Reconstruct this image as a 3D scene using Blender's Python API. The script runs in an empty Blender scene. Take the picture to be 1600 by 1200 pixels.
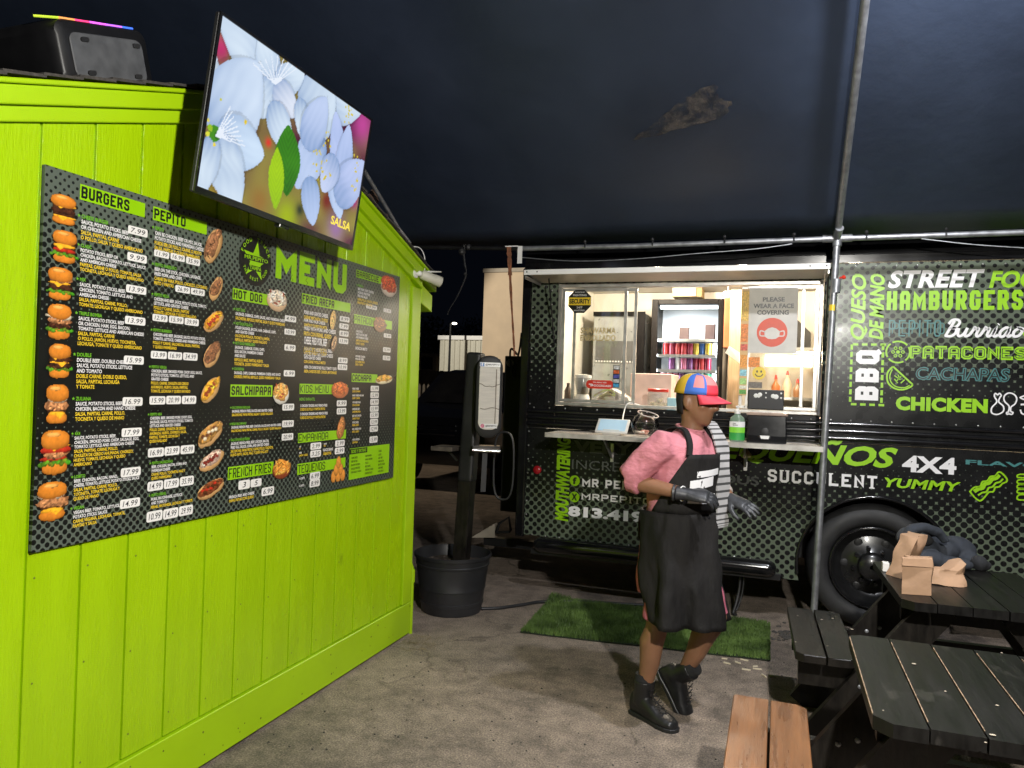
import bpy, bmesh, math, random
import numpy as np
from mathutils import Vector, Matrix, noise
random.seed(7)
R = math.radians
scene = bpy.context.scene
C = scene.collection

# ------------------------------------------------------------------ camera, world, lamps, exposure
FOC, YAW, PIT, ROL, EYE = 1176.0, R(19.44), R(0.30), math.atan(0.0331), 1.6
FW = Vector((-math.sin(YAW)*math.cos(PIT), math.cos(YAW)*math.cos(PIT), math.sin(PIT)))
_r0 = Vector((math.cos(YAW), math.sin(YAW), 0)); _u0 = _r0.cross(FW)
RT = _r0*math.cos(ROL) + _u0*math.sin(ROL)
UP = _u0*math.cos(ROL) - _r0*math.sin(ROL)
cam = bpy.data.cameras.new('camera')
camo = bpy.data.objects.new('camera', cam); C.objects.link(camo)
cam.sensor_fit = 'HORIZONTAL'; cam.sensor_width = 36.0; cam.lens = FOC/1600*36
cam.clip_start = 0.05; cam.clip_end = 600
camo.matrix_world = Matrix(((RT.x, UP.x, -FW.x, 0), (RT.y, UP.y, -FW.y, 0), (RT.z, UP.z, -FW.z, EYE), (0, 0, 0, 1)))
scene.camera = camo

w = bpy.data.worlds.new('World'); scene.world = w; w.use_nodes = True
w.node_tree.nodes['Background'].inputs[0].default_value = (0.0045, 0.006, 0.011, 1)
w.node_tree.nodes['Background'].inputs[1].default_value = 0.30
vs = scene.view_settings
vs.view_transform = 'Standard'; vs.look = 'None'; vs.exposure = 0.0; vs.gamma = 1.0; vs.use_curve_mapping = False
cy = scene.cycles
cy.use_denoising = True; cy.max_bounces = 7; cy.diffuse_bounces = 4; cy.glossy_bounces = 4
cy.transmission_bounces = 6; cy.transparent_max_bounces = 12; cy.sample_clamp_indirect = 4.0
cy.caustics_reflective = False; cy.caustics_refractive = False

LAMP1 = Vector((0.64, 0.52, 2.62))      # flood lamp hung beside the camera: lights the hut wall
LAMP2 = Vector((0.80, 3.05, 3.74))      # lamp under the canopy over the picnic tables
def light(name, kind, loc, energy, color, target=None, **kw):
    d = bpy.data.lights.new(name, kind); d.energy = energy; d.color = color
    for k, v in kw.items(): setattr(d, k, v)
    o = bpy.data.objects.new(name, d); C.objects.link(o); o.location = loc
    if target is not None: o.rotation_euler = (Vector(target)-Vector(loc)).to_track_quat('-Z', 'Y').to_euler()
    return o
light('flood_light', 'SPOT', LAMP1, 570, (1.0, 0.965, 0.89), (-1.3, 2.9, 1.15), spot_size=R(150), spot_blend=0.6, shadow_soft_size=0.05)
light('canopy_light', 'POINT', LAMP2, 310, (0.95, 0.96, 1.0), shadow_soft_size=0.06)
light('truck_light', 'POINT', (-1.0, 6.55, 2.54), 88, (1.0, 0.88, 0.70), shadow_soft_size=0.05)
light('truck_light', 'POINT', (-0.3, 6.45, 2.54), 66, (1.0, 0.88, 0.70), shadow_soft_size=0.05)
light('truck_light', 'POINT', (0.55, 6.5, 2.54), 58, (1.0, 0.80, 0.56), shadow_soft_size=0.05)
light('yard_light', 'SPOT', (-9.5, 9.5, 6.5), 600, (1.0, 0.84, 0.62), (-4.0, 14, 1.6), spot_size=R(95), spot_blend=0.6, shadow_soft_size=0.15)
light('yard_light', 'SPOT', (-9.0, 10.0, 6.5), 4200, (1.0, 0.88, 0.70), (-4.3, 18, 2.6), spot_size=R(40), spot_blend=0.3, shadow_soft_size=0.1)
light('yard_light', 'SPOT', (-19.0, 30.0, 7.5), 5200, (1.0, 0.93, 0.80), (-12.6, 42, 2.2), spot_size=R(75), spot_blend=0.5, shadow_soft_size=0.15)

# ------------------------------------------------------------------ survey: where a sight line meets a real plane
EYEP = Vector((0, 0, EYE))
def ray(px, py): return (FW*FOC + RT*(px-800) - UP*(py-600)).normalized()
def on_y(px, py, Y): d = ray(px, py); return EYEP + d*(Y/d.y)
def on_x(px, py, X): d = ray(px, py); return EYEP + d*(X/d.x)
def on_z(px, py, Z): d = ray(px, py); return EYEP + d*((Z-EYE)/d.z)

# ------------------------------------------------------------------ colours and materials
def lin(c): c = c/255.0; return c/12.92 if c <= 0.04045 else ((c+0.055)/1.055)**2.4
def S(r, g, b): return (lin(r), lin(g), lin(b))
class NT:
    def __init__(s, m): s.t = m.node_tree; s.N = s.t.nodes; s.L = s.t.links
    def n(s, typ, **kw):
        x = s.N.new(typ)
        for k, v in kw.items(): setattr(x, k, v)
        return x
    def l(s, a, b): s.L.new(a, b)
    def math(s, op, a, b=None, c=None):
        x = s.n('ShaderNodeMath', operation=op)
        for i, v in enumerate((a, b, c)):
            if v is None: continue
            if isinstance(v, (int, float)): x.inputs[i].default_value = v
            else: s.l(v, x.inputs[i])
        return x.outputs[0]
def mat(name, col, rough=0.5, metal=0.0, var=0.15, scale=8.0, bump=0.0, bscale=None, emit=0.0, ecol=None, spec=0.5, stretch=(1, 1, 1), col2=None, trans=0.0, sss=0.0, coat=0.0, detail=5, rvar=0.15, bdist=0.004, wear=None):
    m = bpy.data.materials.new(name); m.use_nodes = True
    k = NT(m); b = k.N['Principled BSDF']
    b.inputs['Roughness'].default_value = rough; b.inputs['Metallic'].default_value = metal
    b.inputs['Specular IOR Level'].default_value = spec
    if trans: b.inputs['Transmission Weight'].default_value = trans
    if coat: b.inputs['Coat Weight'].default_value = coat; b.inputs['Coat Roughness'].default_value = 0.08
    if sss: b.inputs['Subsurface Weight'].default_value = sss; b.inputs['Subsurface Scale'].default_value = 0.01
    tc = k.n('ShaderNodeTexCoord'); mp = k.n('ShaderNodeMapping'); mp.inputs['Scale'].default_value = stretch
    k.l(tc.outputs['Object'], mp.inputs['Vector'])
    nz = k.n('ShaderNodeTexNoise'); nz.inputs['Scale'].default_value = scale; nz.inputs['Detail'].default_value = detail
    k.l(mp.outputs[0], nz.inputs['Vector'])
    mx = k.n('ShaderNodeMix', data_type='RGBA')
    a = tuple(max(0, x*(1-var)) for x in col); c2 = col2 or tuple(min(1, x*(1+var)) for x in col)
    rmp = k.n('ShaderNodeMapRange'); rmp.inputs[1].default_value = 0.3; rmp.inputs[2].default_value = 0.7
    k.l(nz.outputs[0], rmp.inputs[0]); k.l(rmp.outputs[0], mx.inputs['Factor'])
    mx.inputs['A'].default_value = (*a, 1); mx.inputs['B'].default_value = (*c2, 1)
    colr = mx.outputs['Result']
    for wc_, thr, wsc, wst in (wear or []):                            # chips, scratches and grime with a shape of their own
        m2 = k.n('ShaderNodeMapping'); m2.inputs['Scale'].default_value = wst; k.l(tc.outputs['Object'], m2.inputs['Vector'])
        nw = k.n('ShaderNodeTexNoise'); nw.inputs['Scale'].default_value = wsc; nw.inputs['Detail'].default_value = 8; nw.inputs['Roughness'].default_value = 0.65; k.l(m2.outputs[0], nw.inputs['Vector'])
        rw = k.n('ShaderNodeMapRange'); rw.inputs[1].default_value = thr; rw.inputs[2].default_value = thr+0.05; k.l(nw.outputs[0], rw.inputs[0])
        mw = k.n('ShaderNodeMix', data_type='RGBA'); k.l(rw.outputs[0], mw.inputs['Factor']); k.l(colr, mw.inputs['A']); mw.inputs['B'].default_value = (*wc_, 1); colr = mw.outputs['Result']
    k.l(colr, b.inputs['Base Color'])
    if rvar:
        r = k.math('MULTIPLY_ADD', rmp.outputs[0], rvar*rough*2, rough*(1-rvar)); k.l(r, b.inputs['Roughness'])
    if bump:
        n2 = k.n('ShaderNodeTexNoise'); n2.inputs['Scale'].default_value = bscale or scale*4; n2.inputs['Detail'].default_value = 6
        k.l(mp.outputs[0], n2.inputs['Vector'])
        bp = k.n('ShaderNodeBump'); bp.inputs['Strength'].default_value = bump; bp.inputs['Distance'].default_value = bdist
        k.l(n2.outputs[0], bp.inputs['Height']); k.l(bp.outputs[0], b.inputs['Normal'])
    if emit:
        b.inputs['Emission Color'].default_value = (*(ecol or col), 1); b.inputs['Emission Strength'].default_value = emit
    return m
def vcol_mat(name, rough=0.4, emit=0.0, spec=0.5):
    m = bpy.data.materials.new(name); m.use_nodes = True; k = NT(m); b = k.N['Principled BSDF']
    a = k.n('ShaderNodeAttribute', attribute_name='Col'); b.inputs['Roughness'].default_value = rough
    b.inputs['Specular IOR Level'].default_value = spec
    if emit:
        b.inputs['Base Color'].default_value = (0.01, 0.01, 0.01, 1)
        k.l(a.outputs['Color'], b.inputs['Emission Color']); b.inputs['Emission Strength'].default_value = emit
    else: k.l(a.outputs['Color'], b.inputs['Base Color'])
    return m
def halftone(name, axis, a, ramp, paint, ink, rough=0.35, spec=0.5):
    """printed halftone: black dots on a staggered lattice whose radius follows the height on the panel"""
    m = bpy.data.materials.new(name); m.use_nodes = True; k = NT(m); b = k.N['Principled BSDF']
    b.inputs['Roughness'].default_value = rough; b.inputs['Specular IOR Level'].default_value = spec
    g = k.n('ShaderNodeNewGeometry'); sx = k.n('ShaderNodeSeparateXYZ'); k.l(g.outputs['Position'], sx.inputs[0])
    u = k.math('DIVIDE', sx.outputs[axis], a); v = k.math('DIVIDE', sx.outputs['Z'], a)
    def cell(off):
        fu = k.math('SUBTRACT', k.math('FRACT', k.math('ADD', u, off)), 0.5)
        fv = k.math('SUBTRACT', k.math('FRACT', k.math('ADD', v, off)), 0.5)
        return k.math('SQRT', k.math('ADD', k.math('MULTIPLY', fu, fu), k.math('MULTIPLY', fv, fv)))
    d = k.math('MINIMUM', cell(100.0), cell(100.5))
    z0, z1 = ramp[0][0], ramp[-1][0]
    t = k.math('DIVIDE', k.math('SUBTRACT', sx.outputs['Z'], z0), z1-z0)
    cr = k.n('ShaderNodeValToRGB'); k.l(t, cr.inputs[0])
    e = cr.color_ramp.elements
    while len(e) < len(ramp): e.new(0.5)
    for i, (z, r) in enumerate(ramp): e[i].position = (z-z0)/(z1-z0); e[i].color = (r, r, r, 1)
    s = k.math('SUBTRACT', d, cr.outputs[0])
    f = k.n('ShaderNodeMapRange'); f.inputs[1].default_value = -0.012; f.inputs[2].default_value = 0.012; k.l(s, f.inputs[0])
    mx = k.n('ShaderNodeMix', data_type='RGBA'); k.l(f.outputs[0], mx.inputs['Factor'])
    nz = k.n('ShaderNodeTexNoise'); nz.inputs['Scale'].default_value = 3.0; k.l(g.outputs['Position'], nz.inputs['Vector'])
    pv = k.n('ShaderNodeMix', data_type='RGBA'); k.l(nz.outputs[0], pv.inputs['Factor'])
    pv.inputs['A'].default_value = (*[x*0.8 for x in paint], 1); pv.inputs['B'].default_value = (*[x*1.2 for x in paint], 1)
    mx.inputs['A'].default_value = (*ink, 1); k.l(pv.outputs['Result'], mx.inputs['B'])
    k.l(mx.outputs['Result'], b.inputs['Base Color'])
    n2 = k.n('ShaderNodeTexNoise'); n2.inputs['Scale'].default_value = 2.2; k.l(g.outputs['Position'], n2.inputs['Vector'])
    n4 = k.n('ShaderNodeTexNoise'); n4.inputs['Scale'].default_value = 7.0; n4.inputs['Detail'].default_value = 8; k.l(g.outputs['Position'], n4.inputs['Vector'])
    k.l(k.math('MULTIPLY_ADD', n4.outputs[0], rough*1.1, rough*0.45), b.inputs['Roughness'])
    bp = k.n('ShaderNodeBump'); bp.inputs['Strength'].default_value = 0.25; bp.inputs['Distance'].default_value = 0.01
    k.l(n2.outputs[0], bp.inputs['Height']); k.l(bp.outputs[0], b.inputs['Normal'])
    return m
def frosted(name, col, alpha, rough=0.3):
    m = mat(name, col, rough, var=.05); m.node_tree.nodes['Principled BSDF'].inputs['Alpha'].default_value = alpha; return m
def glass_mat(name, tint=(1, 1, 1), refl=0.10, rough=0.02):
    m = bpy.data.materials.new(name); m.use_nodes = True; k = NT(m); k.N.clear()
    o = k.n('ShaderNodeOutputMaterial'); t = k.n('ShaderNodeBsdfTransparent'); t.inputs[0].default_value = (*tint, 1)
    g = k.n('ShaderNodeBsdfGlossy'); g.inputs['Roughness'].default_value = rough
    f = k.n('ShaderNodeFresnel'); f.inputs[0].default_value = 1.45
    mx = k.n('ShaderNodeMixShader'); k.l(k.math('ADD', f.outputs[0], refl-0.04), mx.inputs[0])
    k.l(t.outputs[0], mx.inputs[1]); k.l(g.outputs[0], mx.inputs[2]); k.l(mx.outputs[0], o.inputs[0])
    return m

# ------------------------------------------------------------------ mesh builder
class MB:
    def __init__(s): s.V = []; s.F = []; s.M = []
    def face(s, pts, m=0):
        i = len(s.V); s.V += [tuple(p) for p in pts]; s.F.append(tuple(range(i, i+len(pts)))); s.M.append(m)
    def box(s, lo, hi, m=0, mtx=None):
        x0, y0, z0 = lo; x1, y1, z1 = hi
        vs_ = [Vector(p) for p in ((x0,y0,z0),(x1,y0,z0),(x1,y1,z0),(x0,y1,z0),(x0,y0,z1),(x1,y0,z1),(x1,y1,z1),(x0,y1,z1))]
        if mtx: vs_ = [mtx @ p for p in vs_]
        i = len(s.V); s.V += [tuple(p) for p in vs_]
        for f in ((3,2,1,0),(4,5,6,7),(0,1,5,4),(1,2,6,5),(2,3,7,6),(3,0,4,7)): s.F.append(tuple(i+j for j in f)); s.M.append(m)
        return s
    def bar(s, a, b, wd, ht, up=(0, 0, 1), m=0):
        a, b = Vector(a), Vector(b); d = (b-a); L = d.length; d.normalize()
        side = d.cross(Vector(up)).normalized(); u = side.cross(d)
        mt = Matrix((( d.x, side.x, u.x, a.x), (d.y, side.y, u.y, a.y), (d.z, side.z, u.z, a.z), (0,0,0,1)))
        return s.box((0, -wd/2, -ht/2), (L, wd/2, ht/2), m, mt)
    def loft(s, rings, m=0, cap=True, close=True):
        """rings: lists of equal length of points"""
        n = len(rings[0]); i = len(s.V)
        for r in rings: s.V += [tuple(p) for p in r]
        for a in range(len(rings)-1):
            for j in range(n if close else n-1):
                k = (j+1) % n
                s.F.append((i+a*n+j, i+a*n+k, i+(a+1)*n+k, i+(a+1)*n+j)); s.M.append(m)
        if cap:
            s.F.append(tuple(i+j for j in reversed(range(n)))); s.M.append(m)
            s.F.append(tuple(i+(len(rings)-1)*n+j for j in range(n))); s.M.append(m)
        return s
    def tube(s, path, r, n=10, m=0, cap=True, flat=1.0):
        path = [Vector(p) for p in path]; L = len(path)
        rr = r if isinstance(r, (list, tuple)) else [r]*L
        rings = []; ref = None
        for i, p in enumerate(path):
            t = (path[min(i+1, L-1)]-path[max(i-1, 0)]).normalized()
            if ref is None:
                ref = t.orthogonal().normalized()
                if abs(t.z) < 0.9: ref = (Vector((0,0,1)) - t*t.z).normalized()
            ref = (ref - t*ref.dot(t)).normalized(); bn = t.cross(ref)
            ra = rr[i]
            rings.append([p + ref*(math.cos(2*math.pi*j/n)*ra) + bn*(math.sin(2*math.pi*j/n)*ra*flat) for j in range(n)])
        return s.loft(rings, m, cap)
    def lathe(s, prof, c=(0, 0, 0), n=24, m=0, axis='Z', cap=True):
        c = Vector(c); rings = []
        for r_, h in prof:
            ring = []
            for j in range(n):
                a = 2*math.pi*j/n; x, y = r_*math.cos(a), r_*math.sin(a)
                ring.append(c + (Vector((x, y, h)) if axis == 'Z' else Vector((x, -h, y)) if axis == 'Y' else Vector((h, x, y))))
            rings.append(ring)
        return s.loft(rings, m, cap)
    def ball(s, c, rad, n=16, k=10, m=0, mtx=None):
        c = Vector(c); rad = Vector(rad) if not isinstance(rad, (int, float)) else Vector((rad,)*3); rings = []
        for i in range(k+1):
            t = math.pi*(i/k); t = min(max(t, 0.02), math.pi-0.02); ring = []
            for j in range(n):
                a = 2*math.pi*j/n
                v = Vector((math.sin(t)*math.cos(a)*rad.x, math.sin(t)*math.sin(a)*rad.y, -math.cos(t)*rad.z))
                if mtx: v = mtx @ v
                ring.append(c+v)
            rings.append(ring)
        return s.loft(rings, m)
    def prism(s, poly, fr, d0, d1, m=0, mside=None):
        """2-D outline (counter-clockwise in u, v) on frame fr pulled from depth d0 to d1"""
        n = len(poly); i = len(s.V); ms = m if mside is None else mside
        s.V += [tuple(fr.p(u, v, d0)) for u, v in poly] + [tuple(fr.p(u, v, d1)) for u, v in poly]
        s.F.append(tuple(i+n+j for j in range(n))); s.M.append(m)
        s.F.append(tuple(i+j for j in reversed(range(n)))); s.M.append(ms)
        for j in range(n): k = (j+1) % n; s.F.append((i+j, i+k, i+n+k, i+n+j)); s.M.append(ms)
        return s
    def tris(s, pts, faces, m=0):
        i = len(s.V); s.V += [tuple(p) for p in pts]
        for f in faces: s.F.append(tuple(i+j for j in f)); s.M.append(m)
ORG = {}
def setp(o, label=None, cat=None, group=None, kind=None):
    if label: o['label'] = label
    if cat: o['category'] = cat
    if group: o['group'] = group
    if kind: o['kind'] = kind
    return o
def thing(name, label, cat, loc=(0, 0, 0), group=None, rz=0.0):
    o = bpy.data.objects.new(name, None); C.objects.link(o); o.location = loc; o.rotation_euler = (0, 0, rz)
    o.empty_display_size = 0.1; ORG[o.name] = Vector(loc) if rz == 0 else None
    return setp(o, label, cat, group)
def build(mb, name, mats, parent=None, loc=None, bevel=0.0, smooth=None, sub=0, remesh=0, sm=0, disp=None, solid=0.0, kind=None, label=None, local=False, seg=1, weld=False):
    """one mesh object; vertices are given in world space unless local"""
    me = bpy.data.meshes.new(name)
    o0 = Vector((0, 0, 0))
    if not local:
        if parent is not None: o0 = ORG.get(parent.name) or Vector((0, 0, 0))
        elif loc is not None: o0 = Vector(loc)
    V = [(p[0]-o0.x, p[1]-o0.y, p[2]-o0.z) for p in mb.V] if o0.length else mb.V
    me.from_pydata(V, [], mb.F)
    mats = mats if isinstance(mats, (list, tuple)) else [mats]
    for m in mats: me.materials.append(m)
    if len(mats) > 1: me.polygons.foreach_set('material_index', mb.M)
    if bevel or weld or remesh:
        bm = bmesh.new(); bm.from_mesh(me)
        if weld: bmesh.ops.remove_doubles(bm, verts=bm.verts, dist=0.0002)
        if bevel:
            ed = [e for e in bm.edges if len(e.link_faces) == 2 and e.calc_face_angle(0) > 0.5]
            bmesh.ops.bevel(bm, geom=ed, offset=bevel, segments=seg, profile=0.6, affect='EDGES', clamp_overlap=True)
        bmesh.ops.recalc_face_normals(bm, faces=bm.faces)
        bm.to_mesh(me); bm.free()
    o = bpy.data.objects.new(name, me); C.objects.link(o)
    if remesh or sub or sm or solid or disp:
        if remesh: q = o.modifiers.new('r', 'REMESH'); q.mode = 'VOXEL'; q.voxel_size = remesh; q.use_smooth_shade = True
        if sub: q = o.modifiers.new('s', 'SUBSURF'); q.levels = sub; q.render_levels = sub
        if sm: q = o.modifiers.new('m', 'SMOOTH'); q.iterations = sm; q.factor = 0.6
        if solid: q = o.modifiers.new('t', 'SOLIDIFY'); q.thickness = solid; q.offset = 0
        dg = bpy.context.evaluated_depsgraph_get()
        me2 = bpy.data.meshes.new_from_object(o.evaluated_get(dg)); o.modifiers.clear(); o.data = me2; me = me2; me.name = name
        if disp:
            amp, fq = disp
            for v in me.vertices:
                nn = noise.noise(Vector(v.co)*fq); n2 = noise.noise(Vector((v.co.x*fq*2.3+9, v.co.y*fq*2.3, v.co.z*fq*1.2)))
                v.co += v.normal*(amp*(nn+0.5*n2))
    if parent is not None: o.parent = parent
    elif loc is not None: o.location = loc
    if smooth is not None or remesh or sub:
        me.shade_smooth()
        if smooth and smooth < 180: me.set_sharp_from_angle(angle=R(smooth))
    if kind: o['kind'] = kind
    if label: o['label'] = label
    ORG[o.name] = o0
    return o
def clone(o, parent=None):
    c = o.copy(); C.objects.link(c)
    if parent is not None: c.parent = parent
    for ch in o.children: clone(ch, c)
    return c
def each(mb, name, mats, parent, **kw):
    """one object for every separate piece of a builder"""
    par = list(range(len(mb.V)))
    def find(a):
        while par[a] != a: par[a] = par[par[a]]; a = par[a]
        return a
    for f in mb.F:
        for j in f[1:]: par[find(j)] = find(f[0])
    grp = {}
    for k, f in enumerate(mb.F): grp.setdefault(find(f[0]), []).append(k)
    out = []
    for ks in grp.values():
        o_ = MB(); ids = {}
        for k in ks:
            for j in mb.F[k]:
                if j not in ids: ids[j] = len(o_.V); o_.V.append(mb.V[j])
            o_.F.append(tuple(ids[j] for j in mb.F[k])); o_.M.append(mb.M[k])
        out.append(build(o_, name, mats, parent, **kw))
    return out
class Frame:
    def __init__(s, O, U, V, N): s.O, s.U, s.V, s.N = Vector(O), Vector(U), Vector(V), Vector(N)
    def p(s, u, v, d=0.0): return s.O + s.U*u + s.V*v + s.N*d

# ------------------------------------------------------------------ lettering
_tc = {}
def glyphs(txt, bold=0.0, shear=0.0, space=1.0, res=3):
    key = (txt, bold, shear, space, res)
    if key not in _tc:
        def mesh_of(off):
            cu = bpy.data.curves.new('t', 'FONT'); cu.body = txt; cu.offset = off; cu.space_character = space
            cu.resolution_u = res; cu.fill_mode = 'FRONT'
            ob = bpy.data.objects.new('t', cu); me = bpy.data.meshes.new_from_object(ob)
            v = [(p.co.x, p.co.y) for p in me.vertices]; f = [tuple(p.vertices) for p in me.polygons]
            bpy.data.objects.remove(ob); bpy.data.meshes.remove(me); bpy.data.curves.remove(cu)
            return (v, f) if v else ([(0, 0), (1, 0), (1, 1)], [])
        v, f = mesh_of(0.0); q = max(0, bold)*1.05                     # a thickened glyph may not spike out of its box
        bx = (min(a for a, _ in v)-q, max(a for a, _ in v)+q, min(b for _, b in v)-q, max(b for _, b in v)+q)
        if bold: v, f = mesh_of(bold)
        v = [(min(max(a, bx[0]), bx[1]), min(max(b, bx[2]), bx[3])) for a, b in v]; v = [(a+shear*b, b) for a, b in v]
        xs = [a for a, _ in v]; ys = [b for _, b in v]
        _tc[key] = (v, f, min(xs), max(xs), min(ys), max(ys))
    return _tc[key]
def text(mb, fr, txt, rect, d=0.002, m=0, bold=0.02, shear=0.0, space=1.0, rot=False, res=3):
    """fit a word to the rectangle (u0, v0, u1, v1) of a frame; rot: reads upwards"""
    v, f, x0, x1, y0, y1 = glyphs(txt, bold, shear, space, res); u0, w0, u1, w1 = rect
    pts = []
    for x, y in v:
        a, b = (x-x0)/(x1-x0), (y-y0)/(y1-y0)
        if rot: a, b = 1-b, a
        pts.append(fr.p(u0+a*(u1-u0), w0+b*(w1-w0), d))
    mb.tris(pts, f, m)
def line(mb, fr, txt, u, v, h, d=0.002, m=0, bold=0.02, xs=0.8, shear=0.0, umax=None):
    """one line of text at natural width times xs, cap height h, baseline v"""
    g, f, x0, x1, y0, y1 = glyphs(txt, bold, shear, 1.0, 2)
    k = h/0.70
    if umax and (x1-x0)*k*xs > umax-u: xs = (umax-u)/((x1-x0)*k)
    mb.tris([fr.p(u+(x-x0)*k*xs, v+y*k, d) for x, y in g], f, m)
_O = [(.22,0),(.78,0),(1,.13),(1,.87),(.78,1),(.22,1),(0,.87),(0,.13),(.22,0)]
G = {'A':[[(0,0),(.0,.85),(.22,1),(.78,1),(1,.85),(1,0)],[(0,.42),(1,.42)]],
'B':[[(0,0),(0,1),(.8,1),(1,.88),(1,.64),(.86,.52),(1,.40),(1,.12),(.8,0),(0,0)],[(0,.52),(.86,.52)]],
'C':[[(1,.70),(1,.87),(.78,1),(.22,1),(0,.87),(0,.13),(.22,0),(.78,0),(1,.13),(1,.30)]],
'D':[[(0,0),(0,1),(.75,1),(1,.84),(1,.16),(.75,0),(0,0)]],
'E':[[(1,1),(0,1),(0,0),(1,0)],[(0,.5),(.8,.5)]],'F':[[(1,1),(0,1),(0,0)],[(0,.5),(.8,.5)]],
'G':[[(1,.7),(1,.87),(.78,1),(.22,1),(0,.87),(0,.13),(.22,0),(.78,0),(1,.13),(1,.46),(.55,.46)]],
'H':[[(0,0),(0,1)],[(1,0),(1,1)],[(0,.5),(1,.5)]],'I':[[(.5,0),(.5,1)]],'J':[[(1,1),(1,.13),(.78,0),(.22,0),(0,.13),(0,.3)]],
'K':[[(0,0),(0,1)],[(1,1),(.12,.5),(1,0)]],'L':[[(0,1),(0,0),(1,0)]],
'M':[[(0,0),(0,1),(.5,.35),(1,1),(1,0)]],'N':[[(0,0),(0,1),(1,0),(1,1)]],'O':[_O],
'P':[[(0,0),(0,1),(.78,1),(1,.86),(1,.58),(.78,.45),(0,.45)]],'Q':[_O,[(.6,.25),(1.05,-.08)]],
'R':[[(0,0),(0,1),(.78,1),(1,.86),(1,.6),(.78,.47),(0,.47)],[(.55,.47),(1,0)]],
'S':[[(1,.72),(1,.87),(.78,1),(.22,1),(0,.87),(0,.66),(.2,.54),(.8,.46),(1,.34),(1,.13),(.78,0),(.22,0),(0,.13),(0,.28)]],
'T':[[(0,1),(1,1)],[(.5,1),(.5,0)]],'U':[[(0,1),(0,.13),(.22,0),(.78,0),(1,.13),(1,1)]],'V':[[(0,1),(.5,0),(1,1)]],
'X':[[(0,0),(1,1)],[(0,1),(1,0)]],'Y':[[(0,1),(.5,.48),(1,1)],[(.5,.48),(.5,0)]],'Z':[[(0,1),(1,1),(0,0),(1,0)]],
'4':[[(.8,0),(.8,1),(0,.3),(1,.3)]]}
G['Ñ'] = G['N'] + [[(.15,1.25),(.35,1.36),(.62,1.22),(.85,1.33)]]
def stroke2(pl, hw):
    """outline quads of a polyline with mitred joints"""
    P = [Vector(p) for p in pl]; closed = (P[0]-P[-1]).length < 1e-6
    if closed: P = P[:-1]
    n = len(P); off = []
    for i in range(n):
        a = P[i-1] if (closed or i > 0) else None; b = P[(i+1) % n] if (closed or i < n-1) else None
        d1 = (P[i]-a).normalized() if a is not None else (b-P[i]).normalized()
        d2 = (b-P[i]).normalized() if b is not None else d1
        n1 = Vector((-d1.y, d1.x)); n2 = Vector((-d2.y, d2.x)); mt = (n1+n2)
        if mt.length < 1e-5: mt = n1.copy()
        mt.normalize(); off.append(mt*(hw/max(0.35, mt.dot(n1))))
    q = []
    for i in range(n if closed else n-1):
        j = (i+1) % n; q.append((P[i]-off[i], P[j]-off[j], P[j]+off[j], P[i]+off[i]))
    return q
def word(mb, fr, txt, rect, wt, d=0.002, m=0, gap=0.35, shear=0.0, slab=False, rot=False, iw=0.35):
    """heavy block lettering drawn with strokes of width wt (as a share of the letter height)"""
    u0, v0, u1, v1 = rect
    if rot: Wd, Ht = v1-v0, u1-u0
    else: Wd, Ht = u1-u0, v1-v0
    ws = []
    for ch in txt: ws.append(0.5 if ch == ' ' else iw if ch == 'I' else 1.25 if ch == 'M' else 1.0)
    hw = wt*Ht/2; n = len(txt)
    unit = (Wd)/(sum(ws)+gap*(n-1)); x = 0.0; qi = 0
    for ch, cw in zip(txt, ws):
        W = cw*unit; pad = min(hw, W/2)
        for pl in G.get(ch, []):
            pp = [(x+pad+p[0]*(W-2*pad), hw+p[1]*(Ht-2*hw)) for p in pl]
            qs = stroke2(pp, hw)
            for e, nb in ((0, 1), (-1, -2)):           # square the free ends
                if pl[0] == pl[-1]: break
                a, b = Vector(pp[e]), Vector(pp[nb]); dd = (a-b).normalized(); nn = Vector((-dd.y, dd.x))*hw
                gu, gv = pl[e]
                if not ((abs(dd.y) > .9 and (gv <= .01 or gv >= .99)) or (abs(dd.x) > .9 and (gu <= .01 or gu >= .99)) or (min(abs(dd.x), abs(dd.y)) > .1 and (gv <= .01 or gv >= .99))): continue
                qs.append((a-nn, a-nn+dd*hw, a+nn+dd*hw, a+nn))
                if slab and abs(dd.x) < 0.4:
                    yy = 0.0 if dd.y < 0 else Ht
                    hs = hw*0.9*(1 if dd.y < 0 else -1)
                    qs.append(tuple(Vector(t) for t in ((a.x-hw*1.9, yy), (a.x+hw*1.9, yy), (a.x+hw*1.9, yy+hs), (a.x-hw*1.9, yy+hs))))
            for q in qs:
                pts = []
                for p in q:
                    lim = Ht*1.5 if ch == 'Ñ' else Ht; lo = -Ht*.2 if ch == 'Q' else 0.0
                    p = Vector((min(max(p.x, x-hw*.2), x+W+hw*(.6 if ch == 'Q' else .2)), min(max(p.y, lo), lim)))
                    X, Y = p.x + shear*p.y, p.y
                    pts.append(fr.p(u1-Y, v0+X, d+qi*0.00002) if rot else fr.p(u0+X, v0+Y, d+qi*0.00002))
                mb.face(pts, m)
                qi = (qi+1) % 12
        x += W + gap*unit
def disc(mb, fr, u, v, r, d, m=0, n=28, rv=None):
    rv = rv or r; mb.face([fr.p(u+r*math.cos(2*math.pi*i/n), v+rv*math.sin(2*math.pi*i/n), d) for i in range(n)], m)
def ring(mb, fr, u, v, r, wd, d, m=0, n=28, a0=0.0, a1=2*math.pi):
    for i in range(n):
        a, b = a0+(a1-a0)*i/n, a0+(a1-a0)*(i+1)/n
        mb.face([fr.p(u+q*math.cos(t), v+q*math.sin(t), d) for q, t in ((r, a), (r, b), (r-wd, b), (r-wd, a))], m)
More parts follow.
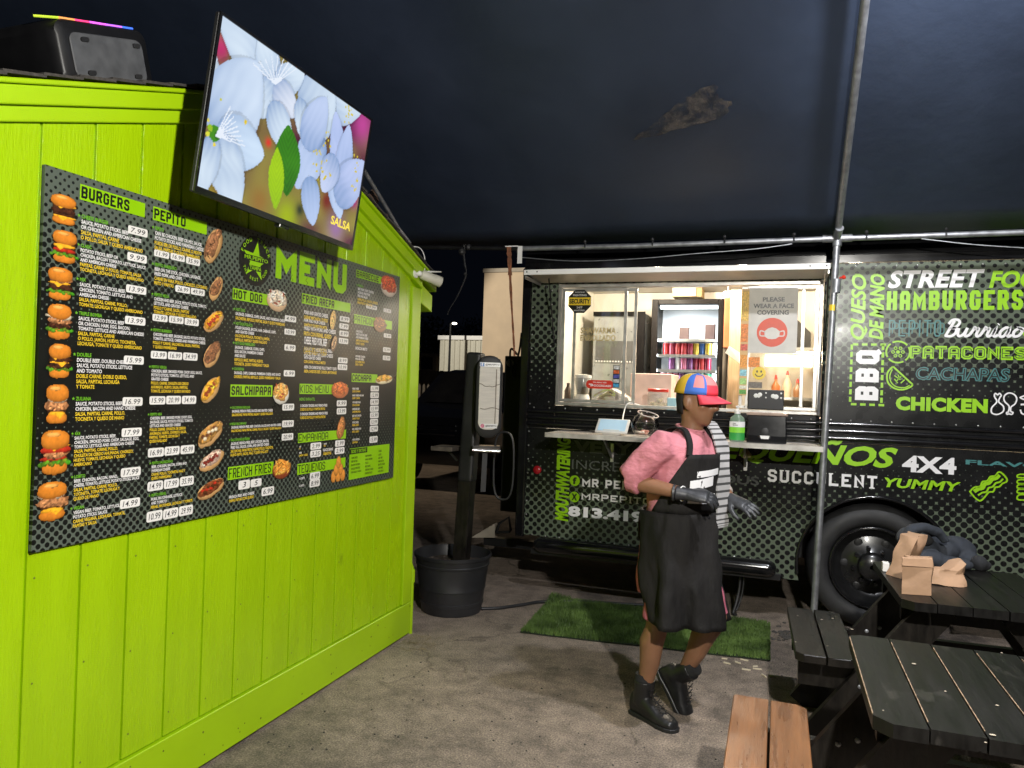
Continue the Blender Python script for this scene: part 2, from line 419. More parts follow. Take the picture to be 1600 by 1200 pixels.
def curve_line(mb, fr, pts, hw, d, m=0):
    for q in stroke2(pts, hw): mb.face([fr.p(p.x, p.y, d) for p in q], m)
def smoothpath(pts, k=5):
    P = [Vector(p) for p in pts]; out = []
    for i in range(len(P)-1):
        p0, p1, p2, p3 = P[max(i-1, 0)], P[i], P[i+1], P[min(i+2, len(P)-1)]
        for j in range(k):
            t = j/k; out.append(0.5*((2*p1)+(p2-p0)*t+(2*p0-5*p1+4*p2-p3)*t*t+(3*p1-p0-3*p2+p3)*t**3))
    out.append(P[-1]); return out
def raster(name, fr, rect, rgb, mask, m, parent, d):
    """a flat print: a grid of small faces that carries painted colours (rows from the top)"""
    h, w_ = mask.shape; u0, v0, u1, v1 = rect
    idx = -np.ones((h+1, w_+1), int); V = []; F = []; cols = []
    def vid(i, j):
        if idx[i, j] < 0:
            idx[i, j] = len(V); V.append(tuple(fr.p(u0+(u1-u0)*j/w_, v1-(v1-v0)*i/h, d))); cols.append(rgb[min(i, h-1), min(j, w_-1)])
        return int(idx[i, j])
    for i in range(h):
        for j in range(w_):
            if mask[i, j]: F.append((vid(i+1, j), vid(i+1, j+1), vid(i, j+1), vid(i, j)))
    mb = MB(); mb.V = V; mb.F = F; mb.M = [0]*len(F)
    o = build(mb, name, m, parent)
    at = o.data.color_attributes.new('Col', 'FLOAT_COLOR', 'POINT')
    c4 = np.ones((len(V), 4), np.float32); c4[:, :3] = np.array(cols); at.data.foreach_set('color', c4.ravel())
    return o
ORD = ['first', 'second', 'third', 'fourth', 'fifth', 'sixth', 'seventh', 'eighth', 'ninth', 'tenth', 'eleventh', 'twelfth', 'thirteenth']

# ------------------------------------------------------------------ shared materials
LIME = S(168, 240, 30); WHITE = (0.80, 0.79, 0.77)
M = {}
M['lime_wall'] = mat('lime_wall_paint', (0.335, 0.545, 0.002), 0.27, var=0.06, scale=3, bump=0.5, bscale=26, stretch=(1, 4, 0.7), spec=0.55, bdist=0.005, wear=[((.20, .33, .004), .68, 2.2, (1, 1, .5)), ((.10, .15, .01), .76, 9, (1, 2, 1))])
M['lime_trim'] = mat('lime_trim_paint', (0.345, 0.56, 0.003), 0.40, var=0.05, scale=3, bump=0.2, bscale=20, bdist=0.003, wear=[((.17, .26, .006), .69, 5, (1, 1, 1)), ((.05, .06, .02), .80, 26, (1, 1, 1))])
M['black_metal'] = mat('black_metal', (0.012, 0.012, 0.013), 0.35, var=0.3, bump=0.05)
M['black_plastic'] = mat('black_plastic', (0.014, 0.014, 0.015), 0.5, var=0.25, bump=0.06, bscale=60)
M['black_gloss'] = mat('black_gloss_paint', (0.008, 0.008, 0.009), 0.16, var=0.3, scale=5, bump=0.12, bscale=6, coat=0.4)
M['grey_plastic'] = mat('grey_plastic', (0.075, 0.078, 0.085), 0.55, var=0.2, scale=20, bump=0.05)
M['silver'] = mat('brushed_aluminium', (0.52, 0.51, 0.49), 0.38, 0.85, var=0.15, scale=14, bump=0.05)
M['galv'] = mat('galvanised_pipe', (0.30, 0.31, 0.33), 0.42, 0.7, var=0.25, scale=22, bump=0.06)
M['white_paint'] = mat('white_paint', WHITE, 0.45, var=0.06, scale=6)
M['lime_print'] = mat('lime_print', (0.275, 0.57, 0.003), 0.35, var=0.05)
M['lime_dim'] = mat('olive_print', (0.20, 0.32, 0.03), 0.4, var=0.1)
M['white_print'] = mat('white_print', (0.78, 0.77, 0.78), 0.35, var=0.04)
M['yellow_print'] = mat('yellow_print', (0.80, 0.56, 0.03), 0.35, var=0.05)
M['green_print'] = mat('green_print', (0.14, 0.42, 0.02), 0.35, var=0.05)
M['black_print'] = mat('black_print', (0.010, 0.011, 0.010), 0.35, var=0.1)
M['teal_print'] = mat('teal_print', (0.050, 0.19, 0.19), 0.35, var=0.08)
M['grey_print'] = mat('grey_print', (0.09, 0.095, 0.095), 0.35, var=0.1)
M['dim_print'] = mat('charcoal_print', (0.040, 0.044, 0.040), 0.35, var=0.1)
M['red_print'] = mat('red_print', (0.62, 0.035, 0.02), 0.35, var=0.08)
M['ink'] = mat('marker_ink', (0.02, 0.02, 0.025), 0.5, var=0.1)
M['print'] = vcol_mat('picture_print', 0.35)
M['cable'] = mat('cable_rubber', (0.018, 0.018, 0.02), 0.5, var=0.2)
M['wood_dark'] = mat('black_stained_wood', (0.009, 0.008, 0.0075), 0.36, var=0.45, scale=5, bump=0.3, bscale=14, stretch=(7, 0.8, 2), col2=(0.019, 0.016, 0.013), spec=.35)
M['shingle'] = mat('asphalt_shingle', (0.045, 0.040, 0.036), 0.9, var=0.5, scale=60, bump=0.5)

# ------------------------------------------------------------------ ground
def ground_mat():
    m = bpy.data.materials.new('worn_asphalt'); m.use_nodes = True; k = NT(m); b = k.N['Principled BSDF']
    g = k.n('ShaderNodeNewGeometry'); pos = g.outputs['Position']
    def nz(sc, det=6, ro=0.6):
        x = k.n('ShaderNodeTexNoise'); x.inputs['Scale'].default_value = sc; x.inputs['Detail'].default_value = det; x.inputs['Roughness'].default_value = ro
        k.l(pos, x.inputs['Vector']); return x.outputs[0]
    big, mid, fine = nz(0.55, 4), nz(7.5, 10, 0.78), nz(120, 4, .7)
    r1 = k.n('ShaderNodeValToRGB'); k.l(k.math('MULTIPLY_ADD', mid, 0.55, k.math('MULTIPLY', big, 0.45)), r1.inputs[0])
    e = r1.color_ramp.elements; e[0].position = 0.41; e[0].color = (0.135, 0.112, 0.094, 1); e[1].position = 0.61; e[1].color = (0.40, 0.325, 0.268, 1)
    x = e.new(0.5); x.color = (0.265, 0.216, 0.178, 1)
    r2 = k.n('ShaderNodeValToRGB'); k.l(fine, r2.inputs[0]); e = r2.color_ramp.elements
    e[0].position = 0.34; e[0].color = (0.42, 0.42, 0.43, 1); e[1].position = 0.70; e[1].color = (1.55, 1.52, 1.46, 1)
    mx = k.n('ShaderNodeMix', data_type='RGBA', blend_type='MULTIPLY'); mx.inputs['Factor'].default_value = 1
    k.l(r1.outputs[0], mx.inputs['A']); k.l(r2.outputs[0], mx.inputs['B'])
    vo = k.n('ShaderNodeTexVoronoi', feature='DISTANCE_TO_EDGE'); vo.inputs['Scale'].default_value = 0.9
    wob = k.n('ShaderNodeVectorMath', operation='ADD'); n3 = k.n('ShaderNodeTexNoise'); n3.inputs['Scale'].default_value = 3.0; n3.inputs['Detail'].default_value = 6
    sc3 = k.n('ShaderNodeVectorMath', operation='SCALE'); sc3.inputs['Scale'].default_value = 0.55; k.l(pos, n3.inputs['Vector']); k.l(n3.outputs['Color'], sc3.inputs[0])
    k.l(pos, wob.inputs[0]); k.l(sc3.outputs[0], wob.inputs[1]); k.l(wob.outputs[0], vo.inputs['Vector'])
    cr = k.n('ShaderNodeMapRange'); cr.inputs[1].default_value = 0.0; cr.inputs[2].default_value = 0.012; cr.inputs[3].default_value = 0.62; cr.inputs[4].default_value = 1.0
    k.l(vo.outputs['Distance'], cr.inputs[0])
    pat = k.n('ShaderNodeMapRange'); pat.inputs[1].default_value = 0.50; pat.inputs[2].default_value = 0.56; k.l(big, pat.inputs[0])
    crk = k.math('MAXIMUM', cr.outputs[0], k.math('SUBTRACT', 1.0, pat.outputs[0]))
    m2 = k.n('ShaderNodeMix', data_type='RGBA', blend_type='MULTIPLY'); m2.inputs['Factor'].default_value = 1
    cc = k.n('ShaderNodeCombineColor'); [k.l(crk, cc.inputs[i]) for i in range(3)]
    k.l(mx.outputs['Result'], m2.inputs['A']); k.l(cc.outputs[0], m2.inputs['B']); k.l(m2.outputs['Result'], b.inputs['Base Color'])
    k.l(k.math('MULTIPLY_ADD', mid, 0.5, 0.5), b.inputs['Roughness'])
    bp = k.n('ShaderNodeBump'); bp.inputs['Strength'].default_value = 0.8; bp.inputs['Distance'].default_value = 0.008
    k.l(k.math('ADD', k.math('MULTIPLY', fine, 0.7), k.math('MULTIPLY', k.math('ADD', mid, crk), 1.4)), bp.inputs['Height']); k.l(bp.outputs[0], b.inputs['Normal'])
    return m
mb = MB()
N_ = 40
gx = [-260 + 520*i/N_ for i in range(N_+1)]; gy = [-200 + 520*i/N_ for i in range(N_+1)]
mb.face([(-260, -200, 0), (260, -200, 0), (260, 320, 0), (-260, 320, 0)])
setp(build(mb, 'ground', ground_mat()), 'worn grey brown asphalt yard under the canopy', kind='structure')

# ------------------------------------------------------------------ green hut
WX = -2.183
HY0, HY1, HPK, HPZ, SLP = 1.235, 4.342, 2.788, 2.800, 0.336
hut = thing('green_hut', 'lime green wooden hut with a gable front that carries the menu board', 'hut', (WX, HPK, 0))
def roofz(y): return HPZ - SLP*abs(y-HPK)
HF = Frame((WX, 0, 0), (0, 1, 0), (0, 0, 1), (1, 0, 0))
gro = [1.235, 1.315, 1.513] + [1.710+0.1955*i for i in range(13)] + [4.225]
for a, b in zip(gro[:-1], gro[1:]):
    g = 0.0052; a_, b_ = a+g, b-g
    poly = [(a_, 0.218), (b_, 0.218), (b_, roofz(b_)-0.02)] + ([(HPK, HPZ-0.02)] if a_ < HPK < b_ else []) + [(a_, roofz(a_)-0.02)]
    m_ = MB(); m_.prism(poly, HF, -0.03, random.uniform(-0.0012, 0.0005)); build(m_, 'siding_board', M['lime_wall'], hut, bevel=0.0015)
m_ = MB(); m_.prism([(HY0+.01, 0.02), (HY1-.01, 0.02), (HY1-.01, roofz(HY1)-.05), (HPK, HPZ-.05), (HY0+.01, roofz(HY0)-.05)], HF, -0.06, -0.012); build(m_, 'backing_wall', M['lime_wall'], hut)
m_ = MB(); m_.box((WX-0.02, HY0-0.01, 0.015), (WX+0.012, HY1+0.004, 0.212)); build(m_, 'skirt_board', M['lime_trim'], hut, bevel=0.003)
m_ = MB(); m_.box((WX-0.02, 4.228, 0.216), (WX+0.014, HY1+0.004, roofz(HY1)-0.063)); build(m_, 'corner_board', M['lime_trim'], hut, bevel=0.003)
m_ = MB(); m_.box((WX-3.2, HY1-0.03, 0.02), (WX-0.022, HY1, 2.27)); build(m_, 'side_wall', M['lime_wall'], hut)
m_ = MB(); m_.box((WX-3.2, HY0, 0.02), (WX-0.062, HY0+0.03, 2.25)); build(m_, 'side_wall', M['lime_wall'], hut)
m_ = MB(); m_.prism([(HY0, 0.02), (HY1, 0.02), (HY1, roofz(HY1)-.05), (HPK, HPZ-.05), (HY0, roofz(HY0)-.05)], HF, -3.23, -3.2); build(m_, 'rear_wall', M['lime_wall'], hut)
EX = 0.16                                                              # eave overhang
for sg in (-1, 1):
    ye = HPK + sg*(HY1-HPK+EX); ze = roofz(HY1)-SLP*EX
    def rk(top, bot, d0, d1, nm, mt, yend=ye, p=hut):
        zz = HPZ-SLP*abs(yend-HPK); poly = [(HPK, HPZ+top), (yend, zz+top), (yend, zz+bot), (HPK, HPZ+bot)]
        if sg > 0: poly = poly[::-1]
        m_ = MB(); m_.prism(poly, HF, d0, d1); return build(m_, nm, mt, p, bevel=0.003)
    rk(-0.008, -0.060, -0.01, 0.022, 'frieze_board', M['lime_trim'], HPK+sg*(HY1-HPK+0.004))
    rk(0.050, -0.010, -0.02, 0.045, 'fascia_board', M['lime_trim'])
    rk(0.066, 0.050, -3.3, 0.062, 'roof_deck', M['lime_trim'], HPK+sg*(HY1-HPK+EX+.02))
    m_ = MB()                                                           # ragged shingle edge, course by course
    L = HY1-HPK+EX+0.03; n = 14
    for i in range(n):
        a, b = L*i/n, L*(i+1)/n+0.012
        for j in range(12):
            xa = WX+0.07-j*0.28+random.uniform(-.004, .004)
            za, zb = HPZ-SLP*a+0.068+0.002, HPZ-SLP*b+0.068+0.009
            xb = xa-0.276
            q = [(xa, HPK+sg*a, za), (xa, HPK+sg*b, zb), (xb, HPK+sg*b, zb), (xb, HPK+sg*a, za)]
            q2 = [(x, y, z+random.uniform(.008, .011)) for x, y, z in q]
            m_.loft([q, q2])
    setp(build(m_, 'shingles', M['shingle'], hut), kind='stuff')
# boxed eave end at the far corner
ze = roofz(HY1)
m_ = MB(); m_.prism([(HY1+0.006, ze-0.155), (HY1+EX, ze-0.225+0.03), (HY1+EX, ze-SLP*EX-0.032), (HY1+0.006, ze-0.033)], HF, -0.3, 0.016); build(m_, 'eave_box', M['lime_trim'], hut, bevel=0.003)
m_ = MB()
for yy in gro[1:]:
    for zz in (.30, .62, .95): m_.lathe([(.0035, 0), (.002, .0012)], (WX+.0008, yy+.03+random.uniform(-.006, .006), zz+random.uniform(-.02, .02)), 6, axis='X')
for i in range(34): m_.lathe([(random.uniform(.003, .006), 0), (.002, .0008)], (WX+.0125, random.uniform(HY0, HY1), random.uniform(.03, .2)), 6, axis='X')
build(m_, 'nail_heads', mat('nail_heads', (.09, .12, .01), .6, var=.4), hut)['kind'] = 'stuff'
# conduit at the corner
p = on_x(640, 985, WX-0.02); cx_, cy_ = WX+0.0, HY1+0.035
m_ = MB(); m_.tube([(cx_, cy_, 0.0), (cx_, cy_+0.0, 0.30), (cx_, cy_-0.004, 0.42)], 0.013, 10); m_.tube([(cx_, cy_-.001, 0.33), (cx_, cy_-.002, 0.41)], 0.019, 10); m_.tube([(cx_, cy_-.004, 0.42), (cx_-.01, cy_-0.02, 0.47), (cx_-.01, cy_-.025, 0.55)], 0.011, 10)
build(m_, 'conduit', M['lime_trim'], hut, smooth=40)

pts = [on_x(x, y, WX-.12) for x, y in ((566, 262), (600, 318), (622, 356), (640, 380))]
m_ = MB(); m_.tube(pts, .013, 10)
gp = thing('gable_pipe', 'thin dark pipe lying along the right slope of the hut roof behind the television', 'pipe', tuple(pts[-1])); build(m_, 'tube', M['galv'], gp, smooth=40)
m_ = MB()
for a_, b_ in ((on_x(580, 300, WX-.2), on_x(588, 318, WX-.2)), (on_x(601, 338, WX-.2), on_x(607, 352, WX-.2))): m_.bar(a_, b_, .02, .05)
each(m_, 'wood_block', mat('block_wood', (.16, .10, .07), .8, var=.4), gp)

# ------------------------------------------------------------------ menu board
MF = Frame((WX+0.016, 0, 0), (0, 1, 0), (0, 0, 1), (1, 0, 0))
def mp(px, py): v = on_x(px, py, WX+0.016); return v.y, v.z
def z2(x, y): return mp(50+x/4, 250+y/4)
def z3(x, y): return mp(40+x/3.75, 550+y/3.75)
def z4(x, y): return mp(340+x/4.8, 350+y/4.8)
def z5(x, y): return mp(320+x/5, 570+y/5)
def RC(f, a, b):
    u0, v1 = f(*a); u1, v0 = f(*b); return (u0, v0, u1, v1)
menu = thing('menu_board', 'large printed food menu with black dot pattern on the green hut wall', 'menu board', (WX+0.01, 2.88, 1.04))
m_ = MB(); m_.box((WX+0.003, 1.714, 1.038), (WX+0.016, 4.046, 2.247))
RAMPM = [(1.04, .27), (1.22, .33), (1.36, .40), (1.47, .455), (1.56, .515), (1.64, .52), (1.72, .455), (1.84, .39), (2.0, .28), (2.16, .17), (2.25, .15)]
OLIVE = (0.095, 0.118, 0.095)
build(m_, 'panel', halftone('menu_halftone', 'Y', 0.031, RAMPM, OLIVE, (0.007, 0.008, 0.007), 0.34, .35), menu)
hd, hl = MB(), MB()
def header(f, a, b, txt, frac, wt=0.120, k=0.0):
    r = RC(f, a, b); hb, lb = MB(), MB(); hb.face([MF.p(r[0], r[1], .0012), MF.p(r[2], r[1], .0012), MF.p(r[2], r[3], .0012), MF.p(r[0], r[3], .0012)])
    H_ = r[3]-r[1]; wt = wt if ('N' in txt or 'Ñ' in txt) else .195; word(lb, MF, txt, (r[0]+H_*.10, r[1]+H_*.12, r[0]+(r[2]-r[0])*frac, r[3]-H_*.12), wt, .0020, gap=0.22, iw=.42)
    o_ = build(hb, 'heading_plate', M['lime_print'], menu); build(lb, 'heading_lettering', M['black_print'], o_)
def item(f, top, bot, title, white, yellow, xs=0.82, umax=None, star=True):
    u0, v0 = f(*top); u1, v1 = f(*bot); u = (u0+u1)/2
    rows = [(title, 0)]*bool(title) + [(t, 1) for t in white] + [(t, 2) for t in yellow]; ib = MB()
    pitch = (v0-v1)/len(rows)
    for i, (t, mi) in enumerate(rows):
        line(ib, MF, t, u, v0-pitch*(i+0.86), pitch*0.70, .0014, mi, bold=0.028, xs=xs, umax=umax)
    if title and star:
        c = (u-pitch*.55, v0-pitch*.5); ib.face([MF.p(c[0]+pitch*.38*(1 if i % 2 == 0 else .42)*math.sin(math.pi*i/5), c[1]+pitch*.38*(1 if i % 2 == 0 else .42)*math.cos(math.pi*i/5), .0014) for i in reversed(range(10))])
    build(ib, 'menu_entry', [M['green_print'], M['white_print'], M['yellow_print']], menu)
def price(f, a, b, t, m=None):
    r = RC(f, a, b); w_, h_ = r[2]-r[0], r[3]-r[1]; c = min(w_, h_)*.22; pts = []
    for cx, cy, s in ((r[2]-c, r[3]-c, 0), (r[0]+c, r[3]-c, 1), (r[0]+c, r[1]+c, 2), (r[2]-c, r[1]+c, 3)):
        for q in range(4): t_ = math.pi/2*(s+q/3); pts.append(MF.p(cx+c*math.cos(t_), cy+c*math.sin(t_), .0013))
    pb_, ib = MB(), MB(); pb_.face(pts)
    wt_ = w_*(.74 if len(t) > 2 else .3); u0 = (r[0]+r[2])/2-wt_/2
    text(ib, MF, t, (u0, r[1]+h_*.20, u0+wt_, r[3]-h_*.20), .0020, bold=0.004, shear=0.18, space=1.05)
    o_ = build(pb_, 'price_tag', M['white_paint'], menu); build(ib, 'price_lettering', M['ink'], o_)
header(z2, (300, 148), (703, 360), 'BURGERS', .74); header(z2, (757, 288), (1090, 468), 'PEPITO', .58)
header(z4, (113, 477), (400, 615), 'HOT DOG', .75); header(z4, (632, 517), (993, 665), 'FRIED AREPA', .64)
header(z4, (1040, 340), (1240, 455), 'BARBECUE', .82); header(z4, (1023, 675), (1305, 793), 'PATACON', .50)
header(z5, (1147, 65), (1345, 140), 'CACHAPA', .75); header(z5, (200, 153), (525, 248), 'SALCHIPAPA', .96)
header(z5, (740, 147), (1112, 230), 'KIDS MENU', .58); header(z5, (728, 535), (1100, 575), 'EMPANADA', .60)
header(z5, (722, 775), (1095, 800), 'TEQUEÑOS', .55, .11); header(z5, (180, 800), (532, 848), 'FRENCH FRIES', .94)
U1 = z2(725, 400)[0]
SP = 'SAUCE, POTATO STICKS, BEEF'
item(z2, (308, 333), (303, 498), 'CHEESE BURGER', [SP, 'OR CHICKEN AND AMERICAN CHEESE'], ['SALSA, PAPITAS, CARNE', 'O POLLO, SALSA Y QUESO AMERICANO'], umax=U1)
item(z2, (302, 516), (298, 695), 'CLASIC', ['POTATO STICKS, BEEF OR', 'CHICKEN, BACON TOMATO, LETTUCE, SAUCE', 'AND AMERICAN CHEESE'], ['PAPITAS, CARNE O POLLO, TOMATE, SALSA', 'TOCINETA, LECHUGA Y QUESO AMERICANO'], umax=U1)
item(z2, (297, 728), (292, 915), 'MIX', [SP+',', 'CHICKEN, TOMATO, LETTUCE AND', 'AMERICAN CHESSE'], ['SALSA, PAPITAS, CARNE, POLLO,', 'TOMATE, LECHUGA Y QUESO AMERICANO'], umax=U1)
item(z2, (290, 940), (284, 1160), 'TRIPLE BOMBA', [SP, 'OR CHICKEN, HAM, EGG, BACON,', 'TOMATO LETTUCE AND AMERICAN CHESSE'], ['SALSA, PAPITAS, CARNE', 'O POLLO, JAMÓN, HUEVO, TOCINETA,', 'LECHUGA, TOMATE Y QUESO AMERICANO'], umax=U1)
item(z3, (299, -2), (295, 218), 'DOUBLE', ['DOUBLE BEEF, DOUBLE CHEESE,', 'SAUCE, POTATO STICKS, LETTUCE', 'AND TOMATO'], ['DOBLE CARNE, DOBLE QUESO,', 'SALSA, PAPITAS, LECHUGA', 'Y TOMATE'], umax=U1)
item(z3, (293, 258), (288, 408), 'ZULIANA', [SP+',', 'CHICKEN, BACON AND HAND CHEESE'], ['SALSA, PAPITAS, CARNE, POLLO,', 'TOCINETA Y QUESO DE MANO'], umax=U1)
item(z3, (285, 465), (280, 674), '4X4', [SP+',', 'CHICKEN, SMOKED PORK CHOP, SAUSAGE, EGG,', 'TOMATO, LETTUCE AND AMERICAN CHEESE'], ['SALSA, PAPITAS, CARNE, POLLO,', 'CHULETA DE CERDO AHUMADA, CHORIZO,', 'HUEVO, TOMATE, LECHUGA Y QUESO', 'AMERICANO'], umax=U1)
item(z3, (283, 718), (279, 874), 'LOBITO', ['BEEF, CHICKEN, BACON, HAND,', 'CHEESE, TOMATO, LETTUCE, POTATO STICKS, SAUCE'], ['SALSA, PAPITAS, CARNE, POLLO,', 'TOCINETA, TOMATE, LECHUGA Y', 'QUESO DE MANO'], umax=U1)
item(z3, (279, 902), (275, 1034), 'VEGAN', ['VEGAN BEEF, TOMATO, LETTUCE,', 'POTATO STICKS, SAUCE'], ['CARNE VEGANA, LECHUGA, TOMATE,', 'PAPITAS Y SALSA'], umax=U1)
for f, a, b, t in ((z2,(600,405),(720,487),'7.99'),(z2,(595,573),(715,650),'9.99'),(z2,(587,775),(712,845),'13.99'),(z2,(580,972),(706,1037),'13.99'),(z3,(575,20),(690,75),'15.99'),(z3,(567,265),(683,315),'16.99'),(z3,(562,448),(678,492),'17.99'),(z3,(557,683),(672,722),'17.99'),(z3,(552,868),(668,902),'14.99'),
    (z2,(762,557),(855,620),'11.99'),(z2,(865,578),(953,640),'16.99'),(z2,(962,602),(1048,665),'35.99'),(z2,(895,780),(985,838),'26.99'),(z2,(992,797),(1077,853),'49.99'),(z2,(752,960),(845,1015),'12.99'),(z2,(855,972),(945,1027),'15.99'),(z2,(953,985),(1040,1040),'39.99'),
    (z3,(733,-8),(825,42),'13.99'),(z3,(833,-3),(915,47),'16.99'),(z3,(922,2),(1005,52),'34.99'),(z3,(725,259),(817,307),'15.99'),(z3,(823,257),(908,305),'20.99'),(z3,(915,257),(997,304),'34.99'),(z3,(716,566),(808,610),'16.99'),(z3,(813,557),(900,600),'23.99'),(z3,(907,549),(987,592),'45.99'),
    (z3,(713,763),(803,805),'14.99'),(z3,(810,749),(896,791),'17.99'),(z3,(903,734),(983,776),'35.99'),(z3,(708,939),(799,983),'10.99'),(z3,(805,924),(892,966),'14.99'),(z3,(898,907),(978,948),'29.99'),
    (z4,(503,682),(587,740),'4.99'),(z4,(500,783),(583,837),'10.99'),(z4,(500,900),(582,955),'6.99'),(z4,(495,1095),(577,1145),'6.99'),(z5,(605,305),(695,355),'15.99'),(z5,(603,436),(692,483),'19.99'),(z5,(600,539),(688,585),'20.99'),(z5,(262,908),(350,963),'3'),(z5,(357,897),(440,945),'5'),(z5,(443,963),(538,1010),'6.99'),
    (z4,(915,688),(987,740),'8.99'),(z4,(912,742),(980,793),'7.99'),(z4,(912,797),(980,848),'8.99'),(z4,(908,852),(978,903),'13.99'),(z4,(903,1000),(972,1047),'8.99'),(z4,(900,1050),(970,1097),'10.99'),(z5,(1030,278),(1105,323),'9.99'),(z5,(1030,338),(1102,385),'13.99'),
    (z5,(825,612),(907,656),'2.99'),(z5,(1018,592),(1090,633),'2.99'),(z5,(823,672),(905,715),'3.25'),(z5,(1015,650),(1088,691),'2.99'),(z5,(820,845),(898,888),'6.99'),(z5,(818,902),(896,945),'8.99'),(z4,(1113,600),(1193,648),'19.99'),(z4,(1243,630),(1300,670),'12.99'),
    (z4,(1245,818),(1300,858),'13.99'),(z4,(1240,922),(1295,965),'15.99'),(z4,(1238,985),(1293,1025),'13.99'),(z5,(1295,163),(1358,208),'11.99'),(z5,(1293,215),(1357,260),'12.99'),(z5,(1292,268),(1356,312),'14.99'),(z5,(1290,320),(1355,365),'15.99'),(z5,(1290,372),(1355,415),'15.99'),(z5,(1290,425),(1350,467),'13.99'),(z5,(1288,478),(1350,520),'12.99'),(z5,(1286,561),(1347,605),'15.99')):
    price(f, a, b, t)
U2 = z2(1100, 600)[0]; X2 = 0.74
item(z2, (768, 408), (764, 560), 'PEPITO', ['CAN BE CHICKEN, BEEF OR MIX, SAUCE,', 'POTATO STICKS AND PARMESAN CHEESE.'], ['PUEDE SER DE POLLO, CARNE O MIXTO', 'SALSA, PAPITAS Y QUESO PARMESANO'], X2, U2)
item(z2, (766, 636), (762, 780), 'PEPITO PARRILERO', ['BEEF ON THE STICK, CHICKEN, SAUSAGE,', 'FRIED PORK AND CHIPS'], ['CARNE EN VARA, POLLO, CHORIZO, COCHINO', 'FRITO Y PAPITAS'], X2, U2)
item(z2, (763, 825), (758, 960), 'PEPITO MEGA', ['CHICKEN AND BEEF, SAUCE, POTATO STICKS, TOMATO,', 'LETTUCE, AND GRATED CHEESE'], ['POLLO Y CARNE, SALSA, PAPITAS', 'TOMATE, LECHUGA Y QUESO RALLADO'], X2, U2)
item(z2, (757, 1048), (753, 1178), 'PEPITO BURRERO', ['CHICKEN AND BEEF, SAUSAGE, SAUCE, POTATO STICKS,', 'TOMATO, LETTUCE, CHEESE AND PARMESAN CHEESE'], ['POLLO Y CARNE, SALCHICHA, SALSA, PAPITAS,', 'Y QUESO PARMESANO'], X2, U2)
item(z3, (736, 74), (733, 240), 'PEPITO VERGA', ['CHICKEN, BEEF, SMOKED PORK CHOP, EGG, SAUCE,', 'POTATO STICKS, TOMATO, LETTUCE, AND', 'GRATED CHEESE'], ['POLLO, CARNE, CHULETA DE CERDO', 'AHUMADO, HUEVO, SALSA, PAPITAS,', 'TOMATE, LECHUGA Y QUESO RAYADO'], X2, U2)
item(z3, (728, 354), (725, 535), 'PEPITO 4X4', ['CHICKEN, BEEF, SMOKED PORK CHOP, EGG,', 'SAUSAGE, SAUCE, POTATO STICKS, TOMATO', 'LETTUCE AND GRATED CHEESE'], ['POLLO, CARNE, CHULETA DE CERDO', 'AHUMADA, HUEVO, CHORIZO, SALSA,', 'PAPITAS, TOMATE, LECHUGA Y', 'QUESO RALLADO'], X2, U2)
item(z3, (738, 640), (735, 752), 'PEPITO VALENCIANO', ['BEEF, CHICKEN, BACON, CORN AND', 'PARMESAN CHEESE'], ['CARNE, POLLO, TOCINETA, MAIZ Y', 'QUESO PARMESANO'], X2, U2)
item(z3, (735, 828), (733, 922), 'PEPITO PERNIL', ['PORK, MAYONNAISE, LETTUCE', 'AND TOMATO'], ['PERNIL, MAYONESA, LECHUGA Y TOMATE'], X2, U2)
U3 = z4(505, 700)[0]
item(z4, (135, 622), (133, 718), 'HOT DOG', ['SAUSAGE, CABBAGE, CHIPS, SAUCE, AND PARMESAN CHEESE'], ['SALCHICHA, REPOLLO, PAPITAS, SALSA Y QUESO PARMESANO'], .7, U3)
item(z4, (133, 728), (131, 880), 'HOT DOG POLACO', ['POLISH SAUSAGE, BACON, HAM, CABBAGE, CHIPS', 'AND GRATED CHEESE'], ['SALCHICHA POLACA, TOCINETA, JAMÓN,', 'REPOLLO, PAPITAS Y QUESO RALLADO'], .7, U3)
item(z4, (131, 876), (122, 1062), 'HOT DOG PARRILLERO', ['SAUSAGE, CABBAGE, CORN, CHIPS,', 'EGG, BACON, PARMESAN CHEESE', 'AND SAUCE'], ['REPOLLO, MAIZ, PAPITAS, HUEVO,', 'TOCINETA, QUESO PARMESANO Y SALSA'], .7, U3)
item(z4, (123, 1070), (121, 1158), 'CHOREPAN', ['SAUSAGE, CHIPS, CABBAGE, PARMESAN CHEESE AND SAUCE'], ['CHORIZO, PAPITAS, REPOLLO, QUESO PARMESANO Y SALSA'], .7, U3)
U3 = z5(600, 360)[0]
item(z5, (212, 320), (210, 405), 'SALCHIPAPAS REGULAR', ['SAUSAGE, FRENCH FRIES, SAUCES AND GRATED CHEESE'], ['SALCHICHAS, PAPAS FRITAS, SALSAS Y QUESO RALLADO'], .7, U3)
item(z5, (208, 448), (204, 530), 'MEGA SALCHIPAPAS', ['SAUSAGE, FRENCH FRIES, BEEF, CHICKEN, SAUCES AND GRATED CHEESE'], ['SALCHICHAS, PAPAS FRITAS, CARNE, POLLO, SALSAS Y QUESO RALLADO'], .7, U3)
item(z5, (203, 573), (200, 720), 'SALCHIPAPAS EXTREMA', ['SAUSAGE, FRENCH FRIES, BEEF, CHICKEN, BACON,', 'FRIED EGG, SAUCES, CORN, AND GRATED CHEESE'], ['SALCHICHAS, PAPAS FRITAS, CARNE, POLLO, TOCINETA,', 'HUEVO FRITO, SALSAS, MAIZ, Y QUESO RALLADO'], .7, U3)
item(z5, (190, 1020), (187, 1080), '', ['FRENCH FRIES AND CHEESE'], ['PAPAS FRITAS CON QUESO'], .8)
U4 = z4(905, 700)[0]; Ue = z4(825, 700)[0]
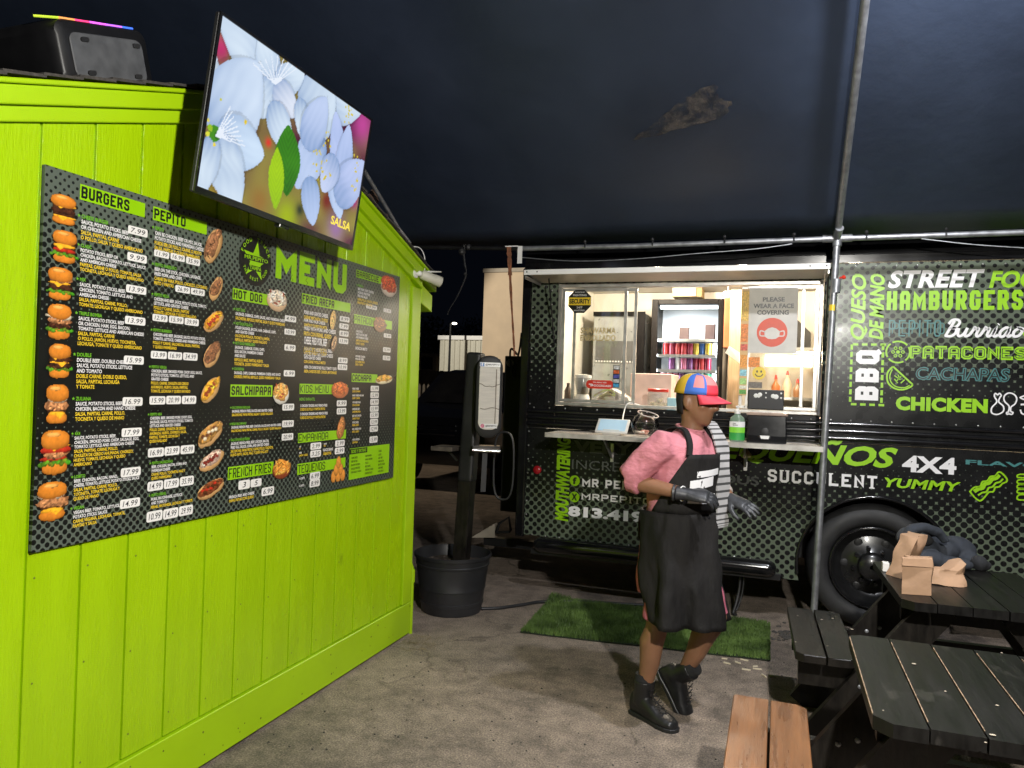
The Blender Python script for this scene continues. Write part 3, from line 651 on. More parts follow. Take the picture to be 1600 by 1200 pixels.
for t, b, wl, yl, um in ((640, 715, 'PORK AND GRATED CHEESE', 'CARNE MECHADA, QUESO', Ue), (700, 772, 'HAM AND PALM CHEESE', 'JAMÓN Y QUESO PALMITA', Ue), (755, 840, 'FRIED WITH PORK AND CHEESE', 'FRITA CON PERNIL, QUESO', U4), (830, 985, 'CHEESE, FRIED PORK, BEEF', 'CARNE, POLLO Y QUESO', Ue), (985, 1045, 'WITH GRATED CHEESE', 'CON CARNE Y POLLO MIXTO', U4), (1055, 1118, 'AREPA CON CARNE DE RES, POLLO, TOMATE Y QUESO', 'AREPA, SHREDDED BEEF, CHICKEN, MAYONNAISE', U4)):
    item(z4, (648, t), (644, b), '', [wl], [yl], .7, um)
item(z4, (648, 915), (644, 990), '', ['TOMATO, CHEESE, CORN, FRIES', 'SAUCES AND PARMESAN CHEESE'], [], .7, U4)
item(z5, (738, 252), (737, 284), 'MENÚ INFANTIL', [], [], .9, None, False)
item(z5, (745, 305), (743, 362), '', ['3 CHICKEN TENDERS AND FRENCH FRIES'], ['3 DEDOS DE POLLO Y PAPITAS FRITAS'], .7)
item(z5, (745, 370), (743, 428), '', ['5 CHICKEN TENDERS AND FRENCH FRIES'], ['5 DEDOS DE POLLO Y PAPITAS FRITAS'], .7)
for p_, q_, wl, yl in (((738, 634), (737, 662), 'BEEF', 'RES'), ((736, 678), (735, 720), 'HAM', 'JAMÓN Y QUESO'), ((928, 612), (927, 640), 'CHICKEN', 'POLLO'), ((925, 650), (924, 710), 'BLACK BEANS', 'CARAOTAS')):
    item(z5, p_, q_, '', [wl], [yl], .7)
item(z5, (738, 878), (737, 902), '', ['4 UNITS'], [], .8); item(z5, (736, 935), (735, 958), '', ['6 UNITS'], [], .8)
U5 = z4(1225, 500)[0]
item(z4, (1050, 445), (1048, 600), 'PARRILLA', ['BEEF, PORK CHOP, CHICKEN,', 'SAUSAGE, FRIED PORK', 'FRIES AND SALAD'], ['CARNE, POLLO, CHULETA, CHORIZO', 'PAPAS FRITAS Y ENSALADA'], .7, U5)
item(z4, (1037, 790), (1035, 905), '', ['HAM, SAUCE,', 'FRIED PLANTAIN, BEEF', 'AND PARMESAN CHEESE'], ['JAMÓN, PLÁTANO FRITO', 'CARNE Y QUESO'], .7, U5)
item(z4, (1033, 915), (1032, 945), '', ['PATACON MIXTO'], [], .7, U5)
item(z4, (1032, 980), (1030, 1062), '', ['WITH BEEF, CHICKEN', 'PORK AND CHEESE'], ['CON CARNE, POLLO,', 'CERDO Y QUESO'], .7, U5)
U6 = z5(1290, 400)[0]
for i, (wl, yl) in enumerate((('HAND CHEESE', 'QUESO DE MANO'), ('HAND CHEESE AND HAM', 'QUESO Y JAMÓN'), ('WITH FRIED PORK', 'CON COCHINO'), ('SHREDDED BEEF', 'CARNE MECHADA'), ('BEEF AND CHICKEN', 'CARNE Y POLLO'), ('PORK CHEESE', 'PERNIL QUESO'), ('MIX, CHEESE, PORK', 'MIXTA, QUESO'), ('WITH CHICKEN', 'CON POLLO'))):
    y = (175, 228, 283, 335, 388, 440, 492, 575)[i]; item(z5, (1152, y), (1150, y+42), '', [wl], [yl], .7, U6)
# sides and extras panel
r = RC(z5, (1130, 655), (1434, 840)); hd.face([MF.p(r[0], r[1], .0012), MF.p(r[2], r[1], .0012), MF.p(r[2], r[3], .0012), MF.p(r[0], r[3], .0012)])
H_, W_ = r[3]-r[1], r[2]-r[0]
hl.face([MF.p(r[0]+W_*.0, r[3]-H_*.19, .0016), MF.p(r[0]+W_*.42, r[3]-H_*.19, .0016), MF.p(r[0]+W_*.42, r[3]-H_*.02, .0016), MF.p(r[0], r[3]-H_*.02, .0016)])
text(hd, MF, 'SIDES Y EXTRAS', (r[0]+W_*.03, r[3]-H_*.155, r[0]+W_*.39, r[3]-H_*.05), .0024, bold=.03)
for c, col in enumerate((('HAM CHEESE', 'BEEF PATTIES', 'BACON TOCINETA', 'SAUCES, FRIED EGG', 'PORK SALSA Y HUEVO'), ('BABY BURGER', 'PAPAS CHICKEN', 'POLLO', 'BEEF CARNE', 'CHEDDAR Y SALSA', 'CHICKEN POLLO'), ('CHEESE', 'QUESO', 'BABY BEEF', 'HAM, BACON', 'GRATED CHEESE', 'CORN MAIZ', 'PAPAS FRITAS'))):
    for i, t in enumerate(col): line(hl, MF, t, r[0]+W_*(.05+.33*c), r[3]-H_*(.34-.10*(c == 2)+.115*i), H_*.062, .0018, bold=.02, xs=.7, umax=r[0]+W_*(.35+.32*c))
so_ = build(hd, 'extras_plate', M['lime_print'], menu); build(hl, 'extras_lettering', M['black_print'], so_); hd, hl = MB(), MB()
# title
r = RC(z4, (440, 145), (962, 515)); r = (r[0], z4(437, 405)[1], r[2], z4(440, 147)[1])
word(hd, MF, 'MENU', r, .27, .0016, gap=.16)
for u, v, l in ((.20, .0, .22), (.40, .0, .25), (.60, 0, .2)):        # cracks in the letters
    uu = r[0]+(r[2]-r[0])*u; vv = r[1]+(r[3]-r[1])*v; hh = (r[3]-r[1])*l
    curve_line(hl, MF, [(uu, vv), (uu+.012, vv+hh*.3), (uu-.006, vv+hh*.55), (uu+.008, vv+hh)], .0010, .0022)
to_ = build(hd, 'title_lettering', M['lime_print'], menu); build(hl, 'crack', M['black_print'], to_); hd, hl = MB(), MB()
# star badge
r = RC(z4, (165, 90), (393, 470)); cu, cv = (r[0]+r[2])/2, (z4(280, 278)[1]); rb = (r[2]-r[0])/2*1.02
bm_ = MB(); disc(bm_, MF, cu, cv, rb, .0013, n=36, rv=rb); bdg = build(bm_, 'badge', M['black_print'], menu)
st = [(cu+rb*.80*(1 if i % 2 == 0 else .42)*math.sin(math.pi*i/5+.12), cv+rb*.80*(1 if i % 2 == 0 else .42)*math.cos(math.pi*i/5+.12)) for i in range(10)]
for i in range(10): j = (i+1) % 10; hd.face([MF.p(*st[j], .0019), MF.p(*st[i], .0019), MF.p(cu, cv, .0019)])
hl.face([MF.p(cu-rb*.72, cv-rb*.02, .0023), MF.p(cu+rb*.78, cv-rb*.02, .0023), MF.p(cu+rb*.78, cv+rb*.20, .0023), MF.p(cu-rb*.72, cv+rb*.20, .0023)])
text(hd, MF, 'MR.PEPITO', (cu-rb*.68, cv+rb*.02, cu+rb*.76, cv+rb*.17), .0027, bold=.02)
hl.face([MF.p(cu-rb*.42, cv-rb*.40, .0023), MF.p(cu+rb*.42, cv-rb*.40, .0023), MF.p(cu+rb*.42, cv-rb*.20, .0023), MF.p(cu-rb*.42, cv-rb*.20, .0023)])
text(hd, MF, 'TAMPA', (cu-rb*.36, cv-rb*.37, cu+rb*.36, cv-rb*.22), .0027, bold=.02)
def arc_text(mb, fr, t, cu, cv, r, a0, a1, h, d, up=True):
    for i, ch in enumerate(t):
        if ch == ' ': continue
        a = a0+(a1-a0)*i/(len(t)-1); g, f, x0, x1, y0, y1 = glyphs(ch, .02, 0, 1, 2); k = h/.7; pts = []
        for x, y in g:
            lx, ly = (x-(x0+x1)/2)*k, y*k - (0 if up else h)
            rr, tt = (r+ly, a-lx/r) if up else (r-ly-h, a+lx/r)
            pts.append(fr.p(cu+rr*math.cos(tt), cv+rr*math.sin(tt), d))
        mb.tris(pts, f)
build(hl, 'badge_band', M['black_print'], bdg)
arc_text(hd, MF, 'FOOD TRUCK', cu, cv, rb*.80, R(158), R(22), rb*.15, .0024)
arc_text(hd, MF, 'THE BEST FOOD', cu, cv, rb*.80, R(205), R(335), rb*.13, .0024, False)
build(hd, 'badge_star', M['lime_print'], bdg)

# food photographs on the board, painted procedurally
rng = np.random.RandomState(4)
def vnoise(h, w_, n, seed):
    r_ = np.random.RandomState(seed); g = r_.rand(n+2, n+2); yy, xx = np.mgrid[0:h, 0:w_].astype(float); yy = yy/h*n; xx = xx/w_*n
    i, j = yy.astype(int), xx.astype(int); fy, fx = yy-i, xx-j; fy = fy*fy*(3-2*fy); fx = fx*fx*(3-2*fx)
    return g[i, j]*(1-fy)*(1-fx)+g[i+1, j]*fy*(1-fx)+g[i, j+1]*(1-fy)*fx+g[i+1, j+1]*fy*fx
def L3(c): return np.array(S(*c))
def tint_(c_, k_): return tuple(int(min(255, v*k_)) for v in c_)
def canvas(n=46): return np.zeros((n, n, 3)), np.zeros((n, n), bool)
def blob_(img, msk, cx, cy, rx, ry, col, seed=0, rough=.12, tex=.25, ang=0.0, p=2.0, grain=9):
    h, w_ = msk.shape; yy, xx = np.mgrid[0:h, 0:w_]; x, y = (xx+.5)/w_-cx, (yy+.5)/h-cy
    c, s = math.cos(ang), math.sin(ang); x, y = x*c+y*s, -x*s+y*c
    nz = vnoise(h, w_, 6, seed+1); t = (np.abs(x/rx)**p+np.abs(y/ry)**p) < 1+rough*(nz-.5)*4
    q_ = np.clip(np.abs(x/rx)**2+np.abs(y/ry)**2, 0, 1.3); sh = (1+tex*((vnoise(h, w_, grain, seed+2)-.5)*1.2+(vnoise(h, w_, 22, seed+7)-.5)*1.2))*(1.12-.50*q_**2)*(1-.28*np.clip(y/ry, -1, 1))
    img[t] = (L3(col)[None, :]*np.clip(sh[t], .2, 2)[:, None]); msk |= t
BUN, MEAT, CHED, LETT, TOMA, EGGW, PORK = (212, 128, 40), (70, 38, 24), (246, 176, 40), (96, 148, 40), (178, 44, 28), (238, 226, 200), (176, 120, 78)
def burger(layers, seed):
    img, m_ = canvas(); r_ = np.random.RandomState(seed)
    blob_(img, m_, .5, .52, .36, .34, (74, 42, 22), seed, .1, .6, p=3); blob_(img, m_, .5, .85, .37, .14, BUN, seed, .06, .2, p=2.6)
    n = len(layers)
    for i, (col, wd, th) in enumerate(layers[::-1]):
        y = .74-.38*i/max(1, n-1) if n > 1 else .55
        if col is CHED:
            blob_(img, m_, .5, y, wd*.96, th*.55, col, seed*13+i, .15, .25)
            xc = r_.uniform(.35, .65)
            for q in range(7): blob_(img, m_, xc, y+.018*q, .20*(1-q/7.5), .022, col, seed+q, .1, .2)      # a corner of cheese hangs down
        elif col is LETT:
            for q in range(9): blob_(img, m_, .5+wd*(q/4-1)*.95, y+.03*math.sin(q*2.3+seed), .085, .052, (70+12*(q % 4), 120+14*(q % 3), 30), seed*7+q, .4, .6)
        elif col in (PORK, MEAT):
            blob_(img, m_, .5, y, wd, th, col, seed*13+i, .3, .8, grain=16)
            for q in range(12): blob_(img, m_, .5+wd*r_.uniform(-.95, .95), y+th*r_.uniform(-.8, .9), .05, .022, tint_(col, r_.uniform(.55, 1.5)), seed+q, .4, .5, ang=r_.uniform(-.6, .6))
        else: blob_(img, m_, .5+r_.uniform(-.03, .03), y, wd, th, col, seed*13+i, .35, .5)
    blob_(img, m_, .5+r_.uniform(-.02, .02), .235, .415, .215, BUN, seed, .06, .16, p=2.5); blob_(img, m_, .43, .13, .20, .05, (238, 170, 86), seed, .25, .15)
    return img, m_
def sub(ang, bread, fill, seed, specks=None):
    img, m_ = canvas(); blob_(img, m_, .5, .52, .50, .27, bread, seed, .08, .2, ang); blob_(img, m_, .5, .46, .44, .20, fill, seed+5, .25, .7, ang, grain=14)
    r_ = np.random.RandomState(seed)
    for i in range(26):
        t = r_.uniform(-1, 1); blob_(img, m_, .5+.38*t*math.cos(ang)+r_.uniform(-.08, .08), .46+.38*t*math.sin(ang)+r_.uniform(-.08, .08), .06, .02, tint_(fill, r_.uniform(.5, 1.55)), i+seed, .4, .5, ang=r_.uniform(-1.5, 1.5))
    for i in range(8):
        if specks: blob_(img, m_, .5+.3*math.cos(ang)*(i/4-1), .46+.3*math.sin(ang)*(i/4-1)+.05*((i*5) % 3-1), .06, .05, specks[i % len(specks)], i+seed, .3, .3)
    return img, m_
def heap(bowl, fill, seed, specks=()):
    img, m_ = canvas(); blob_(img, m_, .5, .56, .46, .42, bowl, seed, .03, .1); blob_(img, m_, .5, .46, .44, .36, fill, seed+3, .2, .6, grain=14)
    r_ = np.random.RandomState(seed)
    for i in range(30): blob_(img, m_, .5+r_.uniform(-.34, .34), .45+r_.uniform(-.27, .27), .10, .022, tint_(fill, r_.uniform(.6, 1.45)), i+seed, .3, .4, ang=r_.uniform(-1.5, 1.5))
    for i in range(10):
        if specks: blob_(img, m_, .5+.3*math.sin(i*2.4), .45+.24*math.cos(i*1.7), .09, .035, specks[i % len(specks)], i+seed, .3, .3, ang=i*.8)
    return img, m_
BL = [[(CHED, .40, .10), (MEAT, .38, .10), (CHED, .42, .05)], [(MEAT, .40, .07), (CHED, .40, .09), (TOMA, .38, .06), (LETT, .46, .09)], [(PORK, .40, .12), (CHED, .42, .06), (MEAT, .40, .08), (LETT, .44, .07)],
      [(EGGW, .42, .09), (PORK, .42, .08), (MEAT, .40, .07), (LETT, .42, .08)], [(CHED, .40, .07), (MEAT, .42, .09), (CHED, .42, .05), (MEAT, .42, .08), (LETT, .46, .08)], [(EGGW, .34, .10), (PORK, .44, .14), (CHED, .30, .10)],
      [(CHED, .44, .07), (TOMA, .48, .08), (PORK, .42, .12), (TOMA, .42, .05), (LETT, .42, .07)], [(EGGW, .36, .10), (PORK, .46, .13), (CHED, .32, .10)]]
BR = [(z2, (98, 215), (292, 408)), (z2, (106, 437), (292, 650)), (z2, (78, 668), (265, 880)), (z2, (76, 895), (258, 1125)), (mp, (71, 536), (113, 592)), (z3, (98, 185), (262, 425)), (z3, (68, 452), (268, 722)), (z3, (48, 755), (258, 990))]
pics = [(f, a, b, *burger(l, i+1)) for i, ((f, a, b), l) in enumerate(zip(BR, BL))]
SB = [(312, 350, 353, 415, 1.05, (150, 104, 72), None), (322, 428, 352, 472, 1.0, (142, 96, 64), None), (314, 480, 352, 523, .8, (232, 160, 40), [(190, 60, 40)]), (311, 530, 350, 577, 1.0, (140, 92, 60), None), (308, 585, 348, 633, .9, (240, 178, 50), [(150, 60, 30)]), (306, 650, 350, 706, .6, (190, 140, 70), [(110, 60, 34), (236, 220, 190)]), (308, 696, 352, 742, .6, (210, 180, 160), [(130, 40, 30)]), (305, 741, 352, 785, .5, (134, 72, 40), [(190, 50, 30), (90, 50, 24)])]
for i, (a, b, c, d_, an, fl, sp) in enumerate(SB): pics.append((mp, (a, b), (c, d_), *sub(-an, (216, 168, 110), fl, 40+i, sp)))
for i, (a, b, c, d_, k_) in enumerate(((415, 448, 449, 488, heap((226, 190, 150), (222, 206, 184), 61, [(150, 60, 30), (240, 236, 226)])), (511, 484, 528, 515, sub(-1.4, (222, 180, 110), (216, 176, 100), 62)), (513, 524, 530, 550, sub(-1.2, (90, 60, 44), (190, 150, 110), 63, [(60, 30, 24)])),
    (593, 428, 621, 465, heap((226, 210, 196), (206, 84, 50), 64, [(180, 50, 30), (226, 140, 90)])), (582, 493, 604, 520, heap((150, 90, 44), (120, 66, 36), 65, [(190, 130, 70)])), (586, 579, 613, 606, sub(-.2, (240, 226, 190), (222, 166, 64), 66)), (425, 594, 452, 633, heap((236, 232, 222), (226, 166, 80), 67, [(180, 70, 40), (246, 214, 150)])),
    (516, 594, 545, 623, heap((206, 110, 60), (214, 116, 56), 68, [(186, 80, 40)])), (521, 651, 543, 686, sub(-1.3, (190, 120, 66), (206, 136, 76), 69)), (424, 714, 455, 749, heap((150, 70, 40), (230, 156, 64), 70, [(246, 190, 100), (206, 120, 44)])))):
    pics.append((mp, (a, b), (c, d_), *k_))
img, m_ = canvas()
for x_, y_ in ((.2, .8), (.5, .82), (.8, .8), (.36, .55), (.64, .55), (.5, .27)): blob_(img, m_, x_, y_, .16, .24, (222, 146, 62), int(x_*50), .03, .25)
pics.append((mp, (516, 712), (540, 752), img, m_))
for f, a, b, im, mk in pics:
    xm, ym = (a[0]+b[0])/2, (a[1]+b[1])/2; r = (f(a[0], ym)[0], f(xm, b[1])[1], f(b[0], ym)[0], f(xm, a[1])[1]); raster('food_picture', MF, r, im, mk, M['print'], menu, .0030)

# ------------------------------------------------------------------ television
TB0, TB1 = 0.25, 0.33                                                  # distance of the bottom and top edges from the wall
def tvp(px, py, d): return on_x(px, py, WX+d)
c00, c10, c01, c11 = tvp(304, 299, TB0), tvp(553, 393, TB0), tvp(342, 16, TB1), tvp(578, 184, TB1)
tv = thing('television', 'flat television showing white blossoms, hung in front of the hut gable', 'television', (WX+0.2, 2.6, 2.24))
U_ = (c10-c00); U_ = (U_+(c11-c01))/2; TW = U_.length; U_.normalize()
V_ = ((c01+c11)/2-(c00+c10)/2); V_ = V_-U_*V_.dot(U_); TH = V_.length; V_.normalize(); N_v = U_.cross(V_).normalized()
cen = (c00+c10+c01+c11)/4
TF = Frame(cen-U_*TW/2-V_*TH/2, U_, V_, N_v)
m_ = MB(); m_.prism([(0, 0), (TW, 0), (TW, TH), (0, TH)], TF, -0.022, -0.002); build(m_, 'housing', M['black_plastic'], tv, bevel=.004)
m_ = MB(); bz = .010
for q in ([(0, 0), (TW, 0), (TW, .022), (0, .022)], [(0, TH-bz), (TW, TH-bz), (TW, TH), (0, TH)], [(0, .022), (bz, .022), (bz, TH-bz), (0, TH-bz)], [(TW-bz, .022), (TW, .022), (TW, TH-bz), (TW-bz, TH-bz)]): m_.prism(q, TF, -0.0015, 0.005)
build(m_, 'bezel', M['black_gloss'], tv)
m_ = MB(); m_.prism([(TW*.47, -.012), (TW*.53, -.012), (TW*.53, .0), (TW*.47, .0)], TF, -.03, 0.0); build(m_, 'sensor', M['black_gloss'], tv, bevel=.002)
m_ = MB(); m_.bar((WX-.01, cen.y, cen.z-.05), cen-N_v*.022-V_*.05, .10, .10); m_.box((WX, cen.y-.2, cen.z-.2), (WX+.02, cen.y+.2, cen.z+.1)); build(m_, 'wall_bracket', M['black_metal'], tv)
SH, SW = 132, 216
def tuv(px, py):
    d = ray(px, py); t = (TF.O-EYEP).dot(N_v)/d.dot(N_v); q = EYEP+d*t-TF.O; return (q.dot(U_)-bz)/(TW-2*bz), 1-(q.dot(V_)-.022)/(TH-.022-bz)
def z6(x, y): return tuv(280+x/2.857, y/2.857)
scr = np.zeros((SH, SW, 3)); yy, xx = np.mgrid[0:SH, 0:SW]; XX, YY = (xx+.5)/SW, (yy+.5)/SH
n1, n2, n3 = vnoise(SH, SW, 6, 21), vnoise(SH, SW, 9, 22), vnoise(SH, SW, 14, 23)
scr[:] = L3((120, 96, 60)); scr += (n1[..., None]-.5)*L3((130, 140, 30))*1.6; scr = np.clip(scr, .01, 1)
def region(x, y, r_, col):
    u, v = z6(x, y); t = np.exp(-(((XX-u)*1.7)**2+(YY-v)**2)/r_**2)[..., None]; scr[:] = scr*(1-t)+L3(col)*t
region(190, 200, .10, (196, 30, 110)); region(185, 90, .09, (120, 130, 20)); region(260, 280, .06, (90, 150, 20)); region(820, 560, .14, (190, 70, 150)); region(180, 850, .08, (150, 120, 20))
region(320, 570, .07, (96, 46, 40)); region(430, 600, .05, (150, 160, 60)); region(400, 640, .03, (220, 50, 40)); region(430, 780, .09, (130, 110, 60)); region(360, 900, .09, (150, 110, 50)); region(660, 900, .08, (120, 30, 24)); region(480, 970, .13, (160, 180, 10)); region(540, 940, .05, (30, 46, 30)); region(700, 1020, .10, (150, 110, 160)); region(780, 900, .05, (200, 40, 150)); region(790, 860, .03, (220, 190, 30))
def petal(tip, base, width, seed, tint=(214, 230, 246), dk=(112, 146, 196)):
    width *= .93
    (tu, tv_), (bu, bv) = z6(*tip), z6(*base); k = 1.72
    dx, dy = (tu-bu)*k, tv_-bv; Lp = math.hypot(dx, dy); dx /= Lp; dy /= Lp
    a = ((XX-bu)*k*dx+(YY-bv)*dy)/Lp; b = (-(XX-bu)*k*dy+(YY-bv)*dx)/Lp
    prof = width*np.clip(np.sin(np.clip(a, 0, 1)**0.75*math.pi), 0, 1)**.62
    inside = (a > 0) & (a < 1) & (np.abs(b) < prof)
    nz = vnoise(SH, SW, 8, seed); st_ = 0.5+.5*np.sin(b*46+nz*7); e = np.clip(np.abs(b)/(prof+1e-6), 0, 1)
    t = np.clip(.16*st_*(1-a)+.55*(1-a)**2.6+.30*(nz-.35)+.26*e**5, 0, 1)[..., None]
    hal = (a > -.03) & (a < 1.04) & (np.abs(b) < prof*1.10+.012) & ~inside; scr[hal] *= .78
    c_ = L3(tint)*(1-t)+L3(dk)*t
    scr[inside] = c_[inside]
petal((560, 470), (690, 380), .52, 1); petal((830, 470), (640, 400), .40, 2); petal((690, 380), (560, 560), .55, 3)
petal((180, 80), (430, 370), .30, 4); petal((360, 160), (430, 380), .42, 5); petal((560, 330), (430, 385), .34, 6); petal((330, 520), (430, 380), .40, 7); petal((530, 520), (425, 385), .40, 8, (222, 230, 246))
petal((500, 690), (410, 460), .34, 9); petal((560, 640), (540, 440), .30, 10); petal((520, 840), (640, 600), .36, 11, (190, 208, 242)); petal((660, 440), (560, 660), .34, 12, (196, 212, 246)); petal((700, 500), (720, 830), .22, 13, (186, 202, 244)); petal((760, 560), (720, 860), .24, 14, (190, 206, 246)); petal((600, 1010), (580, 790), .34, 15, (182, 202, 240)); petal((720, 980), (690, 740), .30, 16, (196, 214, 246)); petal((830, 730), (700, 900), .36, 17, (190, 204, 244)); petal((640, 860), (700, 700), .40, 18, (204, 216, 248))
petal((140, 190), (160, 600), .20, 19); petal((360, 290), (165, 610), .42, 20, (214, 230, 250)); petal((380, 700), (165, 600), .40, 21, (208, 228, 250)); petal((270, 930), (160, 600), .36, 22); petal((90, 880), (160, 610), .26, 23)
def blade(tip, base, width, col, dk, seed):
    (tu, tv_), (bu, bv) = z6(*tip), z6(*base); k = 1.72; dx, dy = (tu-bu)*k, tv_-bv; Lp = math.hypot(dx, dy); dx /= Lp; dy /= Lp
    a = ((XX-bu)*k*dx+(YY-bv)*dy)/Lp; b = (-(XX-bu)*k*dy+(YY-bv)*dx)/Lp; prof = width*np.clip(np.sin(np.clip(a, 0, 1)*math.pi), 0, 1)**.8
    ins = (a > 0) & (a < 1) & (np.abs(b) < prof); t = np.clip(.5+.5*np.sin((a-np.abs(b)*1.5)*60)*.4+.6*(vnoise(SH, SW, 10, seed)-.5), 0, 1)[..., None]
    scr[ins] = (L3(col)*(1-t)+L3(dk)*t)[ins]
blade((490, 560), (480, 880), .30, (60, 140, 20), (30, 96, 14), 31); blade((440, 660), (430, 940), .20, (170, 212, 20), (130, 180, 16), 32)
for x_, y_, r_, col in ((160, 600, .048, (64, 140, 20)), (172, 610, .026, (40, 110, 16)), (140, 575, .020, (150, 190, 30)), (130, 600, .016, (220, 220, 60)), (158, 648, .012, (236, 214, 40)), (298, 550, .014, (226, 200, 40)), (188, 450, .010, (200, 200, 40)), (130, 540, .012, (226, 210, 90))):
    u, v = z6(x_, y_); t = ((XX-u)*1.72)**2+(YY-v)**2 < r_**2; scr[t] = L3(col)
r_ = np.random.RandomState(9)
for x0, y0, x1, y1, n in ((600, 650, 680, 820, 26), (735, 470, 780, 560, 14), (770, 690, 800, 860, 14), (640, 590, 670, 660, 8)):
    for i in range(n):
        u, v = z6(r_.uniform(x0, x1), r_.uniform(y0, y1)); t = ((XX-u)*1.72)**2+(YY-v)**2 < r_.uniform(.006, .011)**2; scr[t] = L3((214, 196, 60))
for i in range(9):                                                      # filaments
    for (bx, by), (ex, ey) in (((430, 380), (330+28*i, 250+9*abs(i-4))), ((165, 610), (230+8*i, 480+22*i))):
        for q in range(60):
            u, v = z6(bx+(ex-bx)*q/60, by+(ey-by)*q/60); jj, ii = int(u*SW), int(v*SH)
            if 0 <= ii < SH and 0 <= jj < SW: scr[ii, jj] = L3((232, 240, 252))
M['screen'] = vcol_mat('screen_picture', 0.25, emit=1.0)
raster('screen', TF, (bz, .022, TW-bz, TH-bz), np.clip(scr, 0, 1), np.ones((SH, SW), bool), M['screen'], tv, 0.0)
m_ = MB(); a_, b_ = z6(676, 985), z6(776, 1058); sw_, sh_ = TW-2*bz, TH-.022-bz
text(m_, TF, 'SALSA', (bz+a_[0]*sw_, .022+(1-b_[1]+.03)*sh_, bz+(a_[0]+.82*(b_[0]-a_[0]))*sw_, .022+(1-b_[1]+.095)*sh_), .0012, bold=.03)
build(m_, 'screen_lettering', mat('screen_yellow', (0.5, 0.42, 0.05), .3, emit=1.0, ecol=S(206, 186, 70)), tv)

# ------------------------------------------------------------------ loudspeaker lying on the hut roof
spk = thing('party_speaker', 'dark party loudspeaker with a coloured light strip lying on the hut roof', 'speaker', (WX-.15, 1.95, roofz(1.95)+.06))
ca, sa = math.cos(math.atan(SLP)), math.sin(math.atan(SLP)); b0 = on_x(120, 128, WX-.06)
SO = Vector((WX-.06, b0.y-.01, roofz(b0.y-.01)+.072))
SF = Frame(SO, (0, ca, sa), (0, -sa*.55, ca), (1, 0, 0))
def rrect(u0, v0, u1, v1, c, k=5, taper=0.0):
    out = []
    for cx, cy, s in ((u1-c, v1-c, 0), (u0+c, v1-c, 1), (u0+c, v0+c, 2), (u1-c, v0+c, 3)):
        for q in range(k+1): t_ = math.pi/2*(s+q/k); x = cx+c*math.cos(t_); y = cy+c*math.sin(t_); out.append((x+taper*(y-v0), y))
    return out
m_ = MB(); rs = []
for d_, gsh in ((-.62, .02), (-.60, .0), (-.04, -.004), (-.006, .0), (0.0, .008)):
    rs.append([SF.p(u, v, d_) for u, v in rrect(-.03+gsh, 0+gsh, .36-gsh, .215-gsh, .045, 5, -.10)])
m_.loft(rs); build(m_, 'cabinet', mat('speaker_black', (.006, .006, .007), .45, var=.2), spk, smooth=50)
m_ = MB(); m_.prism(rrect(.012, .022, .325, .175, .03, 5, -.10), SF, .0005, .007); pan = build(m_, 'base_panel', M['grey_plastic'], spk, bevel=.003)
m_ = MB()
for u, v in ((.04, .145), (.265, .145), (.055, .035), (.26, .035)): m_.prism(rrect(u, v, u+.032, v+.016, .007, 4), SF, .0072, .013)
each(m_, 'rubber_foot', M['black_plastic'], spk)
for i, (u0, u1, col, es) in enumerate(((-.05, .0, (0.55, 0.75, 0.05), .6), (.0, .06, (0.9, 0.35, 0.1), 1.2), (.06, .12, (0.9, 0.05, 0.2), 2), (.12, .19, (0.75, 0.1, 0.85), 2.6), (.19, .26, (0.45, 0.12, 0.9), 2.4), (.26, .31, (0.05, 0.15, 0.9), 2))):
    m_ = MB(); zc = .217; back = .03 if u0 >= 0 else .10
    n = 5
    m_.tube([SF.p(u0+(u1-u0)*q/n-.022, zc+(.006 if u0 < 0 else 0)*(1-q/n), -.008-(.05*(1-q/n) if u0 < 0 else 0)) for q in range(n+1)], .0042, 6)
    build(m_, 'light_strip', mat('led_%s' % 'abcdef'[i], col, .3, emit=es*.55, ecol=col), spk)

# ------------------------------------------------------------------ security camera on the hut corner
sc = thing('security_camera', 'small white bullet camera with an antenna on the hut corner', 'camera', (WX+.03, HY1-.03, 2.25))
q0 = on_x(651, 427, WX+.03); q1 = on_x(660, 432, WX+.07); q2 = on_x(676, 437, WX+.15)
m_ = MB(); ax = (Vector((WX+.09, q0.y+.01, q0.z-.005))-Vector((WX+.02, q0.y, q0.z)))
m_.tube([(WX+.017, q0.y, q0.z), (WX+.03, q0.y, q0.z)], [.032, .030], 16); m_.ball((WX+.045, q0.y+.008, q0.z), .018, 12, 8); build(m_, 'mount', M['white_paint'], sc, smooth=40)
bd0, bd1 = Vector((WX+.05, q0.y+.022, q0.z-.002)), Vector((WX+.12, q0.y+.115, q0.z-.032))
dd = (bd1-bd0).normalized()
m_ = MB(); m_.tube([bd0, bd0+dd*.01, bd1-dd*.02, bd1], [.022, .030, .032, .032], 18); m_.tube([bd1-dd*.03, bd1+dd*.022], [.0345, .0345], 18, cap=False); build(m_, 'body', mat('camera_white', (.55, .53, .46), .45), sc, smooth=40)
m_ = MB(); m_.tube([bd1-dd*.002, bd1+dd*.006], [.0315, .030], 18); build(m_, 'lens_face', M['black_gloss'], sc, smooth=40)
m_ = MB()
for a_ in (-.6, .5): m_.ball(bd1+dd*.008+Vector((0.002, .012*a_, -.014)), .0045, 8, 6)
each(m_, 'infrared_light', mat('led_white', (.8, .8, .8), .2, emit=1.5), sc)
m_ = MB(); m_.tube([bd0+dd*.03+Vector((0, 0, .024)), bd0+dd*.05+Vector((.01, .02, .036)), bd0+dd*.05+Vector((.02, .15, .055))], [.008, .006, .004], 8); build(m_, 'antenna', M['white_paint'], sc, smooth=40)
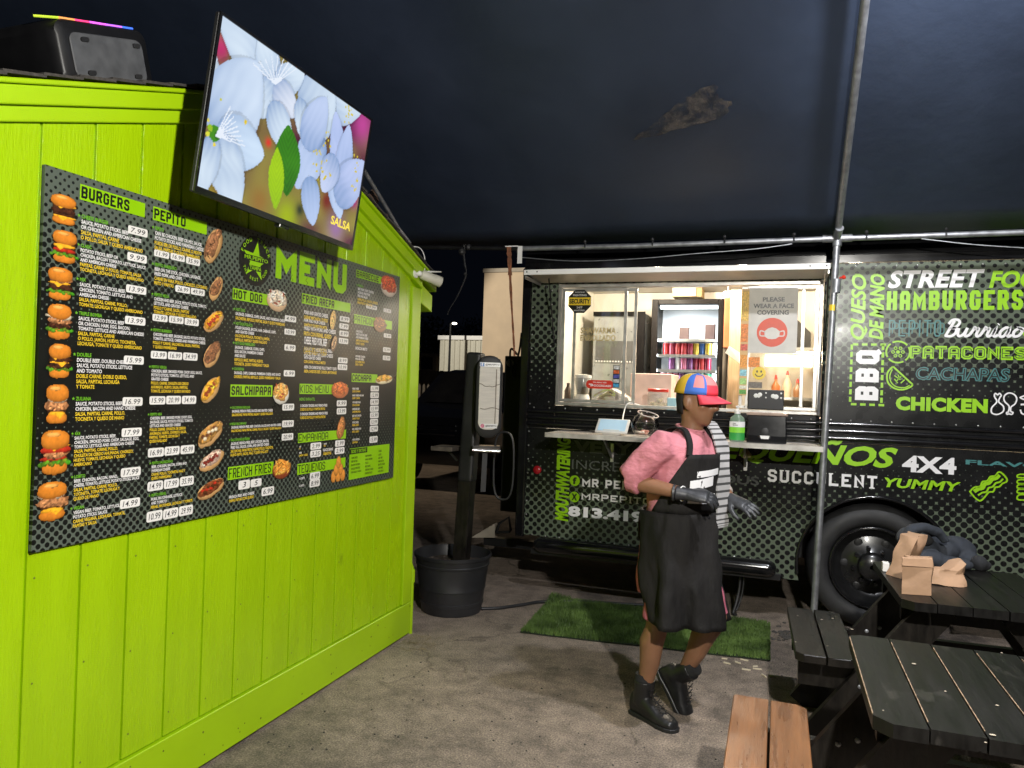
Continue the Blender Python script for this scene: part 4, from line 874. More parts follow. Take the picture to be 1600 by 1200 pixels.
m_ = MB(); m_.tube(smoothpath([(WX-.02, q0.y-.03, q0.z+.16), (WX+.02, q0.y+.04, q0.z+.17), (WX+.03, q0.y+.095, q0.z+.13), (WX+.04, q0.y+.09, q0.z+.07), (WX+.06, q0.y+.05, q0.z+.02)]), .0035, 6); build(m_, 'cable', M['white_paint'], sc)

# ------------------------------------------------------------------ canopy and its pipe frame
CY, CZ, CS = 5.42, 2.69, 0.59
M['tarp'] = mat('dark_tarpaulin', (0.023, 0.033, 0.058), 0.48, var=0.22, scale=1.2, bump=0.25, bscale=4, bdist=0.03, spec=0.45)
def canopy_z(x, y):
    b = CZ+CS*(CY-y) if y > 0.2 else CZ+CS*(CY-0.2)-CS*(0.2-y)
    s = math.sin(math.pi*((x-0.336) % 3.1)/3.1)
    return b-0.05*s*min(1, max(0, (CY-y)/1.0)) + 0.012*noise.noise(Vector((x*1.3, y*1.1, 0)))
canopy = thing('canopy', 'dark tarpaulin canopy sloping up from the truck over the yard', 'canopy', (0.3, 0.2, CZ))
m_ = MB(); nx, ny = 84, 60; xs_ = [-6.5+13.0*i/nx for i in range(nx+1)]; ys_ = [-5.0+(CY+5.0)*j/ny for j in range(ny+1)]
i0 = len(m_.V); m_.V = [(x, y, canopy_z(x, y)) for y in ys_ for x in xs_]
for j in range(ny):
    for i in range(nx): a = j*(nx+1)+i; m_.F.append((a, a+1, a+nx+2, a+nx+1)); m_.M.append(0)
build(m_, 'tarpaulin', M['tarp'], canopy, smooth=180, solid=0.004)
def on_can(px, py, off=0.0):
    d = ray(px, py); t = (CZ+CS*CY-EYE)/(d.z+CS*d.y)
    q = EYEP+d*t; q.z = canopy_z(q.x, q.y)-0.012-off; return q
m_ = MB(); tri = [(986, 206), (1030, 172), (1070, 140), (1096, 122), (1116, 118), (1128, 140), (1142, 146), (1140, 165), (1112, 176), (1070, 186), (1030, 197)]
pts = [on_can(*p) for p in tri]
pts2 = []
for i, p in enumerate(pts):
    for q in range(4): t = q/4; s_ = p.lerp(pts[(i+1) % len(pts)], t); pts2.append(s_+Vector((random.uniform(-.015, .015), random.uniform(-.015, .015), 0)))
m_.face(pts2); build(m_, 'light_leak_patch', mat('light_leak_paint', (0.030, 0.034, 0.048), 0.8, var=0.3, scale=14, bump=0.3, bscale=40, col2=(0.125, 0.105, 0.095), detail=10), canopy)  # painted light leak: paler mottled colour in place of light on the tarpaulin
pole = thing('canopy_pole', 'upright galvanised pole of the canopy standing in front of the truck', 'pole', (0.262, 5.35, 0))
PB, PT = Vector((0.262, 5.35, 0)), Vector((0.339, 5.35, 2.64))
m_ = MB(); m_.tube([PB, PT], 0.022, 14); build(m_, 'shaft', M['galv'], pole, smooth=40)
m_ = MB(); c_ = on_y(1306, 447, 5.35); m_.tube([(c_.x, 5.35, c_.z-.045), (c_.x+.003, 5.35, c_.z+.045)], .029, 14); m_.tube([(0.34, 5.35, 2.60), (0.34, 5.35, 2.70)], .029, 14); each(m_, 'coupling', M['galv'], pole, smooth=40)
m_ = MB(); m_.ball((c_.x+.045, 5.335, c_.z+.055), .014, 8, 6); m_.tube([(c_.x+.02, 5.34, c_.z+.05), (c_.x+.05, 5.33, c_.z+.06)], .006, 6); build(m_, 'red_tie', M['red_print'], pole)
m_ = MB(); c2 = on_y(1301, 481, 5.35); m_.tube([(c2.x-.0005, 5.35, c2.z-.02), (c2.x+.0005, 5.35, c2.z+.02)], .0228, 14); build(m_, 'yellow_tag', M['yellow_print'], pole, smooth=40)
m_ = MB(); m_.box((PB.x-.06, PB.y-.06, 0.0), (PB.x+.06, PB.y+.06, .008)); build(m_, 'base_plate', M['galv'], pole)
fp = bpy.data.materials['light_leak_paint']; k_ = NT(fp); tcx = k_.n('ShaderNodeTexCoord'); nz_ = k_.n('ShaderNodeTexNoise'); nz_.inputs['Scale'].default_value = 9; nz_.inputs['Detail'].default_value = 10; nz_.inputs['Roughness'].default_value = .75
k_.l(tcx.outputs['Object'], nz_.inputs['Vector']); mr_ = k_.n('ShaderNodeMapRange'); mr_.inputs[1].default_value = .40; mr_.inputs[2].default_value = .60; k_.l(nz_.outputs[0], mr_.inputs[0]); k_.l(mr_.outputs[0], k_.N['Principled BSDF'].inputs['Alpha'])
raf = thing('canopy_rafter', 'grey rafter pipe climbing under the canopy from the eave pipe', 'pipe', (0.339, 5.35, 2.66))
m_ = MB(); m_.tube([(0.339, 5.33, 2.665), (0.339, 3.2, 2.665+CS*2.13), (0.339, 0.2, 2.665+CS*5.13)], 0.022, 14); build(m_, 'shaft', M['galv'], raf, smooth=40)
eav = thing('eave_pipe', 'long grey eave pipe of the canopy above the truck window', 'pipe', (0.339, 5.35, 2.65))
m_ = MB(); m_.tube([(-1.86, 5.35, 2.650), (-1.0, 5.35, 2.643), (0.339, 5.35, 2.65), (1.6, 5.35, 2.652), (5.5, 5.35, 2.66)], 0.019, 12); build(m_, 'shaft', M['galv'], eav, smooth=40)
m_ = MB(); m_.tube([(-1.86, 5.35, 2.650), (-2.75, 5.35, 2.69), (-3.4, 5.35, 2.70)], 0.016, 10); build(m_, 'dark_end', M['black_metal'], eav, smooth=40)
m_ = MB(); m_.tube([(0.25, 5.35, 2.651), (0.43, 5.35, 2.651)], .026, 12); m_.tube([(0.335, 5.35, 2.651), (0.345, 5.25, 2.70)], .027, 12); build(m_, 'joint', M['galv'], eav, smooth=40)
for px in (727, 915, 1020, 1132, 1240, 1353, 1477):
    c_ = on_y(px, 385, 5.35); m_ = MB(); z_ = 2.652
    m_.tube([(c_.x, 5.328, z_-.012), (c_.x, 5.336, z_+.022), (c_.x, 5.36, z_+.026)], .006, 6); m_.ball((c_.x, 5.325, z_+.03), .012, 8, 6); build(m_, 'ball_tie', M['black_plastic'], eav)
wr = MB(); wr.tube(smoothpath([on_y(x, y, 5.345) for x, y in ((812, 402), (900, 408), (1000, 404), (1090, 396), (1180, 389), (1238, 381))], 4), .0035, 6)
wr.tube(smoothpath([on_y(x, y, 5.345) for x, y in ((1440, 373), (1520, 382), (1610, 388))], 4), .0035, 6)
setp(build(wr, 'slack_wire', M['galv'], None, loc=(-1, 5.345, 2.6)), 'thin grey wire slung slack below the eave pipe', 'wire')
wr = MB(); wr.tube(smoothpath([on_y(x, y, 5.345) for x, y in ((724, 390), (726, 412), (728, 430), (715, 462), (703, 482), (699, 492))], 4), [.009]*6+[.006]*7+[.004]*8, 6)
wr.ball(on_y(722, 393, 5.345), .03, 8, 6); wr.ball(on_y(732, 386, 5.345), .025, 8, 6); wr.ball(on_y(727, 428, 5.345), .014, 8, 6)
setp(build(wr, 'dangling_cable', M['cable'], None, loc=(-2.4, 5.345, 2.5)), 'knotted black cable dangling from the dark end of the eave pipe', 'cable')
m_ = MB(); pth = [on_y(x, y, 5.33) for x, y in ((795, 385), (796, 400), (797, 430), (799, 470), (802, 520), (804, 556))]
for i in range(len(pth)-1):
    a, b = pth[i], pth[i+1]; wd = (.040, .034, .022, .016, .016)[i]
    for q in range(4):
        t0, t1 = q/4, (q+1)/4; s0, s1 = a.lerp(b, t0), a.lerp(b, t1); w1 = wd*(.6+.4*abs(math.cos(q+i*2))); w2 = wd*(.6+.4*abs(math.cos(q+1+i*2)))
        m_.loft([[s0+Vector((-w1/2, -.004, 0)), s0+Vector((w1/2, -.002, 0)), s0+Vector((w1/2, .003, 0)), s0+Vector((-w1/2, .005, 0))], [s1+Vector((-w2/2, -.004, 0)), s1+Vector((w2/2, -.002, 0)), s1+Vector((w2/2, .003, 0)), s1+Vector((-w2/2, .005, 0))]])
setp(build(m_, 'ratchet_strap', mat('orange_webbing', (0.20, 0.075, 0.035), .8, var=.5, scale=30), None, loc=tuple(pth[0])), 'twisted orange strap hanging from the eave pipe beside the truck', 'strap')
m_ = MB(); a = on_y(810, 385, 5.34); b = on_y(817, 412, 5.34); m_.box((a.x, 5.325, b.z), (b.x-.004, 5.332, a.z)); m_.box((a.x-.10, 5.325, a.z-.004), (a.x-.001, 5.345, a.z+.004))
setp(build(m_, 'white_bracket', M['white_paint'], None, loc=(a.x, 5.33, b.z)), 'small white metal bracket hooked over the eave pipe', 'bracket')
for nm, LP, lab, tgt in (('flood_lamp', LAMP1, 'flood lamp hanging on a cord beside the hut', Vector((-1.3, 2.9, 1.15))), ('bulb_lamp', LAMP2, 'bare bulb hanging under the canopy over the picnic tables', None)):
    lp = thing(nm, lab, 'lamp', tuple(LP)); m_ = MB(); zt = canopy_z(LP.x, LP.y)
    if tgt is not None:
        ax = (tgt-LP).normalized(); back = LP-ax*.03; sd = ax.cross(Vector((0, 0, 1))).normalized(); u = sd.cross(ax)
        m_.loft([[back+ax*d_+sd*(w_*i)+u*(h_*j) for i, j in ((-1, -1), (1, -1), (1, 1), (-1, 1))] for d_, w_, h_ in ((-.06, .05, .04), (-.05, .09, .07), (-.005, .11, .085))]); build(m_, 'housing', M['black_metal'], lp)
        m_ = MB(); m_.tube([back-ax*.06, back-ax*.06+Vector((0, 0, .15)), (back.x, back.y, zt-.01)], .006, 6); build(m_, 'cord', M['cable'], lp)
    else:
        rf = MB(); rf.loft([[LP+Vector((.13*math.cos(t), .13*math.sin(t), z)) for t in [R(128)+R(128)*i/14 for i in range(15)]] for z in (-.13, .0, .10)], cap=False, close=False); build(rf, 'light_blocker', M['silver'], lp, solid=.002, smooth=60)  # unseen curved plate, added to keep this lamp's light off the hut
        rf = MB(); rf.tube([LP+Vector((0, 0, .12)), LP+Vector((-.12, .0, .10))], .005, 6); build(rf, 'light_blocker_arm', M['black_metal'], lp)
        m_.tube([LP+Vector((0, 0, .09)), LP+Vector((0, 0, .17))], [.024, .02], 12); m_.tube([LP+Vector((0, 0, .17)), (LP.x, LP.y, zt-.01)], .005, 6); build(m_, 'cord', M['cable'], lp, smooth=40)

# ------------------------------------------------------------------ food truck
TY = 5.70
truck = thing('food_truck', 'black food truck with lettered dot pattern wrap and a lit serving window', 'food truck', (0.0, TY, 0))
FR = Frame((0, TY, 0), (1, 0, 0), (0, 0, 1), (0, -1, 0))
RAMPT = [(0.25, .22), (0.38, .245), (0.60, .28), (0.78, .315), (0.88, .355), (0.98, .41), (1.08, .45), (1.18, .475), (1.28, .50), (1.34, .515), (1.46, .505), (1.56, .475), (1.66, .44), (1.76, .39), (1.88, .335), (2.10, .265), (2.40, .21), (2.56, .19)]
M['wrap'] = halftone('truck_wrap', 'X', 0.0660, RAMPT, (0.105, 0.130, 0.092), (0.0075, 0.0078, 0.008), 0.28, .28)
WXL, WXR, WZ0, WZ1 = -1.645, 0.285, 1.478, 2.425
wc = Vector((0.66, 0, 0.435)); AR = 0.50
arch = [(wc.x+AR*math.cos(t), max(.31, wc.z+AR*math.sin(t))) for t in [math.pi*1.085-(math.pi*1.17)*i/28 for i in range(29)]]
low = [(-1.87, .44), (-.18, .40), (-.02, .335), (.10, .31)] + arch + [(1.24, .36), (4.3, .40), (4.3, 1.29), (-1.87, 1.29)]
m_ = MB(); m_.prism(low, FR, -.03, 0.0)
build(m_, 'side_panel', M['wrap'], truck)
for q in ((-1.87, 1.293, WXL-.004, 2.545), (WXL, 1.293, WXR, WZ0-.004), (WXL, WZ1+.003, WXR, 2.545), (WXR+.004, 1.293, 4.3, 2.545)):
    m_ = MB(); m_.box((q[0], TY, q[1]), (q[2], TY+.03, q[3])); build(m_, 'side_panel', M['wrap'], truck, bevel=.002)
m_ = MB(); prof = [(TY-.012, 2.548), (TY-.014, 2.60), (TY-.004, 2.605), (TY-.004, 2.64), (TY+.02, 2.70), (TY+.08, 2.745), (TY+.2, 2.76), (7.85, 2.76), (7.85, 2.66), (TY+.03, 2.66), (TY+.03, 2.548)]
m_.loft([[(x, y, z) for y, z in prof] for x in (-1.93, 4.3)]); build(m_, 'roof', M['black_gloss'], truck, smooth=35)
m_ = MB(); m_.box((-1.945, TY-.01, .42), (-1.872, TY+.10, 2.56)); build(m_, 'corner_post', M['black_gloss'], truck, bevel=.012, seg=3)
m_ = MB(); m_.box((-1.93, TY+.10, .45), (-1.90, 7.85, 2.66)); build(m_, 'rear_wall', M['black_gloss'], truck)
m_ = MB(); m_.box((4.27, TY+.03, .45), (4.3, 7.85, 2.66)); build(m_, 'front_wall', M['black_gloss'], truck)
m_ = MB(); m_.box((-1.93, 7.82, .45), (4.3, 7.85, 2.655)); build(m_, 'far_side', M['black_gloss'], truck)
M['cabin'] = mat('cabin_liner', (0.66, 0.62, 0.54), 0.35, var=.05, scale=2, bump=.05)
m_ = MB(); m_.box((-1.895, 7.74, .9), (2.2, 7.80, 2.62)); m_.box((-1.895, TY+.12, .9), (-1.85, 7.735, 2.62)); m_.box((2.15, TY+.04, .9), (2.2, 7.735, 2.62)); m_.box((-1.895, TY+.04, 2.625), (2.2, 7.8, 2.65)); build(m_, 'cabin_wall', M['cabin'], truck)
m_ = MB(); m_.box((-1.9, TY+.04, .97), (4.25, 7.80, .995)); build(m_, 'cabin_floor', M['silver'], truck)
m_ = MB(); m_.box((-1.6, TY+.36, .40), (4.2, 7.5, .955)); m_.box((-1.9, TY+.15, .55), (-1.62, 7.7, .85)); build(m_, 'chassis', M['black_metal'], truck)
m_ = MB()
for z in (1.325, 1.375, 1.425): m_.tube([(-1.865, TY-.004, z), (4.3, TY-.004, z)], .017, 10)
each(m_, 'rub_rail', M['black_gloss'], truck, smooth=60)
m_ = MB(); rvs = []
zr = [on_y(1400, 690, TY).z, on_y(1400, 660, TY).z, 2.52]
for z in zr: rvs += [(x, z) for x in np.arange(-1.82, 2.4, .128)]
rvs += [(-1.855, z) for z in np.arange(.6, 2.5, .11)] + [(-1.70, z) for z in np.arange(1.5, 2.4, .11)]
rvs += [(x, .445-.015*(x+1.87)/1.7) for x in np.arange(-1.8, -.1, .11)]
for x, z in rvs: m_.lathe([(.0065, 0), (.0055, .003), (.002, .0045)], (x, TY-.0005, z), 6, axis='Y')
rv = build(m_, 'rivets', mat('rivet_metal', (.55, .55, .55), .3, .8), truck, smooth=60); rv['kind'] = 'stuff'
# side tube
a = on_y(850, 862, 5.64); b = on_y(1212, 884, 5.64)
m_ = MB(); n = 9; zt_ = .385
m_.tube([(-1.76, 5.64, zt_)]+[(-1.755+.02*i, 5.64, zt_) for i in range(1, 3)]+[(-.03, 5.64, zt_)]+[(-.03+.06*math.sin(math.pi/2*i/5), 5.64, zt_) for i in range(1, 6)], [.03, .05, .058, .058]+[.058*math.cos(math.pi/2*i/5.3) for i in range(1, 6)], 16); build(m_, 'side_tube', M['black_gloss'], truck, smooth=50)
m_ = MB(); m_.box((-1.80, 5.66, .30), (.06, 5.70, .345)); build(m_, 'tube_bracket', M['black_metal'], truck, bevel=.004)
# fender arch lip
m_ = MB(); m_.tube([(wc.x+AR*math.cos(t), TY-.006, wc.z+AR*math.sin(t)) for t in [math.pi*1.05-(math.pi*1.1)*i/30 for i in range(31)]], .012, 8); build(m_, 'arch_lip', M['black_gloss'], truck, smooth=60)
m_ = MB(); m_.loft([[(wc.x+r_*math.cos(t), y, wc.z+r_*math.sin(t)) for t in [math.pi*1.05-(math.pi*1.1)*i/24 for i in range(25)]] for r_, y in ((AR+.004, TY+.005), (AR+.004, TY+.45))], cap=False, close=False); build(m_, 'wheel_well', M['black_metal'], truck)
M['tyre'] = mat('tyre_rubber', (0.022, 0.022, 0.0235), 0.62, var=.25, scale=12, bump=.15)
def wheel(x):
    wy = TY+.055
    m_ = MB(); pr_ = [(.285, .05), (.300, .015), (.325, .002), (.36, -.004), (.395, .006), (.422, .028), (.434, .05), (.435, .09), (.435, .24), (.42, .27), (.36, .285), (.285, .26)]
    m_.lathe([(r_, -(h)) for r_, h in pr_], (x, wy, wc.z), 48, axis='Y', cap=False)
    wh_ = build(m_, 'wheel', M['tyre'], truck, smooth=40)
    m_ = MB(); pr_ = [(.288, .03), (.282, .012), (.270, .010), (.262, .03), (.256, .06), (.240, .075), (.225, .11), (.20, .125), (.16, .115), (.12, .10), (.095, .085), (.09, .03), (.07, .012), (.02, .008)]
    m_.lathe([(r_, -(h)) for r_, h in pr_], (x, wy, wc.z), 40, axis='Y', cap=False); build(m_, 'rim', mat('rim_black', (.012, .012, .0125), .30, coat=.3), wh_, smooth=40)
    m_ = MB(); m_.tube([(x+.278*math.cos(2*math.pi*i/40), wy+.012, wc.z+.278*math.sin(2*math.pi*i/40)) for i in range(41)], .008, 8, cap=False); build(m_, 'rim_lip', M['black_gloss'], wh_, smooth=60)
    for i in range(6):
        t = i*math.pi/3; m_ = MB(); m_.ball((x+.175*math.cos(t), wy+.118, wc.z+.175*math.sin(t)), (.03, .008, .03), 12, 6); build(m_, 'hand_hole', M['black_plastic'], wh_)
    for i in range(8):
        t = i*math.pi/4+.2; m_ = MB(); m_.tube([(x+.122*math.cos(t), wy+.105, wc.z+.122*math.sin(t)), (x+.122*math.cos(t), wy+.06, wc.z+.122*math.sin(t))], [.017, .014], 6); build(m_, 'lug_nut', M['black_gloss'], wh_)
    m_ = MB()
    for k_ in range(3): m_.lathe([(.4355, -(.085+.055*k_)), (.4375, -(.09+.055*k_)), (.4375, -(.125+.055*k_)), (.4355, -(.13+.055*k_))], (x, wy, wc.z), 48, axis='Y', cap=False)
    each(m_, 'tread_rib', M['tyre'], wh_)
wheel(wc.x); wheel(3.55)
m_ = MB(); m_.tube([(wc.x, TY+.2, wc.z), (wc.x, 7.6, wc.z)], .06, 10); build(m_, 'axle', M['black_metal'], truck)
c_ = on_y(840, 734, TY); m_ = MB(); m_.lathe([(.033, 0), (.033, .012), (.026, .02), (.008, .024)], (c_.x, TY-.0005, c_.z), 18, axis='Y'); build(m_, 'marker_light', mat('red_lens', (.42, .012, .02), .25, coat=.6), truck, smooth=40)
# serving window
def fbox(m_, u0, v0, u1, v1, d0, d1): m_.box((u0, TY-d1, v0), (u1, TY-d0, v1))
m_ = MB(); fw_ = .026
fbox(m_, WXL, WZ0, WXR, WZ0+.024, -.05, .012); fbox(m_, WXL, WZ1-fw_, WXR, WZ1, -.05, .012); fbox(m_, WXL, WZ0+.0245, WXL+fw_, WZ1-fw_-.0005, -.05, .012); fbox(m_, WXR-fw_, WZ0+.0245, WXR, WZ1-fw_-.0005, -.05, .012)
build(m_, 'window_frame', M['silver'], truck, bevel=.003)
GL = glass_mat('window_glass', (0.97, 0.98, 0.97), .05)
def sash(xa, xb, dy):
    m_ = MB(); s_ = .024; z0, z1 = WZ0+.028, WZ1-fw_-.004
    for q in ((xa, z0, xb, z0+s_), (xa, z1-s_, xb, z1), (xa, z0+s_+.0005, xa+s_, z1-s_-.0005), (xb-s_, z0+s_+.0005, xb, z1-s_-.0005)): m_.box((q[0], TY+dy, q[1]), (q[2], TY+dy+.016, q[3]))
    o_ = build(m_, 'sliding_sash', M['silver'], truck, bevel=.002)
    m_ = MB(); m_.face([(xa+s_, TY+dy+.008, z0+s_), (xb-s_, TY+dy+.008, z0+s_), (xb-s_, TY+dy+.008, z1-s_), (xa+s_, TY+dy+.008, z1-s_)]); build(m_, 'pane', GL, o_)
xm1, xm2 = on_y(977, 540, TY).x, on_y(991, 540, TY).x; xm3, xm4 = on_y(1156, 540, TY).x, on_y(1171, 540, TY).x
sash(WXL+fw_+.002, xm1+.005, .004); sash(WXL+fw_+.09, xm2+.01, .026); sash(xm3, WXR-fw_-.09, .026); sash(xm4-.02, WXR-fw_-.002, .004)
# awning over the window
ax0, ax1 = -1.795, .297; ay, az = 5.28, 2.462
m_ = MB(); m_.loft([[(x, TY-.02, 2.452), (x, ay+.004, az+.012), (x, ay+.004, az-.004), (x, TY-.02, 2.436)] for x in (ax0, ax1)]); aw = build(m_, 'awning', M['silver'], truck)
m_ = MB(); m_.box((ax0-.003, ay-.004, az-.022), (ax1+.003, ay+.0035, az+.016)); build(m_, 'front_flange', M['white_paint'], aw, bevel=.002)
m_ = MB(); m_.face([(ax0+.03, TY-.03, 2.434), (ax1-.03, TY-.03, 2.434), (ax1-.03, ay+.03, az-.006), (ax0+.03, ay+.03, az-.006)][::-1]); build(m_, 'lining', mat('awning_lining', (.60, .55, .48), .4, var=.1), aw)
m_ = MB()
for x in (ax0+.006, ax1-.006): m_.box((x-.004, ay+.01, az-.05), (x+.004, TY-.03, az-.024))
each(m_, 'side_flange', M['silver'], aw)
m_ = MB()
for x in (WXL-.02, WXR+.015): m_.tube([(x, TY-.012, 1.95), (x, ay+.2, az-.02)], .006, 6)
each(m_, 'gas_strut', M['black_metal'], aw)
m_ = MB()
for x in (ax0+.02, ax0+.10, ax1-.12, ax1-.02): m_.lathe([(.006, 0), (.004, .003)], (x, ay-.0045, az), 8, axis='Y')
each(m_, 'screw', M['black_metal'], aw)
# serving shelf
SZ = 1.284
m_ = MB(); m_.box((-1.585, 5.255, SZ-.03), (.288, TY-.03, SZ)); shf = build(m_, 'serving_shelf', mat('worn_white_laminate', (.50, .46, .41), .4, var=.2, scale=8, stretch=(1, 1, 1), col2=(.66, .62, .57)), truck, bevel=.004)
m_ = MB(); m_.box((-1.587, 5.249, SZ-.032), (.290, 5.2545, SZ+.002)); build(m_, 'edge_strip', mat('scuffed_edge', (.46, .42, .37), .45, var=.3, scale=9, stretch=(1, 1, 1), col2=(.62, .59, .54)), shf)
for px in (953, 1165): x = on_y(px, 700, 5.6).x; m_ = MB(); m_.bar((x, TY-.02, 1.10), (x, 5.40, SZ-.035), .03, .012, up=(1, 0, 0)); m_.box((x-.012, TY-.018, 1.06), (x+.012, TY-.001, 1.2)); build(m_, 'shelf_bracket', M['silver'], shf)
# lettering on the wrap
LET = []
class Split(MB):
    def __init__(s, nm, mt): MB.__init__(s); s.nm = nm; s.mt = mt; s.cut = []; LET.append(s)
tl, tw, tt, tg, tdk, tbk = Split('lime_lettering', 'lime_print'), Split('white_lettering', 'white_print'), Split('teal_lettering', 'teal_print'), Split('grey_lettering', 'grey_print'), Split('charcoal_lettering', 'dim_print'), Split('black_lettering', 'black_print')
def part_(nm=None):
    for s_ in LET:
        if s_.F:
            o_ = MB(); o_.V, o_.F, o_.M = s_.V, s_.F, s_.M; (each if nm == 'dashed_border' else build)(o_, 'border_dash' if nm == 'dashed_border' else nm or s_.nm, M[s_.mt], truck); s_.V, s_.F, s_.M = [], [], []
def TR(a, b): p, q = on_y(a[0], a[1], TY), on_y(b[0], b[1], TY); return (p.x, q.z, q.x, p.z)
text(tl, FR, 'QUESO', TR((1331, 428), (1355, 531)), .0015, bold=.028, shear=.25, rot=True)
part_()
text(tl, FR, 'DE MANO', TR((1360, 428), (1380, 531)), .0015, bold=.04, shear=.25, rot=True)
part_()
r = TR((1338, 547), (1372, 626)); word(tw, FR, 'BBQ', r, .25, .0015, gap=.30, slab=True, rot=True)
part_()
r = TR((1331, 538), (1377, 633))
for i in range(4):
    for v in (r[1], r[3]): u = r[0]+(r[2]-r[0])*(i+.1)/3.4; curve_line(tl, FR, [(u, v), (u+.035, v)], .008, .0015)
for i in range(8):
    for u in (r[0], r[2]): v = r[1]+(r[3]-r[1])*(i+.3)/8; curve_line(tl, FR, [(u, v), (u, v+.035)], .008, .0015)
part_('dashed_border')
text(tw, FR, 'STREET', TR((1388, 423), (1538, 449)), .0015, bold=.036, space=1.06, shear=.22)
part_()
text(tl, FR, 'FOOD', TR((1546, 423), (1652, 449)), .0015, bold=.036, shear=.22)
part_()
r = TR((1386, 455), (1598, 484)); word(tl, FR, 'HAMBURGERS', r, .20, .0019, gap=.26)
part_()
r = TR((1389, 500), (1470, 526)); word(tt, FR, 'PEPITO', r, .08, .0015, gap=.45); word(tt, FR, 'PEPITO', (r[0]+.02, r[1]+.018, r[2]+.02, r[3]-.018), .07, .0019, gap=.45)
part_()
sc_ = {'B': [[(.15,0),(.4,.95)],[(.1,.75),(.25,1.0),(.6,1.0),(.75,.82),(.62,.58),(.38,.52),(.66,.46),(.72,.2),(.5,0),(.1,.02)]], 'u': [[(0,.5),(.05,.15),(.2,0),(.42,.14),(.52,.52)],[(.52,.52),(.5,.1),(.62,0),(.8,.1)]], 'r': [[(0,.1),(.12,.4),(.16,.55),(.3,.44),(.42,.46),(.40,.1),(.52,0),(.68,.1)]], 'i': [[(0,.1),(.14,.5),(.12,.1),(.24,0),(.4,.1)],[(.2,.72),(.23,.76)]], 'a': [[(.55,.46),(.3,.54),(.06,.3),(.12,.02),(.35,.04),(.55,.46),(.54,.1),(.64,0),(.8,.1)]], 'o': [[(.3,.52),(.06,.3),(.14,.02),(.42,.06),(.52,.34),(.3,.52),(.6,.44)]]}
r = TR((1474, 500), (1596, 526)); x = 0.0; adv = {'B': .82, 'u': .8, 'r': .66, 'i': .42, 'a': .8, 'o': .6}; tot = sum(adv[c] for c in 'Burriao')
for ch in 'Burriao':
    for pl in sc_[ch]: curve_line(tw, FR, [(r[0]+(x+p.x)/tot*(r[2]-r[0])+.03*p.y, r[1]+p.y*(r[3]-r[1])) for p in smoothpath([(a, b) for a, b in pl], 4)], .0085, .0015+.0001*random.random())
    x += adv[ch]
part_()
r = TR((1422, 540), (1604, 563)); word(tl, FR, 'PATACONES', r, .26, .0012, gap=.12); word(tbk, FR, 'PATACONES', (r[0]+.012, r[1]+.012, r[2]-.012, r[3]-.012), .07, .0032, gap=.42)
part_()
r = TR((1431, 573), (1577, 597)); text(tt, FR, 'CACHAPAS', r, .0012, bold=.045, shear=.06); text(tbk, FR, 'CACHAPAS', (r[0]+.004, r[1]+.006, r[2]-.004, r[3]-.006), .0026, bold=-.008, shear=.06)
part_()
r = TR((1400, 619), (1543, 646)); text(tl, FR, 'CHICKEN', r, .0012, bold=.06, space=1.08)
part_()
# icons
c_ = on_y(1403, 550, TY); ring(tl, FR, c_.x, c_.z, .078, .011, .0015)
for i in range(6): t = i*math.pi/3; ring(tl, FR, c_.x+.03*math.cos(t), c_.z+.03*math.sin(t), .012, .006, .0015, n=8)
for i in range(4): t = i*math.pi/2+.6; tbk.face([FR.p(c_.x+rr*math.cos(t+da), c_.z+rr*math.sin(t+da), .003) for rr, da in ((.05, -.10), (.085, -.10), (.085, .10), (.05, .10))])
disc(tl, FR, c_.x, c_.z, .012, .0015, n=12)
def zz5(x, y): p = on_y(1280+x/3.75, 380+y/3.75, TY); return p.x, p.z
def icon(mb, pts, hw, f=zz5, d=.0015, k=5): curve_line(mb, FR, smoothpath([f(*p) for p in pts], k), hw, d)
part_('plantain_emblem')
icon(tl, [(432, 722), (400, 760), (402, 815), (440, 850), (490, 858), (535, 842), (547, 828)], .0055); icon(tl, [(432, 722), (547, 828)], .0055, k=2); icon(tl, [(428, 740), (414, 775), (420, 812), (450, 840), (500, 846), (530, 832)], .0035)
for a, b in (((440, 775), (475, 800)), ((450, 810), (480, 780)), ((478, 820), (500, 800)), ((440, 795), (460, 820)), ((462, 770), (470, 790))): icon(tl, [a, b], .0035, k=2)
part_('melon_emblem')
icon(tw, [(1030, 905), (1040, 930), (1010, 965), (1012, 995), (1045, 1003), (1078, 985), (1078, 955), (1052, 930), (1058, 905), (1066, 892), (1056, 880), (1045, 888), (1032, 880), (1026, 893), (1030, 905)], .0045)
part_('drumstick_emblem')
icon(tw, [(1108, 990), (1112, 955), (1085, 925), (1085, 895), (1110, 878), (1140, 885), (1157, 910), (1148, 940), (1124, 960), (1122, 985), (1135, 992), (1128, 1003), (1112, 1000), (1100, 1002), (1098, 992), (1108, 990)], .0045)
part_('drumstick_emblem')
icon(tw, [(1215, 890), (1178, 905), (1215, 920)], .0045); icon(tw, [(1180, 945), (1225, 945)], .006, k=2); icon(tw, [(1178, 975), (1190, 1000), (1225, 1002)], .0045)
part_('white_emblem')
icon(tl, [(1188, 500), (1190, 520), (1210, 548)], .006)
part_('lime_emblem')
